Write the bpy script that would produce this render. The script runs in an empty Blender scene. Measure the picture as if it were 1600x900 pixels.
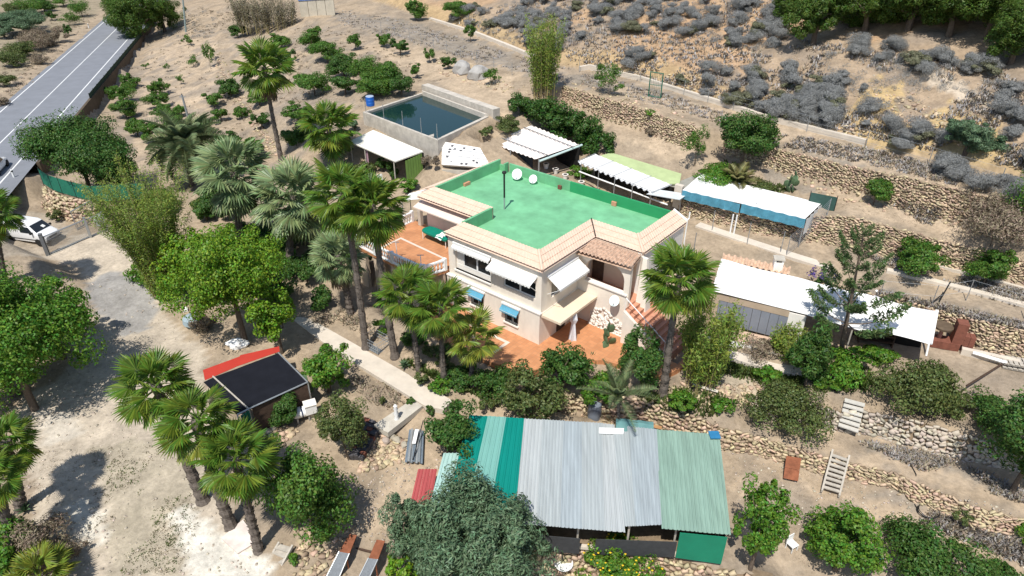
import bpy, math, random, time
import numpy as np
from mathutils import Vector, Matrix
from mathutils.geometry import delaunay_2d_cdt
from mathutils.bvhtree import BVHTree
T0 = time.time()
SC = bpy.context.scene
COL = SC.collection
R = math.radians
# ------------------------------------------------------------------ camera, sky, sun, exposure
CH, CF, CP = 28.0, 1067.0, R(31.15)          # camera height, focal length in photo pixels, pitch below level
cam = bpy.data.cameras.new('camera'); cam.sensor_width = 36; cam.lens = 36 * CF / 1600
cam.clip_end = 3000; cam.clip_start = 0.5
camo = bpy.data.objects.new('camera', cam); COL.objects.link(camo)
camo.location = (0, 0, CH); camo.rotation_euler = (R(90) - CP, 0, 0); SC.camera = camo
SUN_EL, SUN_AZ = R(61), R(200)                # azimuth clockwise from +Y
w = bpy.data.worlds.new('World'); SC.world = w; w.use_nodes = True
nt = w.node_tree; bg = nt.nodes['Background']; sky = nt.nodes.new('ShaderNodeTexSky')
sky.sky_type = 'NISHITA'; sky.sun_disc = False; sky.sun_elevation = SUN_EL; sky.sun_rotation = SUN_AZ
sky.air_density = 1.0; sky.dust_density = 0.6
nt.links.new(sky.outputs[0], bg.inputs[0]); bg.inputs[1].default_value = 0.115
sl = bpy.data.lights.new('sun', 'SUN'); sl.energy = 4.3; sl.angle = R(0.53); sl.color = (1.0, 0.96, 0.89)
so = bpy.data.objects.new('sun', sl); COL.objects.link(so); so.location = (0, -20, 60)
sdir = Vector((math.sin(SUN_AZ) * math.cos(SUN_EL), math.cos(SUN_AZ) * math.cos(SUN_EL), math.sin(SUN_EL)))
so.rotation_euler = sdir.to_track_quat('Z', 'Y').to_euler()
SC.view_settings.view_transform = 'Standard'; SC.view_settings.look = 'None'
SC.view_settings.exposure = 0.27; SC.view_settings.gamma = 1.0
SC.render.engine = 'CYCLES'
SC.cycles.max_bounces = 6; SC.cycles.transparent_max_bounces = 8

# ------------------------------------------------------------------ measuring helpers
cfw = np.array([0, math.cos(CP), -math.sin(CP)]); cup = np.array([0, math.sin(CP), math.cos(CP)])
def ray(px, py): return cfw + (px - 800) / CF * np.array([1, 0, 0]) - (py - 450) / CF * cup
def at(px, py, z):
    d = ray(px, py); t = (z - CH) / d[2]
    return Vector((t * d[0], t * d[1], z))
def proj(P):
    v = np.asarray(P) - np.array([0, 0, CH]); dz = v @ cfw
    return 800 + CF * v[..., 0] / dz, 450 - CF * (v @ cup) / dz
def depth(p): return (np.array(p) - np.array([0, 0, CH])) @ cfw
def at_y(px, py, y):                          # the point of a sight line at a given distance north
    d = ray(px, py); t = y / d[1]
    return Vector((t * d[0], y, CH + t * d[2]))
def rnd(a, b): return random.uniform(a, b)
random.seed(5); NR = np.random.default_rng(7)

# ------------------------------------------------------------------ materials
def nodes(m):
    m.use_nodes = True
    return m.node_tree, m.node_tree.nodes['Principled BSDF']
MATS = {}
def mat(name, col, rough=0.8, var=0.15, scale=3.0, bump=0.0, metal=0.0, spec=0.3, col2=None, island=0.0, detail=6, stretch=None, transl=0.0):
    """plain surface: noise between two tones of one colour, fine bump, optional tone per island"""
    if name in MATS: return MATS[name]
    m = bpy.data.materials.new(name); t, b = nodes(m); L = t.links.new
    tc = t.nodes.new('ShaderNodeTexCoord'); vec = tc.outputs['Object']
    if stretch:
        mp = t.nodes.new('ShaderNodeMapping'); mp.inputs['Scale'].default_value = stretch; L(vec, mp.inputs[0]); vec = mp.outputs[0]
    n = t.nodes.new('ShaderNodeTexNoise'); n.inputs['Scale'].default_value = scale; n.inputs['Detail'].default_value = detail; n.inputs['Roughness'].default_value = .65
    L(vec, n.inputs['Vector'])
    r = t.nodes.new('ShaderNodeValToRGB'); r.color_ramp.elements[0].position = .3; r.color_ramp.elements[1].position = .72
    c2 = col2 or tuple(c * (1 + var) for c in col); c1 = tuple(c * (1 - var) for c in col) if not col2 else col
    r.color_ramp.elements[0].color = (*c1, 1); r.color_ramp.elements[1].color = (*c2, 1)
    L(n.outputs['Fac'], r.inputs[0]); out = r.outputs[0]
    if island:
        g = t.nodes.new('ShaderNodeNewGeometry'); h = t.nodes.new('ShaderNodeHueSaturation')
        mr = t.nodes.new('ShaderNodeMapRange'); mr.inputs[3].default_value = 1 - island; mr.inputs[4].default_value = 1 + island
        L(g.outputs['Random Per Island'], mr.inputs[0]); L(mr.outputs[0], h.inputs['Value']); L(out, h.inputs['Color'])
        m2 = t.nodes.new('ShaderNodeMapRange'); m2.inputs[3].default_value = .5 - island * .09; m2.inputs[4].default_value = .5 + island * .09
        oi = t.nodes.new('ShaderNodeObjectInfo'); ad = t.nodes.new('ShaderNodeMath'); ad.operation = 'FRACT'
        mu = t.nodes.new('ShaderNodeMath'); mu.operation = 'MULTIPLY_ADD'; mu.inputs[1].default_value = 7.31
        L(g.outputs['Random Per Island'], mu.inputs[0]); L(oi.outputs['Random'], mu.inputs[2]); L(mu.outputs[0], ad.inputs[0]); L(ad.outputs[0], m2.inputs[0]); L(m2.outputs[0], h.inputs['Hue'])
        out = h.outputs[0]
    L(out, b.inputs['Base Color'])
    b.inputs['Roughness'].default_value = rough; b.inputs['Metallic'].default_value = metal; b.inputs['Specular IOR Level'].default_value = spec
    if bump:
        bp = t.nodes.new('ShaderNodeBump'); bp.inputs['Strength'].default_value = bump; bp.inputs['Distance'].default_value = .05
        n2 = t.nodes.new('ShaderNodeTexNoise'); n2.inputs['Scale'].default_value = scale * 4; n2.inputs['Detail'].default_value = 5
        L(vec, n2.inputs['Vector']); L(n2.outputs['Fac'], bp.inputs['Height']); L(bp.outputs[0], b.inputs['Normal'])
    if transl:
        tr = t.nodes.new('ShaderNodeBsdfTranslucent'); mx = t.nodes.new('ShaderNodeMixShader'); mx.inputs[0].default_value = transl
        L(out, tr.inputs[0]); L(b.outputs[0], mx.inputs[1]); L(tr.outputs[0], mx.inputs[2]); L(mx.outputs[0], t.nodes['Material Output'].inputs[0])
    MATS[name] = m; return m
def leafmat(name, col, island=.42, transl=.40, rough=.5):
    return mat(name, col, rough, .22, .8, 0, 0, .35, None, island, 3, None, transl)

M_soil = None
white_wall = mat('cream_render', (.79, .715, .615), .85, .085, 1.6, .08, stretch=(1, 1, .35))
white_wall2 = mat('off_white_render', (.80, .76, .70), .85, .06, 1.5, .06)
white_paint = mat('white_paint', (.82, .82, .80), .5, .03, 3)
cloth_white = mat('white_canvas', (.78, .77, .74), .7, .10, 1.0, .1)
sheet_white = mat('white_sheet', (.80, .77, .73), .65, .09, 2, .05)
concrete = mat('concrete', (.50, .46, .39), .9, .18, 1.3, .15)
concrete_pale = mat('pale_concrete', (.60, .53, .44), .9, .12, 1.1, .12)
rim_conc = mat('weathered_concrete', (.50, .455, .39), .9, .22, 1.5, .15)
roof_green = mat('green_roof_coating', (.165, .43, .23), .75, .24, .55, .04)
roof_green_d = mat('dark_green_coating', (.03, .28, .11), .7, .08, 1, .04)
tile_pink = mat('pink_roof_tile', (.66, .49, .375), .8, .10, 2.5, .1)
tile_old = mat('old_barrel_tile', (.52, .36, .26), .85, .4, 3.5, .15)
glass = mat('window_glass', (.02, .025, .03), .08, .1, 2, 0, 0, .6)
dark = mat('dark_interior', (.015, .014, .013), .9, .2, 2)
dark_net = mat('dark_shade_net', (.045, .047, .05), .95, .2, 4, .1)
iron = mat('dark_iron', (.03, .03, .03), .5, .2, 5, 0, .3)
steel = mat('galvanised_steel', (.42, .44, .45), .45, .12, 4, .03, .6)
green_mesh = mat('green_mesh', (.02, .16, .10), .8, .15, 3)
blue_fab = mat('blue_canvas', (.10, .32, .45), .7, .15, 2, .1)
blue_deep = mat('blue_tarpaulin', (.085, .28, .38), .6, .25, 2.5, .15)
wood_grey = mat('grey_weathered_wood', (.44, .40, .34), .9, .2, 4, .1)
wood_dark = mat('dark_wood', (.08, .05, .035), .8, .3, 4, .1)
rust = mat('rusty_steel', (.25, .09, .045), .85, .3, 3, .15, .1)
brickred = mat('brick_red', (.20, .075, .05), .85, .25, 4, .15)
terracotta = mat('terracotta', (.55, .27, .17), .85, .1, 4, .05)
rubber = mat('rubber', (.02, .02, .02), .8, .1, 5)
plastic_blue = mat('blue_plastic', (.02, .13, .50), .4, .08, 3)
grey_paint = mat('grey_paint', (.16, .165, .17), .6, .12, 3)
trunk_m = mat('bark', (.13, .10, .075), .95, .35, 6, .3)
palm_trunk_m = mat('palm_bark', (.15, .125, .105), .95, .45, 5, .5, stretch=(1, 1, 2.5))
cane_m = mat('cane', (.36, .30, .13), .7, .25, 5)
drystone = mat('dry_stone', (.47, .365, .245), .9, .18, 2, .25, island=.34)
pale_stone = mat('pale_stone', (.45, .39, .315), .9, .12, 2, .2, island=.3)
earth_fill = mat('wall_earth', (.23, .17, .11), .95, .3, 3, .3)
L_CIT = leafmat('citrus_leaf', (.10, .205, .030))
L_DRK = leafmat('dark_leaf', (.075, .16, .030))
L_YEL = leafmat('yellow_green_leaf', (.165, .30, .022))
L_BRT = leafmat('bright_leaf', (.115, .245, .026))
L_OLV = leafmat('olive_leaf', (.135, .215, .115), transl=.32)
L_DUST = leafmat('dusty_leaf', (.125, .165, .048))
L_PIN = leafmat('pine_needle', (.095, .165, .026))
L_BAM = leafmat('bamboo_leaf', (.20, .275, .045))
L_GRY = leafmat('grey_twig', (.29, .27, .255), transl=.1)
L_BRN = leafmat('brown_twig', (.27, .215, .15), transl=.2)
L_PALM = leafmat('fan_palm_leaf', (.135, .225, .028), transl=.42, rough=.42)
L_PALMY = leafmat('yellow_palm_leaf', (.20, .25, .035), transl=.3, rough=.42)
L_PALMB = leafmat('grey_green_palm_leaf', (.20, .265, .115), transl=.22, rough=.42)
L_DATE = leafmat('date_palm_leaf', (.18, .23, .105), transl=.3)
L_DATY = leafmat('yellow_date_leaf', (.23, .22, .08), transl=.2)
L_DEAD = leafmat('dead_palm_leaf', (.21, .15, .085), transl=.15)
L_CAC = mat('cactus', (.09, .15, .075), .6, .15, 3)
L_GRASS = leafmat('weed', (.10, .14, .035)); L_DRYG = leafmat('dry_weed', (.33, .275, .20), transl=.3)
L_VIO = leafmat('violet_flower', (.13, .08, .30)); L_RED = leafmat('red_brown_leaf', (.20, .08, .045))
LEMON = mat('lemon_skin', (.75, .50, .03), .5, .08, 4)

# ------------------------------------------------------------------ object helpers
def tag(o, label=None, cat=None, group=None, kind=None):
    if label: o['label'] = label
    if cat: o['category'] = cat
    if group: o['group'] = group
    if kind: o['kind'] = kind
    return o
def empty(name, label, cat, loc=(0, 0, 0), rz=0, group=None, scale=None):
    o = bpy.data.objects.new(name, None); COL.objects.link(o); o.location = loc; o.rotation_euler = (0, 0, rz)
    o.empty_display_size = .3
    if scale: o.scale = scale
    return tag(o, label, cat, group)
def put(name, me, parent=None, loc=(0, 0, 0), rot=(0, 0, 0), scale=(1, 1, 1)):
    o = bpy.data.objects.new(name, me); COL.objects.link(o)
    o.parent = parent; o.location = loc; o.rotation_euler = rot; o.scale = scale
    return o
def mesh_np(name, V, Fq, material, smooth=False):
    """mesh from an (n,3) array and an (m,k) face array, quickly"""
    me = bpy.data.meshes.new(name); V = np.asarray(V, np.float32); Fq = np.asarray(Fq, np.int32); k = Fq.shape[1]; m = len(Fq)
    me.vertices.add(len(V)); me.vertices.foreach_set('co', V.ravel())
    me.loops.add(m * k); me.loops.foreach_set('vertex_index', Fq.ravel())
    me.polygons.add(m); me.polygons.foreach_set('loop_start', np.arange(0, m * k, k, dtype=np.int32))
    try: me.polygons.foreach_set('loop_total', np.full(m, k, np.int32))
    except Exception: pass
    me.materials.append(material)
    if smooth: me.polygons.foreach_set('use_smooth', np.ones(m, bool))
    me.update(calc_edges=True); return me
class MB:
    """collects boxes, plates and tubes into one mesh"""
    def __init__(s): s.v = []; s.f = []
    def add(s, V, Fs):
        k = len(s.v); s.v += [tuple(v) for v in V]; s.f += [tuple(i + k for i in f) for f in Fs]; return s
    def hexa(s, P): return s.add(P, [(3, 2, 1, 0), (4, 5, 6, 7), (0, 1, 5, 4), (1, 2, 6, 5), (2, 3, 7, 6), (3, 0, 4, 7)])
    def box(s, x0, x1, y0, y1, z0, z1):
        return s.hexa([(x0, y0, z0), (x1, y0, z0), (x1, y1, z0), (x0, y1, z0), (x0, y0, z1), (x1, y0, z1), (x1, y1, z1), (x0, y1, z1)])
    def plate(s, Q, t):                       # closed slab under a polygon Q
        n = len(Q); Q = [Vector(q) for q in Q]; N = Vector((0, 0, 0))
        for i in range(n): N += Q[i].cross(Q[(i + 1) % n])
        N.normalize()
        if N.z < 0: Q.reverse(); N = -N
        lo = [q - N * t for q in Q]
        return s.add(Q + lo, [tuple(range(n)), tuple(range(2 * n - 1, n - 1, -1))] + [(i, n + i, n + (i + 1) % n, (i + 1) % n) for i in range(n)])
    def prism(s, Q, z0, z1):
        n = len(Q)
        if sum(Q[i][0] * Q[(i + 1) % n][1] - Q[(i + 1) % n][0] * Q[i][1] for i in range(n)) < 0: Q = Q[::-1]
        return s.add([(q[0], q[1], z1) for q in Q] + [(q[0], q[1], z0) for q in Q], [tuple(range(n)), tuple(range(2 * n - 1, n - 1, -1))] + [(i, n + i, n + (i + 1) % n, (i + 1) % n) for i in range(n)])
    def tube(s, P, r, n=6, r2=None, cap=True):
        P = [Vector(p) for p in P]; rings = []
        for i, p in enumerate(P):
            d = (P[min(i + 1, len(P) - 1)] - P[max(i - 1, 0)]); d = d.normalized() if d.length > 1e-6 else Vector((0, 0, 1))
            a = d.orthogonal().normalized() if abs(d.z) > .9 else d.cross(Vector((0, 0, 1))).normalized(); b = d.cross(a)
            if abs(d.z) > .9: a = Vector((1, 0, 0)) - d * d.x; a.normalize(); b = d.cross(a)
            rr = r if r2 is None else r + (r2 - r) * i / max(1, len(P) - 1)
            if isinstance(rr, (list, tuple)): rr = rr[i]
            rings.append([p + (a * math.cos(2 * math.pi * k / n) + b * math.sin(2 * math.pi * k / n)) * rr for k in range(n)])
        V = [v for q in rings for v in q]; Fs = []
        for i in range(len(P) - 1):
            for k in range(n): Fs.append((i * n + k, i * n + (k + 1) % n, (i + 1) * n + (k + 1) % n, (i + 1) * n + k))
        if cap: Fs += [tuple(range(n - 1, -1, -1)), tuple(range((len(P) - 1) * n, len(P) * n))]
        return s.add(V, Fs)
    def lathe(s, prof, c=(0, 0, 0), n=16):
        V = [(c[0] + r * math.cos(2 * math.pi * k / n), c[1] + r * math.sin(2 * math.pi * k / n), c[2] + z) for r, z in prof for k in range(n)]; Fs = []
        for i in range(len(prof) - 1):
            for k in range(n): Fs.append((i * n + k, i * n + (k + 1) % n, (i + 1) * n + (k + 1) % n, (i + 1) * n + k))
        Fs += [tuple(range(n - 1, -1, -1)), tuple(range((len(prof) - 1) * n, len(prof) * n))]
        return s.add(V, Fs)
    def mesh(s, name, m, smooth=False):
        me = bpy.data.meshes.new(name); me.from_pydata(s.v, [], s.f); me.materials.append(m)
        if smooth:
            me.polygons.foreach_set('use_smooth', np.ones(len(me.polygons), bool))
            try: me.set_sharp_from_angle(angle=R(40))
            except Exception: pass
        me.update(); return me
    def build(s, name, m, parent=None, loc=(0, 0, 0), rot=(0, 0, 0), smooth=False, kind=None):
        o = put(name, s.mesh(name, m, smooth), parent, loc, rot)
        if kind: o['kind'] = kind
        return o
def bevel(o, w_=.02, seg=2):
    md = o.modifiers.new('bevel', 'BEVEL'); md.width = w_; md.segments = seg; md.limit_method = 'ANGLE'; return o
ORD = ['first', 'second', 'third', 'fourth', 'fifth', 'sixth', 'seventh', 'eighth', 'ninth', 'tenth', 'eleventh', 'twelfth', 'thirteenth', 'fourteenth', 'fifteenth']

# ------------------------------------------------------------------ terrain: break lines measured on the ground, triangulated
LINES = []
def wall_top(Bp, px, py, bat=.3):             # foot of a wall + the sight line of its top -> top point
    d = ray(px, py); k = math.hypot(d[0], d[1]); s_ = d[2] / k; D = math.hypot(Bp[0], Bp[1]); zb = Bp[2]
    z = (CH + s_ * (D - bat * zb)) / (1 - s_ * bat); Rr = D + bat * (z - zb)
    return Vector((d[0] / k * Rr, d[1] / k * Rr, z))
def lerp_line(P, x):
    if x <= P[0][0]: return P[0][1]
    for (x0, y0), (x1, y1) in zip(P, P[1:]):
        if x <= x1: return y0 + (y1 - y0) * (x - x0) / (x1 - x0)
    return P[-1][1]
WALLS = {}
def wall_def(key, base, top, z0, z1=None, n=24):
    xs = np.linspace(base[0][0], base[-1][0], n); Bs = []; Ts = []
    for i, x in enumerate(xs):
        z = z0 if z1 is None else z0 + (z1 - z0) * i / (n - 1)
        b = at(x, lerp_line(base, x), z); t = wall_top(b, x, lerp_line(top, x))
        if t.z < b.z + .25: t = b + Vector((0, .1, .3))
        Bs.append(b); Ts.append(t)
    WALLS[key] = (Bs, Ts); LINES.append(Bs); LINES.append(Ts)
wall_def('front', [(820, 900), (940, 905), (1060, 922), (1210, 950)], [(820, 852), (940, 857), (1060, 873), (1210, 905)], -5.1)
wall_def('a', [(835, 640), (1000, 668), (1120, 702), (1180, 707), (1290, 738), (1331, 746), (1400, 763), (1428, 783), (1490, 804), (1524, 821), (1620, 838)],
         [(835, 612), (1000, 622), (1060, 640), (1120, 664), (1180, 680), (1290, 712), (1326, 721), (1400, 738), (1428, 752), (1490, 776), (1524, 790), (1620, 815)], -2.7, n=50)
wall_def('b', [(1170, 640), (1310, 672), (1373, 680), (1421, 697), (1487, 712), (1620, 740)], [(1170, 618), (1310, 640), (1362, 643), (1428, 655), (1514, 680), (1620, 708)], -1.7, n=34)
wall_def('c', [(1250, 470), (1373, 496), (1466, 515), (1525, 545), (1560, 553), (1620, 566)], [(1250, 435), (1373, 459), (1466, 483), (1525, 499), (1600, 515), (1620, 520)], .7, n=34)
wall_def('d', [(1060, 335), (1190, 366), (1304, 385), (1387, 400), (1476, 419), (1540, 432), (1640, 455)], [(1060, 308), (1190, 338), (1304, 336), (1332, 338), (1400, 355), (1490, 380), (1640, 416)], 3.0, n=50)
wall_def('e', [(1130, 243), (1190, 258), (1290, 288), (1373, 317), (1450, 337), (1525, 355), (1640, 386)], [(1130, 205), (1208, 230), (1283, 248), (1342, 262), (1421, 277), (1490, 293), (1640, 330)], 5.5, n=44)
wall_def('g', [(880, 160), (952, 188), (1042, 219), (1090, 233)], [(880, 134), (987, 165), (1080, 195), (1090, 199)], 6.4, 6.2, n=24)
FOOT_PX = [(560, -6), (672, 30), (790, 72), (870, 103), (921, 109), (1000, 126), (1150, 171), (1204, 189), (1352, 226), (1480, 258), (1640, 300)]
FOOT_Z = [8.6, 8.6, 8.6, 8.6, 8.5, 8.4, 8.3, 8.3, 8.3, 8.2, 8.2]
FOOT = [at(x, y, z) for (x, y), z in zip(FOOT_PX, FOOT_Z)]
LINES.append(FOOT)
def ln(*pts): LINES.append([at(*p) for p in pts])
# terraces between the walls
ln((1170, 660, -1.6), (1300, 690, -1.75), (1421, 719, -1.75), (1600, 780, -1.8))
ln((1140, 760, -3), (1250, 800, -3.4), (1420, 820, -3.2), (1620, 880, -3.4)); ln((1220, 895, -4.8), (1400, 900, -4.4), (1620, 920, -4.2))
ln((1040, 600, -.5), (1140, 600, -.3), (1290, 630, -.35), (1400, 630, -.5), (1500, 655, -.4), (1620, 690, -.4))
ln((1130, 545, .2), (1250, 580, .2), (1400, 575, .3), (1510, 580, .4), (1620, 600, .3)); ln((1130, 530, .8), (1220, 545, .8), (1360, 545, .7))
ln((1380, 440, 2.6), (1449, 446, 2.65), (1600, 487, 2.7), (1640, 500, 2.7))
ln((1080, 352, 2.9), (1180, 382, 2.9), (1290, 412, 2.8)); ln((1070, 395, 2.6), (1180, 412, 2.6), (1300, 430, 2.4))
ln((1100, 515, .6), (1230, 515, .7))
ln((1080, 275, 4.6), (1200, 300, 4.6), (1300, 312, 4.8), (1450, 350, 5.1), (1640, 405, 5.2))
ln((960, 215, 6.1), (1090, 252, 5.9), (1160, 268, 5.6), (1290, 297, 5.5))
ln((1000, 145, 8.1), (1100, 180, 8.), (1250, 225, 7.9), (1400, 258, 7.8), (1600, 310, 7.7))
ln((560, 40, 8.), (700, 85, 7.9), (800, 118, 7.9), (900, 128, 8.1)); ln((500, 70, 7.2), (620, 95, 7.2), (700, 120, 7.2), (800, 160, 7.1), (860, 170, 6.8))
# back yard, pond, orchard

_w0, _w1 = at(683, 217, 6.95), at(757, 182, 6.95); _wo = Vector((_w1.y - _w0.y, -(_w1.x - _w0.x), 0)).normalized(); _wd = (_w1 - _w0).normalized()
for _o, _z in ((.75, 6.55), (3.0, 6.0), (6.0, 4.6), (8.5, 3.2)): LINES.append([Vector((*(_w0 + _wo * _o + _wd * k).xy, _z + .04 * k - (.8 if k < 2 and _o > 1 else 0))) for k in (1.2, 3.5, 6.5, 9.5)])
ln((640, 300, 2.9), (760, 262, 3.0), (800, 240, 3.1), (950, 290, 3.0), (1060, 340, 2.9)); ln((545, 265, 2.9), (640, 285, 2.9))
ln((540, 160, 6.6), (570, 150, 6.8), (660, 135, 7.0), (780, 175, 6.9)); ln((550, 200, 5.4), (520, 180, 5.2))
ln((500, 120, 5.6), (560, 135, 6.2), (600, 160, 6.6)); ln((440, 60, 5.5), (520, 110, 5.7), (480, 150, 4.6), (440, 180, 4.0), (470, 230, 3.4), (540, 262, 2.9))
ln((345, 60, 5.2), (352, 110, 4.0), (400, 180, 3.2), (445, 245, 2.6)); ln((341, 62, 4.0), (346, 112, 2.8), (392, 182, 2.0), (438, 248, 1.4))
ln((300, 55, 3.9), (290, 100, 2.7), (260, 160, 1.7), (250, 230, 1.0)); ln((240, 75, 2.9), (205, 120, 1.9), (190, 180, 1.2), (215, 240, .8))
ln((330, 10, 6.), (420, 10, 7.), (500, 30, 7.6)); ln((560, -3, 8.2), (520, 0, 8.))
ln((350, 300, .6), (440, 300, 1.0), (540, 330, 1.0), (560, 400, .4), (450, 420, -.3), (300, 430, -.5))
ln((470, 500, -.9), (560, 545, -1.), (690, 635, -1.1)); ln((700, 540, -.2), (800, 590, -.3), (900, 600, -.4), (1000, 590, -.3)); ln((720, 600, -1.), (850, 640, -1.0))
ln((560, 640, -1.3), (640, 640, -1.2), (600, 680, -1.6), (680, 690, -1.9), (640, 760, -2.4), (700, 770, -2.6)); ln((480, 650, -1.6), (500, 740, -2.2))
ln((540, 800, -2.6), (620, 830, -2.8), (600, 880, -3.8), (540, 890, -3.6)); ln((700, 860, -3.4), (780, 905, -4.6))
ln((760, 700, -2.7), (1100, 740, -2.7)); ln((820, 848, -2.9), (1000, 862, -2.9), (1120, 880, -2.9))
# driveway
ln((200, 470, -.7), (280, 520, -1.0), (330, 600, -1.3), (300, 700, -1.7), (380, 800, -2.1), (430, 870, -2.5))
ln((165, 362, .3), (120, 385, .25), (75, 405, .15)); ln((150, 450, -.4), (110, 560, -1.0), (60, 700, -1.6), (100, 860, -2.2)); ln((0, 900, -2.3), (200, 910, -2.4), (420, 910, -2.8))
ln((20, 390, .5), (95, 345, .6)); ln((-60, 420, .3), (-40, 600, -1.2), (-60, 800, -2))
ln((60, 322, 1.2), (95, 320, 1.0)); ln((95, 300, 1.1), (130, 330, .8), (175, 345, .5)); ln((190, 280, .7), (230, 330, .2))
# road: straight and level
RZ = 3.2
ROAD0 = at(121, 150, RZ); RD = Vector((-.2868, .958, 0)).normalized(); RN = Vector((-RD.y, RD.x, 0))
RW = (at(29.5, 150, RZ) - ROAD0).dot(RN)
def road_pt(s_, o): return ROAD0 + RD * s_ + RN * o
LINES.append([road_pt(s_, -1.75) for s_ in range(-42, 260, 12)]); LINES.append([road_pt(s_, RW + 1.1) for s_ in range(-60, 260, 12)])
LINES.append([road_pt(s_, -2.2) + Vector((0, 0, lerp_line([(-40, -1.2), (-24, -1.7), (0, -1.9), (45, -1.2), (60, -.2)], s_))) for s_ in range(-24, 70, 6)])
LINES.append([road_pt(s_, RW + 4) + Vector((0, 0, .15)) for s_ in range(-60, 260, 20)]); LINES.append([road_pt(s_, RW + 30) + Vector((0, 0, .4)) for s_ in range(-60, 260, 20)])
LINES.append([road_pt(s_, -3) + Vector((0, 0, .6 + (s_ - 75) * .02)) for s_ in range(75, 260, 20)])
# far surroundings
BIG = 900
for p in [(-BIG, -BIG, -4), (BIG, -BIG, -6), (BIG, 20, -2), (-BIG, 100, 3), (-BIG, BIG, 8), (0, BIG, 40), (BIG, BIG, 90), (BIG, 300, 60), (-25, 5, -3.4), (25, 5, -6), (0, 10, -5.5), (-80, 20, -1), (70, 10, -3), (0, -50, -6),
          (-60, 300, 9), (-120, 250, 6), (0, 250, 14), (-35, 180, 9), (0, 300, 18)]:
    LINES.append([Vector(p)])
vs2 = []; zs = []; ed = []
for L_ in LINES:
    k0 = len(vs2)
    for p in L_: vs2.append(Vector((p[0], p[1]))); zs.append(p[2])
vo, eo, fo, vorig, _, _ = delaunay_2d_cdt(vs2, [], [], 0, 1e-4, True)
zo = [zs[o[0]] if o else 0 for o in vorig]
TIN = BVHTree.FromPolygons([(v.x, v.y, z) for v, z in zip(vo, zo)], fo)
def vnoise(x, y, seed):
    xi = np.floor(x).astype(np.int64); yi = np.floor(y).astype(np.int64); fx = x - xi; fy = y - yi; fx = fx * fx * (3 - 2 * fx); fy = fy * fy * (3 - 2 * fy)
    def h(a, b):
        n = (a * 374761393 + b * 668265263 + seed * 982451653) & 0x7fffffff; n = ((n ^ (n >> 13)) * 1274126177) & 0x7fffffff
        return ((n ^ (n >> 16)) & 0xffff) / 65535.
    return (h(xi, yi) * (1 - fx) + h(xi + 1, yi) * fx) * (1 - fy) + (h(xi, yi + 1) * (1 - fx) + h(xi + 1, yi + 1) * fx) * fy
def fbm(x, y, s_, seed, o=4):
    r_ = 0; a = .5; n = 0
    for i in range(o): r_ = r_ + a * vnoise(x / s_, y / s_, seed + i); n += a; a *= .5; s_ *= .5
    return r_ / n
FX = np.array([[p[0], p[1]] for p in FOOT])
def foot_dist(X, Y):                          # distance beyond the foot of the hill (north-east of it positive)
    best = np.full(X.shape, 1e9); sgn = np.zeros(X.shape)
    for (x0, y0), (x1, y1) in zip(FX, FX[1:]):
        dx, dy = x1 - x0, y1 - y0; l2 = dx * dx + dy * dy; t = ((X - x0) * dx + (Y - y0) * dy) / l2
        tc = np.clip(t, 0, 1); d = np.hypot(X - x0 - tc * dx, Y - y0 - tc * dy); c = (dx * (Y - y0) - dy * (X - x0))
        m = d < best; best = np.where(m, d, best); sgn = np.where(m, np.sign(c), sgn)
    return best * sgn
ax = np.concatenate([-np.geomspace(900, 131, 14), np.arange(-130, -62, 1.2), np.arange(-62, 52, .42), np.arange(52, 110, 1.2), np.geomspace(111, 900, 14)])
ay = np.concatenate([-np.geomspace(500, 10, 8), np.arange(8, 92, .42), np.arange(92, 215, 1.1), np.geomspace(218, 900, 14)])
GX, GY = np.meshgrid(ax, ay); GZ = np.zeros(GX.shape)
for j in range(GX.shape[0]):
    for i in range(GX.shape[1]):
        h = TIN.ray_cast(Vector((GX[j, i], GY[j, i], 500)), Vector((0, 0, -1)))
        GZ[j, i] = h[0].z if h[0] else 0
fd = foot_dist(GX, GY)
hill = np.where(fd > 0, .95 * np.minimum(fd, 1.6) + .34 * np.clip(fd - 1.6, 0, 60) + .1 * np.clip(fd - 61, 0, 400), 0)
hill_m = np.clip(fd / 3, 0, 1)
hill = hill + hill_m * (fbm(GX, GY, 11, 3) - .5) * 2.6 + hill_m * (fbm(GX, GY, 3, 9) - .5) * .8
flat = np.minimum(GZ, 8.4)
near_foot = np.clip(fd / 1.0, 0, 1)
GZ = np.where(fd > 0, 8.3 * near_foot + flat * (1 - near_foot) + hill, GZ)
# road strip stays flat
rel = (GX - ROAD0.x) * RN.x + (GY - ROAD0.y) * RN.y; rs = (GX - ROAD0.x) * RD.x + (GY - ROAD0.y) * RD.y
onroad = (rel > -1.8) & (rel < RW + 1.2)
GZ = GZ + np.where(onroad, -.02, (fbm(GX, GY, 2.2, 21) - .5) * .16 + (fbm(GX, GY, .9, 5, 2) - .5) * .07)
GZ = np.where(onroad & (rs > -45), np.minimum(GZ, RZ - .03), GZ)
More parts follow.
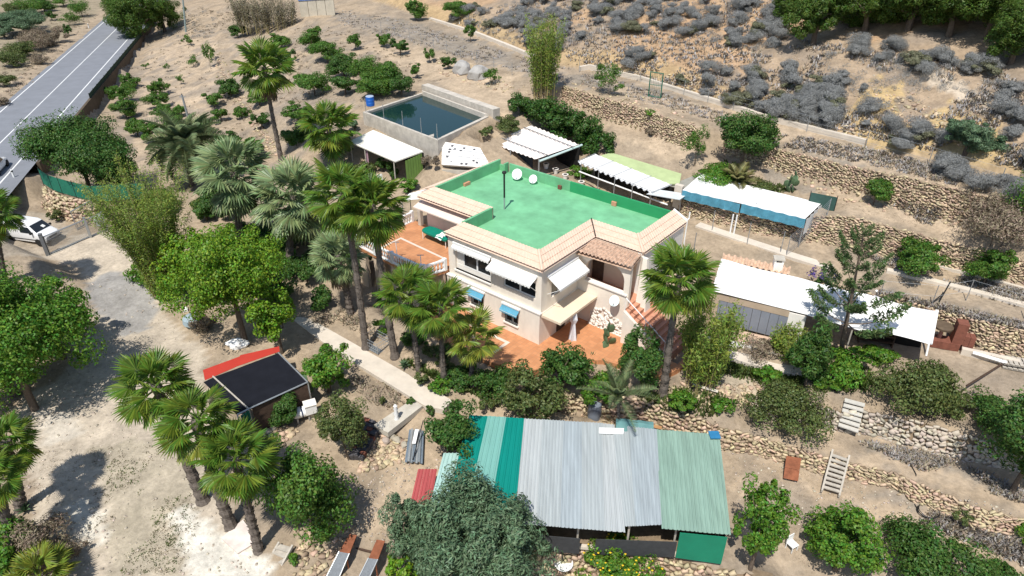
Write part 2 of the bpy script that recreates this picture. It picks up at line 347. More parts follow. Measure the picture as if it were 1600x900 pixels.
# level pad cut for the villa and its terraces
O_ = at(842, 391.5, 6.5); A_ = (math.cos(R(39.3)), -math.sin(R(39.3))); B_ = (math.sin(R(39.3)), math.cos(R(39.3)))
HA = (GX - O_.x) * A_[0] + (GY - O_.y) * A_[1]; HB = (GX - O_.x) * B_[0] + (GY - O_.y) * B_[1]
GZ = np.where((HA > -16.4) & (HA < 9.9) & (HB > -5.0) & (HB < 6.4), np.minimum(GZ, -.5), GZ)
GZ = np.where((HA > -14.2) & (HA < 5.2) & (HB > 2) & (HB < 11.6), np.minimum(GZ, 2.2), GZ)
GZ = np.where((HA > -16.4) & (HA < -7.6) & (HB > -5.0) & (HB < -2.2), np.minimum(GZ, -.8), GZ)
PQ = [at(573, 175, 6.95), at(660, 146, 6.95), at(757, 182, 6.95), at(683, 217, 6.95)]; ins = np.ones(GX.shape, bool)
for i in range(4): p, q = PQ[i], PQ[(i + 1) % 4]; ins &= ((q.x - p.x) * (GY - p.y) - (q.y - p.y) * (GX - p.x)) < .45
GZ = np.where(ins, np.minimum(GZ, 5.0), GZ)
T1_, T2_ = at(1100, 506, .7), at(1245, 540, .7); tx, ty = T2_.x - T1_.x, T2_.y - T1_.y; tl = math.hypot(tx, ty)
tu = ((GX - T1_.x) * tx + (GY - T1_.y) * ty) / tl; tv = (-(GX - T1_.x) * ty + (GY - T1_.y) * tx) / tl
GZ = np.where((tu > 0) & (tu < tl) & (tv > -1.0) & (tv < 5), np.minimum(GZ, .35), GZ)
nx, ny = len(ax), len(ay)
V = np.stack([GX, GY, GZ], -1).reshape(-1, 3)
idx = np.arange(nx * ny).reshape(ny, nx)
Fq = np.stack([idx[:-1, :-1], idx[:-1, 1:], idx[1:, 1:], idx[1:, :-1]], -1).reshape(-1, 4)
# soil colours: where each kind of ground lies
PX, PY = proj(V); infront = (V @ cfw) > 1
x_, y_ = V[:, 0], V[:, 1]
n1 = fbm(x_, y_, 9, 31); n2 = fbm(x_, y_, 3, 41); n3 = fbm(x_, y_, 1.3, 51, 3)
Cc = np.zeros((len(V), 3)) + np.array([.47, .375, .275])
def blend(mask, col): 
    global Cc
    mask = np.clip(mask, 0, 1)[:, None]; Cc = Cc * (1 - mask) + np.array(col) * mask
def inpoly(poly, soft=0.0):
    p = np.array(poly, float); X = PX + (n2 - .5) * soft * 2; Y = PY + (n3 - .5) * soft * 2; r_ = np.zeros(len(X), bool)
    for i in range(len(p)):
        x0, y0 = p[i - 1]; x1, y1 = p[i]
        c = ((y0 > Y) != (y1 > Y)) & (X < (x1 - x0) * (Y - y0) / (y1 - y0 + 1e-9) + x0); r_ ^= c
    return (r_ & infront).astype(float)
sm = lambda v, a, b: np.clip((v - a) / (b - a), 0, 1)
blend(sm(n2, .48, .62) * .55, (.36, .30, .235)); blend(sm(n1, .5, .62) * .4, (.33, .285, .24))
fdv = fd.reshape(-1)
hm = sm(fdv, 0, .5)
blend(hm, (.44, .34, .245)); blend(hm * sm(n2, .42, .58) * .7, (.33, .275, .225)); blend(hm * sm(n1, .5, .58) * .75, (.55, .37, .225))
blend(hm * sm(3.2 - fdv, 0, 1) * .8, (.52, .385, .22))
blend(inpoly([(1335, 130), (1420, 125), (1400, 190), (1480, 170), (1560, 190), (1560, 245), (1440, 240), (1360, 222), (1330, 180)], 24), (.56, .42, .23))
blend(inpoly([(1450, 100), (1540, 150), (1540, 175), (1470, 150), (1440, 125)], 16), (.62, .53, .43))
for pl in ([(975, 35), (1055, 15), (1110, 45), (1085, 60), (1010, 60)], [(1130, 40), (1200, 30), (1210, 75), (1140, 75)], [(1120, 60), (1170, 50), (1180, 120), (1130, 100)]): blend(inpoly(pl, 12) * .8, (.56, .38, .24))
# grey dry ground on terraces, sandy foot tracks
for pl in ([(500, 15), (620, 30), (790, 80), (870, 110), (1000, 135), (1160, 185), (1150, 200), (960, 150), (860, 125), (700, 85), (560, 45)], [(1200, 215), (1360, 240), (1500, 262), (1500, 280), (1350, 262), (1210, 226)],
           [(1370, 308), (1440, 318), (1600, 345), (1600, 365), (1440, 345), (1370, 330)], [(1400, 455), (1600, 505), (1600, 515), (1480, 490), (1380, 462)], [(1190, 265), (1300, 300), (1200, 300)],
           [(1330, 440), (1560, 500), (1560, 512), (1340, 460)], [(1345, 690), (1480, 720), (1600, 770), (1600, 780), (1440, 735), (1350, 702)], [(1350, 760), (1420, 780), (1600, 850), (1600, 880), (1460, 820), (1340, 790)]): blend(inpoly(pl, 12) * (.45 + .5 * n3), (.31, .28, .245))
for pl in ([(560, 60), (700, 92), (800, 125), (800, 200), (760, 190), (690, 130), (600, 90)], [(960, 135), (1150, 175), (1350, 245), (1600, 300), (1600, 318), (1340, 255), (1130, 195), (960, 150)], [(960, 190), (1090, 235), (1160, 262), (1090, 262), (960, 215)],
           [(1310, 298), (1370, 318), (1600, 375), (1600, 390), (1450, 360), (1310, 322)], [(1180, 675), (1300, 690), (1440, 722), (1600, 785), (1600, 805), (1430, 745), (1290, 705)], [(1140, 740), (1300, 765), (1450, 800), (1600, 860), (1600, 890), (1440, 830), (1300, 785), (1150, 770)],
           [(350, 70), (420, 60), (470, 90), (400, 130)], [(600, 690), (720, 720), (640, 840), (560, 830), (600, 760)], [(230, 60), (340, 60), (340, 140), (280, 260), (210, 250)]): blend(inpoly(pl, 10) * .85, (.57, .455, .335))
blend(inpoly([(180, 60), (560, 30), (640, 150), (520, 250), (300, 290), (180, 260)], 10) * sm(n3, .5, .66) * .75, (.33, .285, .24)); blend(inpoly([(1040, 590), (1620, 590), (1620, 900), (1100, 900), (1130, 690)], 10) * sm(n3, .52, .68) * .6, (.34, .29, .24))
# road side scrub, driveway, gravel, chalk
blend(((rel > RW + 1.2) & (rs > -70)).reshape(-1) * .8, (.36, .31, .225)); blend(((rel > RW + 1.1) & (rel < RW + 3.4)).reshape(-1) * .8, (.50, .40, .30))
blend(inpoly([(20, 410), (165, 355), (210, 360), (225, 430), (300, 470), (320, 560), (330, 640), (340, 740), (430, 910), (20, 910), (60, 780), (20, 640), (120, 560), (160, 470), (110, 400)], 16), (.60, .525, .435))
blend(inpoly([(150, 700), (300, 690), (320, 790), (280, 905), (150, 905), (160, 800)], 22) * (.3 + .4 * n3), (.42, .38, .29))
blend(inpoly([(95, 400), (165, 360), (208, 385), (212, 428), (160, 425)], 5), (.62, .54, .44))
blend(inpoly([(165, 422), (232, 440), (248, 480), (228, 512), (185, 525), (150, 490), (128, 448)], 8) * .9, (.375, .37, .37))
blend(inpoly([(100, 790), (125, 775), (160, 800), (165, 850), (125, 848)], 10), (.76, .72, .64)); blend(inpoly([(265, 800), (300, 795), (345, 830), (430, 885), (400, 910), (300, 905)], 9), (.82, .79, .72))
blend(inpoly([(60, 645), (110, 640), (130, 680), (70, 700)], 10) * .7, (.70, .65, .58)); blend(inpoly([(-10, 330), (60, 330), (115, 360), (60, 400), (-10, 400)], 8) * .9, (.47, .41, .34))
blend(inpoly([(250, 470), (310, 470), (330, 520), (300, 540), (265, 500)], 8) * .7, (.40, .31, .21))
blend(inpoly([(1130, 560), (1240, 590), (1220, 640), (1120, 610)], 10) * .5, (.60, .53, .42))
me = mesh_np('ground', V, Fq, mat('tmp', (.4, .3, .2)), True)
Cc = Cc * np.array([.81, .79, .75])
ca = me.color_attributes.new('soil', 'FLOAT_COLOR', 'POINT'); ca.data.foreach_set('color', np.concatenate([Cc, np.ones((len(Cc), 1))], 1).astype(np.float32).ravel())
gm = bpy.data.materials.new('soil'); t, b = nodes(gm); L = t.links.new
vc = t.nodes.new('ShaderNodeVertexColor'); vc.layer_name = 'soil'; tc = t.nodes.new('ShaderNodeTexCoord')
def tn(sc, det=8, rough=.6):
    n = t.nodes.new('ShaderNodeTexNoise'); n.inputs['Scale'].default_value = sc; n.inputs['Detail'].default_value = det; n.inputs['Roughness'].default_value = rough; L(tc.outputs['Object'], n.inputs['Vector']); return n
na, nb = tn(.55, 12, .70), tn(3.2, 9, .74)
mr = t.nodes.new('ShaderNodeMapRange'); mr.inputs[1].default_value = .3; mr.inputs[2].default_value = .7; mr.inputs[3].default_value = .70; mr.inputs[4].default_value = 1.24; L(na.outputs[0], mr.inputs[0])
m2 = t.nodes.new('ShaderNodeMapRange'); m2.inputs[1].default_value = .34; m2.inputs[2].default_value = .62; m2.inputs[3].default_value = .78; m2.inputs[4].default_value = 1.12; L(nb.outputs[0], m2.inputs[0])
mm = t.nodes.new('ShaderNodeMath'); mm.operation = 'MULTIPLY'; L(mr.outputs[0], mm.inputs[0]); L(m2.outputs[0], mm.inputs[1])
mx = t.nodes.new('ShaderNodeVectorMath'); mx.operation = 'SCALE'; L(vc.outputs[0], mx.inputs[0]); L(mm.outputs[0], mx.inputs['Scale']); L(mx.outputs[0], b.inputs['Base Color'])
b.inputs['Roughness'].default_value = .95; b.inputs['Specular IOR Level'].default_value = .1
bp = t.nodes.new('ShaderNodeBump'); bp.inputs['Strength'].default_value = .7; bp.inputs['Distance'].default_value = .1; L(nb.outputs[0], bp.inputs['Height']); L(bp.outputs[0], b.inputs['Normal'])
me.materials[0] = gm
ground_o = put('ground', me); tag(ground_o, kind='structure')
GB = BVHTree.FromPolygons([tuple(v) for v in V.tolist()], [tuple(f) for f in Fq.tolist()])
def ground(px, py):                           # where a sight line meets the ground
    d = ray(px, py); h = GB.ray_cast(Vector((0, 0, CH)), Vector(d).normalized())
    return h[0] if h[0] else at(px, py, 0)
def gz(x, y):
    h = GB.ray_cast(Vector((x, y, 300)), Vector((0, 0, -1))); return h[0].z if h[0] else 0
print('terrain', round(time.time() - T0, 1))
# ------------------------------------------------------------------ road
rm = mat('asphalt', (.20, .21, .23), .9, .10, .6, .1)
wl = mat('road_paint', (.72, .72, .70), .6, .1, 2)
def ribbon(name, o0, o1, s0, s1, z, m, step=4, label=None):
    b = MB(); S = np.arange(s0, s1 + .1, step); Vv = []
    for s_ in S: Vv += [road_pt(s_, o0) + Vector((0, 0, z)), road_pt(s_, o1) + Vector((0, 0, z))]
    b.add(Vv, [(2 * i, 2 * i + 1, 2 * i + 3, 2 * i + 2) for i in range(len(S) - 1)])
    return b
for nm, o0, o1, z, m in (('road', -1.7, RW + .75, .012, rm), ('road_marking', -.07, .08, .017, wl), ('road_marking', RW - .07, RW + .08, .017, wl), ('road_marking', RW * .5 - .06, RW * .5 + .07, .017, wl)):
    o = ribbon(nm, o0, o1, -60, 250, z, m).build(nm, m); o['kind'] = 'structure'
for i, (px, py) in enumerate(((139, 35), (22, 268))):
    p = at(px, py + 9, RZ); m = MB(); m.lathe([(.09, 0), (.09, .75), (.07, .78)], n=8)
    t = empty('road_marker_post', ['white marker post on the far verge of the road near the pines', 'white marker post on the near road edge beside the white car'][i], 'marker post', p, group='road edge markers')
    m.build('post', white_paint, t); MB().lathe([(.095, .55), (.095, .68)], n=8).build('reflector_band', iron, t)
# ------------------------------------------------------------------ dry stone walls
STONES = []
for k in range(8):
    q = []
    for x in (-.5, .5):
        for y in (-.5, .5):
            for z in (-.5, .5): q.append((x * rnd(.75, 1), y * rnd(.7, 1), z * rnd(.7, 1)))
    P = [q[0], q[4], q[6], q[2], q[1], q[5], q[7], q[3]]
    STONES.append(np.array(P))
HEX = np.array([(3, 2, 1, 0), (4, 5, 6, 7), (0, 1, 5, 4), (1, 2, 6, 5), (2, 3, 7, 6), (3, 0, 4, 7)])
STONE_ME = {}
def stone_wall(key, label, size, m=drystone, asp=2.1, single=0, t0=-.06, t1=1.02, jit=.75, i0=0, i1=None, flat=1.0):
    Bs, Ts = WALLS[key]; Bs = Bs[i0:i1]; Ts = Ts[i0:i1]
    ctr = Bs[len(Bs) // 2]
    fill = MB(); n = len(Bs)
    off = []
    for i in range(n):
        tg = (Bs[min(i + 1, n - 1)] - Bs[max(i - 1, 0)]); tg.z = 0; tg.normalize(); off.append(Vector((tg.y, -tg.x, 0)))
    W = [b_ + o_ * .14 + Vector((0, 0, -.25)) for b_, o_ in zip(Bs, off)] + [t_ + o_ * .10 - Vector((0, 0, .14)) for t_, o_ in zip(Ts, off)] + [t_ - o_ * .5 - Vector((0, 0, .18)) for t_, o_ in zip(Ts, off)] + [b_ - o_ * .9 + Vector((0, 0, -.25)) for b_, o_ in zip(Bs, off)]
    W = [v - ctr for v in W]
    for i in range(n - 1):
        fill.f += [(i, i + 1, n + i + 1, n + i), (n + i, n + i + 1, 2 * n + i + 1, 2 * n + i), (2 * n + i, 2 * n + i + 1, 3 * n + i + 1, 3 * n + i)]
    fill.v = [tuple(v) for v in W]; fill.f += [(0, n, 2 * n, 3 * n), (n - 1, 4 * n - 1, 3 * n - 1, 2 * n - 1)]
    root = fill.build('dry_stone_wall', earth_fill, None, ctr); tag(root, label, 'stone wall', 'dry stone terrace walls')
    seg = [0]
    for i in range(n - 1): seg.append(seg[-1] + (Bs[i + 1] - Bs[i]).length)
    VV = []; cands = []; s_ = 0
    def lp(A_, s_):
        for i in range(n - 1):
            if s_ <= seg[i + 1] or i == n - 2: f = (s_ - seg[i]) / max(1e-6, seg[i + 1] - seg[i]); return A_[i].lerp(A_[i + 1], min(1, max(0, f))), off[i]
    rows_max = max((t_ - b_).length for b_, t_ in zip(Bs, Ts)); nr = int(rows_max / (size * .62)) + 1
    for r_ in range(nr):
        s_ = rnd(0, size)
        while s_ < seg[-1]:
            wd = size * rnd(.55, asp) * (1.1 if r_ == nr - 1 else 1); (b_, o_), (t_, _) = lp(Bs, s_ + wd / 2), lp(Ts, s_ + wd / 2); hh = (t_ - b_).length
            f = t0 + (t1 - t0) * (r_ + .5 + rnd(-.55, .55)) / nr; ht = size * rnd(.35, .85) * min(1, hh / rows_max + .25)
            if rnd(0, 1) < .96:
                c = b_.lerp(t_, f) + o_ * rnd(.06, .22); tg = Vector((-o_.y, o_.x, 0)); up = (t_ - b_).normalized()
                rl = rnd(-jit, jit); tg2 = tg * math.cos(rl) + up * math.sin(rl); up2 = up * math.cos(rl) - tg * math.sin(rl); nn = tg2.cross(up2)
                M = Matrix((tg2 * wd * .98, nn * size * rnd(.5, .9), up2 * ht)).transposed(); cands.append((M, c - ctr, depth(c)))
            s_ += wd
    cands.sort(key=lambda q: q[2]); 
    for j, (M, c, _) in enumerate(cands):
        k = random.randrange(8)
        if j < single:
            if (k, m.name) not in STONE_ME: STONE_ME[(k, m.name)] = mesh_np('stone', STONES[k], HEX, m)
            o = put('stone', STONE_ME[(k, m.name)], root); o.matrix_local = Matrix.Translation(c) @ M.to_4x4()
        else: VV.append(STONES[k] @ np.array(M).T + np.array(c))
    if VV:
        nV = len(VV); Fs = (np.arange(nV)[:, None, None] * 8 + HEX[None]).reshape(-1, 4)
        o = put('stonework', mesh_np('stonework', np.concatenate(VV), Fs, m), root); o['kind'] = 'stuff'
    return root
stone_wall('front', 'rough stone wall below the front of the tin roofed shed', .34, drystone, 1.4, 60)
stone_wall('a', 'lowest dry stone terrace wall, passing behind the wooden stair ladders', .28, drystone, 1.5, 260)
stone_wall('b', 'bleached pale stone wall between the grey steps and the dark tree at the right edge', .34, pale_stone, 1.25, 220)
stone_wall('c', 'dry stone terrace wall rising behind the white shade sail and brown barbecue', .2)
stone_wall('d', 'long dry stone terrace wall behind the blue edged canopy and two round citrus trees', .2)
stone_wall('e', 'upper dry stone terrace wall running right from the big round dark tree', .2)
stone_wall('g', 'stone terrace wall above the clipped hedge and pergola', .2)
# low concrete kerbs
def kerb(px, z, w_, h, label, name='concrete_kerb'):
    P = [Vector((0, 0, h * .0)) + (at(x, y, z) if z is not None else ground(x, y)) for x, y in px]; b = MB()
    for p, q in zip(P, P[1:]):
        d = (q - p); d.z = 0; d.normalize(); nn = Vector((-d.y, d.x, 0)) * w_ / 2; zt = Vector((0, 0, h)); zb = Vector((0, 0, -.4))
        b.hexa([p - nn + zb, q - nn + zb, q + nn + zb, p + nn + zb, p - nn + zt, q - nn + zt, q + nn + zt, p + nn + zt])
    o = b.build(name, concrete_pale); tag(o, label, 'kerb'); return o
kerb([(672, 31), (740, 52), (800, 76), (868, 105)], None, .5, .35, 'thin concrete channel curving along the foot of the hill left of the bamboo')
kerb([(905, 110), (921, 107), (1000, 125), (1060, 144), (1145, 170), (1204, 189), (1280, 208), (1352, 226)], None, .4, .45, 'long low concrete wall at the foot of the shrub covered hill')
kerb([(1385, 424), (1449, 439), (1520, 457), (1610, 481)], None, .55, .2, 'concrete irrigation channel in front of the two round citrus trees')
kerb([(1466, 418), (1530, 434), (1610, 456)], None, .25, .2, 'thin concrete kerb at the foot of the wall behind the round citrus trees')
kerb([(1090, 352), (1150, 372), (1220, 395), (1300, 420)], None, .9, .12, 'pale concrete path below the blue edged canopy', 'concrete_path')
kerb([(1500, 552), (1545, 562), (1590, 572)], None, .35, .45, 'low concrete block wall right of the brown barbecue')
# ------------------------------------------------------------------ paths of the garden
def sheet(name, px, z, m, t_=.05, kind='structure', dz=.03):
    Q = []
    for q in px:
        p = at(q[0], q[1], q[2] if len(q) > 2 else z) if (z is not None or len(q) > 2) else ground(*q) + Vector((0, 0, dz)); Q.append(p)
    o = MB().plate(Q, t_).build(name, m); o['kind'] = kind; return o
sheet('garden_path', [(455, 497), (478, 494), (575, 549), (640, 586), (707, 626), (693, 640), (664, 634), (596, 592), (520, 546)], -.86, concrete_pale, .4)
sheet('garden_path', [(644, 624), (660, 634), (606, 676), (584, 664)], -.95, concrete, .4)
sheet('lower_path', [(1132, 545), (1180, 556), (1250, 571), (1330, 582), (1328, 592), (1240, 584), (1170, 568), (1130, 556)], .32, concrete_pale, .3)
# retaining wall of the road with green mesh on top
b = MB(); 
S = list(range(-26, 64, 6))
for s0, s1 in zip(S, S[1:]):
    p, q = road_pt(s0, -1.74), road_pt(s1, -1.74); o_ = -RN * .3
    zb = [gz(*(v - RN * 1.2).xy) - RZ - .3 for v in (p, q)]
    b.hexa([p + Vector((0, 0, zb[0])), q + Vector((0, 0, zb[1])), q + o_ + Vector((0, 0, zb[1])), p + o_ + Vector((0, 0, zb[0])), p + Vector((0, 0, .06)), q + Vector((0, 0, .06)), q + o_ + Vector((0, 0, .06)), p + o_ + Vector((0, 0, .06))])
tag(b.build('retaining_wall', mat('shade_toned_wall', (.10, .075, .05), .95, .3, 1.2, .3)), 'retaining wall with shade painted into its colour, dropping from the road edge to the orchard', 'retaining wall')  # base colour darkened to paint in the shade on this sunless face
def mesh_fence(name, label, P, h, m, step=2.2, cat='fence', post=True, pm=iron, pr=.035, group=None):
    t = empty(name, label, cat, P[0], group=group); P = [p - P[0] for p in P]; b = MB(); pts = []
    for p, q in zip(P, P[1:]):
        k = max(1, int((q - p).length / step)); 
        for i in range(k):
            a0, a1 = p.lerp(q, i / k), p.lerp(q, (i + 1) / k); pts.append(a0)
            d = (a1 - a0).cross(Vector((0, 0, 1))).normalized() * .008; u = Vector((0, 0, h))
            b.hexa([a0 - d, a1 - d, a1 + d, a0 + d, a0 - d + u, a1 - d + u * rnd(.96, 1.0), a1 + d + u * rnd(.97, 1), a0 + d + u])
    pts.append(P[-1]); b.build('mesh_screen', m, t)
    pme = MB().tube([(0, 0, -.4), (0, 0, h + .12)], pr, 6).mesh('post', pm)
    for p in pts: put('post', pme, t, p)
    return t
mesh_fence('mesh_fence', 'green mesh fence on the road edge below the big pine', [road_pt(s_, -1.9) + Vector((0, 0, .05)) for s_ in (46, 56, 66, 74)], 1.5, green_mesh)
mesh_fence('mesh_fence', 'dark shaded mesh fence along the road edge above the orchard', [road_pt(s_, -1.9) + Vector((0, 0, .05)) for s_ in (-2, 10, 22, 34, 45.8)], .6, mat('dark_mesh', (.02, .05, .03), .9))
# driveway side wall with green mesh
Pw = [at(66, 318, 1.3), at(95, 320, 1.0), at(140, 340, .6), at(150, 347, .5)]
q = [at(72, 290, 3.0), at(100, 292, 2.9), at(140, 302, 2.7), at(175, 318, 2.6)]
WALLS['gate'] = ([ground(66, 322), ground(82, 333), ground(97, 342), ground(120, 345), ground(150, 346)], None)
Bs = WALLS['gate'][0]; WALLS['gate'] = (Bs, [wall_top(b_, x, y) for b_, (x, y) in zip(Bs, [(68, 290), (83, 300), (98, 305), (120, 311), (150, 318)])])
stone_wall('gate', 'orange stone retaining wall beside the white van', .36, drystone, 1.4, 120)
mesh_fence('mesh_fence', 'green mesh fence on top of the stone wall beside the gate', [t_ + Vector((-.3, .5, 0)) for t_ in WALLS['gate'][1]] + [WALLS['gate'][1][-1] + Vector((4, 1.2, 0))], 1.5, green_mesh)
# ------------------------------------------------------------------ the villa (own axes: a to the lower right, b to the upper right)
O = at(842, 391.5, 6.5); TH = R(39.3)
AX = Vector((math.cos(TH), -math.sin(TH), 0)); BX = Vector((math.sin(TH), math.cos(TH), 0))
def hl(px, py, z): v = at(px, py, z) - O; return v.dot(AX), v.dot(BX), z
def hw(a, b_, z): return Vector((O.x, O.y, 0)) + AX * a + BX * b_ + Vector((0, 0, z))
villa = empty('villa', 'two storey cream villa with green flat roof and pink tile eaves', 'house', (O.x, O.y, 0), -TH)
ROOF = [(-13.2, 11.5), (-13.2, 3.3), (-6.86, 3.3), (-6.86, 0.0), (0, 0), (0, 6.3), (3.9, 6.3), (3.9, 11.5)]
MB().prism([(p[0], p[1]) for p in ROOF], 5.2, 5.55).build('roof_deck', roof_green, villa)
def wallbox(b, p, q, t_, z0, z1):            # upright slab from p to q, thickness t_ to the left of p->q
    p, q = Vector(p).to_3d(), Vector(q).to_3d(); d = (q - p).normalized(); n_ = Vector((-d.y, d.x, 0)) * t_
    return b.prism([p, q, q + n_, p + n_], z0, z1)
wallbox(MB(), (-13.2, 11.5), (-13.2, 3.3), .18, 5.5, 6.5).build('parapet', roof_green, villa); wallbox(MB(), (-7.06, 3.3), (-7.06, .02), .2, 5.5, 6.5).build('parapet', roof_green, villa); b = MB()
wallbox(b, (-5.4, 11.5), (-11.9, 11.5), .18, 5.5, 6.42); wallbox(b, (-12.1, 11.5), (-13.02, 11.5), .18, 5.5, 6.1); wallbox(b, (-12.1, 10.95), (-12.1, 11.5), .14, 5.5, 6.45)
b.build('parapet', roof_green, villa)
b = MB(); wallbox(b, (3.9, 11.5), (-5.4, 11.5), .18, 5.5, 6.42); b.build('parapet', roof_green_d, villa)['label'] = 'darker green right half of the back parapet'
b = MB()
for p, q in zip(ROOF[1:], ROOF[2:]): wallbox(b, p, q, -.12, 5.5, 6.46) if (p, q) != (ROOF[2], ROOF[3]) else None
b.build('eave_kerb', tile_pink, villa)
# green coping strip shown along the inner edge
def skirt(name, i0, i1, o0, o1, zi=6.52, zo=5.86, courses=3, m=tile_pink, per=.27, amp=.03):
    """three courses of roof tiles between an inner and an outer edge"""
    i0, i1, o0, o1 = [Vector(v).to_3d() for v in (i0, i1, o0, o1)]; d = (i1 - i0).normalized(); Ln = max((o1 - o0).length, (i1 - i0).length)
    nu = int(Ln / .09); Vv = []; Fs = []; rows = []
    for c in range(courses):
        for e in (0, 1): rows.append((c + e, .045 if e == 0 else .0) if True else None)
    rows = [((c + e) / courses, (.05 if e else .0)) for c in range(courses) for e in (0, 1)]
    for v, lift in rows:
        S, E = i0.lerp(o0, v), i1.lerp(o1, v); z = zi + (zo - zi) * v + lift
        for u in range(nu + 1):
            p = S.lerp(E, u / nu); k = (p - i0).dot(d); Vv.append((p.x, p.y, z + amp * abs(math.sin(math.pi * k / per)) * 1.6))
    w_ = nu + 1; nr = len(rows)
    for r_ in range(nr - 1):
        for u in range(nu): Fs.append((r_ * w_ + u, (r_ + 1) * w_ + u, (r_ + 1) * w_ + u + 1, r_ * w_ + u + 1))
    k = len(Vv); lo = [(p.x, p.y, z) for p, z in ((i0, zi - .15), (i1, zi - .15), (o1, zo - .12), (o0, zo - .12))]; Vv += lo; Fs += [(k, k + 1, k + 2, k + 3)]
    Fs += [((nr - 1) * w_ + u, k + 3, k + 2, (nr - 1) * w_ + u + 1) for u in range(0)]
    mb = MB(); mb.v = [tuple(v) for v in Vv]; mb.f = Fs; o = mb.build(name, m, villa); o['kind'] = 'stuff'
    f = MB(); dd = (o1 - o0).normalized(); f.hexa([(o0.x, o0.y, zo - .16), (o1.x, o1.y, zo - .16), (o1.x - dd.y * -.06, o1.y + dd.x * -.06, zo - .16), (o0.x, o0.y, zo - .14), (o0.x, o0.y, zo), (o1.x, o1.y, zo), (o1.x - dd.y * -.06, o1.y + dd.x * -.06, zo), (o0.x, o0.y, zo + .01)])
    return o
W_ = 1.22
skirt('roof_tiles', (-13.2, 11.5), (-13.2, 3.3), (-13.9, 11.5), (-13.9 - .3, 3.3 - 1.0), 6.5, 6.1, 2)
skirt('roof_tiles', (-13.2, 3.3), (-6.86, 3.3), (-14.1, 3.3 - W_), (-6.86, 3.3 - W_))
skirt('roof_tiles', (-6.86, .0), (0, 0), (-7.75, -W_), (W_, -W_))
skirt('roof_tiles', (0, 0), (0, 6.3), (W_, -W_), (W_, 6.3 - W_))
skirt('roof_tiles', (0, 6.3), (3.9, 6.3), (W_, 6.3 - W_), (3.9 + W_, 6.3 - W_))
skirt('roof_tiles', (3.9, 6.3), (3.9, 11.55), (3.9 + W_, 6.3 - W_), (3.9 + W_, 11.55))
for (x0, y0), (x1, y1) in (((0, 0), (W_, -W_)), ((3.9, 6.3), (3.9 + W_, 6.3 - W_))):
    MB().tube([(x0, y0, 6.56), (x1, y1, 5.94)], .11, 8).build('hip_tile', tile_pink, villa)
MB().tube([(0, 6.3, 6.58), (W_, 6.3 - W_, 5.98)], .045, 6).build('valley_gutter', iron, villa)
MB().tube([(3.9, 11.55, 6.56), (5.1, 11.55, 5.98)], .09, 8).build('end_tile', white_paint, villa)
b = MB(); b.tube([(5.12, 11.5, 3), (5.12, 11.5, 6.1), (5.12, 11.75, 6.1), (5.12, 11.75, 6.6)], .05, 6).build('downpipe', white_paint, villa)
# porch roof of old barrel tiles
def barrel(name, T0_, T1_, B0_, B1_, m, parent, per=.3, amp=.075, courses=4):
    T0_, T1_, B0_, B1_ = [Vector(v) for v in (T0_, T1_, B0_, B1_)]; n_ = int((B1_ - B0_).length / (per / 6)); Vv = []; Fs = []; rows = [((c + e) / courses, .035 if e else 0) for c in range(courses) for e in (0, 1)]
    for v, lift in rows:
        S, E = T0_.lerp(B0_, v), T1_.lerp(B1_, v)
        for u in range(n_ + 1):
            p = S.lerp(E, u / n_); Vv.append((p.x, p.y, p.z + lift + amp * math.cos(2 * math.pi * u / 6)))
    w_ = n_ + 1
    for r_ in range(len(rows) - 1):
        for u in range(n_): Fs.append((r_ * w_ + u, (r_ + 1) * w_ + u, (r_ + 1) * w_ + u + 1, r_ * w_ + u + 1))
    k = len(Vv); dn = Vector((0, 0, .22)); Vv += [tuple(v - dn) for v in (T0_, T1_, B1_, B0_)]; Fs.append((k, k + 1, k + 2, k + 3))
    mb = MB(); mb.v = Vv; mb.f = Fs; o = mb.build(name, m, parent); o['kind'] = 'stuff'; return o
barrel('porch_tiles', (1.3, 4.98, 5.82), (5.0, 4.98, 5.82), (.95, 2.95, 5.60), (5.25, 3.25, 5.64), tile_old, villa)
# walls: slabs butted, openings left for the windows
UB, LB = -.95, -1.15
def facade(b, x0, x1, y, z0, z1, t_, holes):
    """wall in the plane y (facing -y) with rectangular holes (xa, xb, za, zb)"""
    xs = sorted({x0, x1, *[h[0] for h in holes], *[h[1] for h in holes]})
    for a0, a1 in zip(xs, xs[1:]):
        zc = z0
        for h in sorted([h for h in holes if h[0] <= a0 and h[1] >= a1], key=lambda h: h[2]):
            if h[2] > zc: b.box(a0, a1, y, y + t_, zc, h[2])
            zc = h[3]
        if zc < z1: b.box(a0, a1, y, y + t_, zc, z1)
    return b
W1, W2 = (-6.95, -3.5, 3.05, 5.35), (-2.35, .5, 3.3, 4.55)
LW = [(-5.3, -4.1, .75, 1.95), (-2.05, -.85, .6, 1.85)]
b = MB(); facade(b, -7.6, 1.0, UB, 2.35, 5.8, .3, [W1, W2]); b.build('front_wall', white_wall, villa)
b = MB(); facade(b, -7.7, 1.05, LB, -.6, 2.35, .35, LW); b.build('lower_front_wall', white_wall, villa)
MB().box(-7.72, 1.12, LB - .06, UB - .001, 2.35, 2.46).build('string_course', white_wall2, villa)
b = MB(); b.box(-7.6, -7.3, UB + .3, 3.3, -.6, 5.8); b.box(-14.2, -7.6, 3.3, 3.6, -.6, 5.8); b.box(-14.2, -13.9, 3.6, 11.4, -.6, 5.6); b.box(-13.9, 5.0, 11.1, 11.4, -.6, 5.5); b.box(4.7, 5.0, 5.1, 11.1, -.6, 5.8); b.build('wall', white_wall2, villa)
b = MB(); wb = (.2, 2.2, 3.05, 4.3)
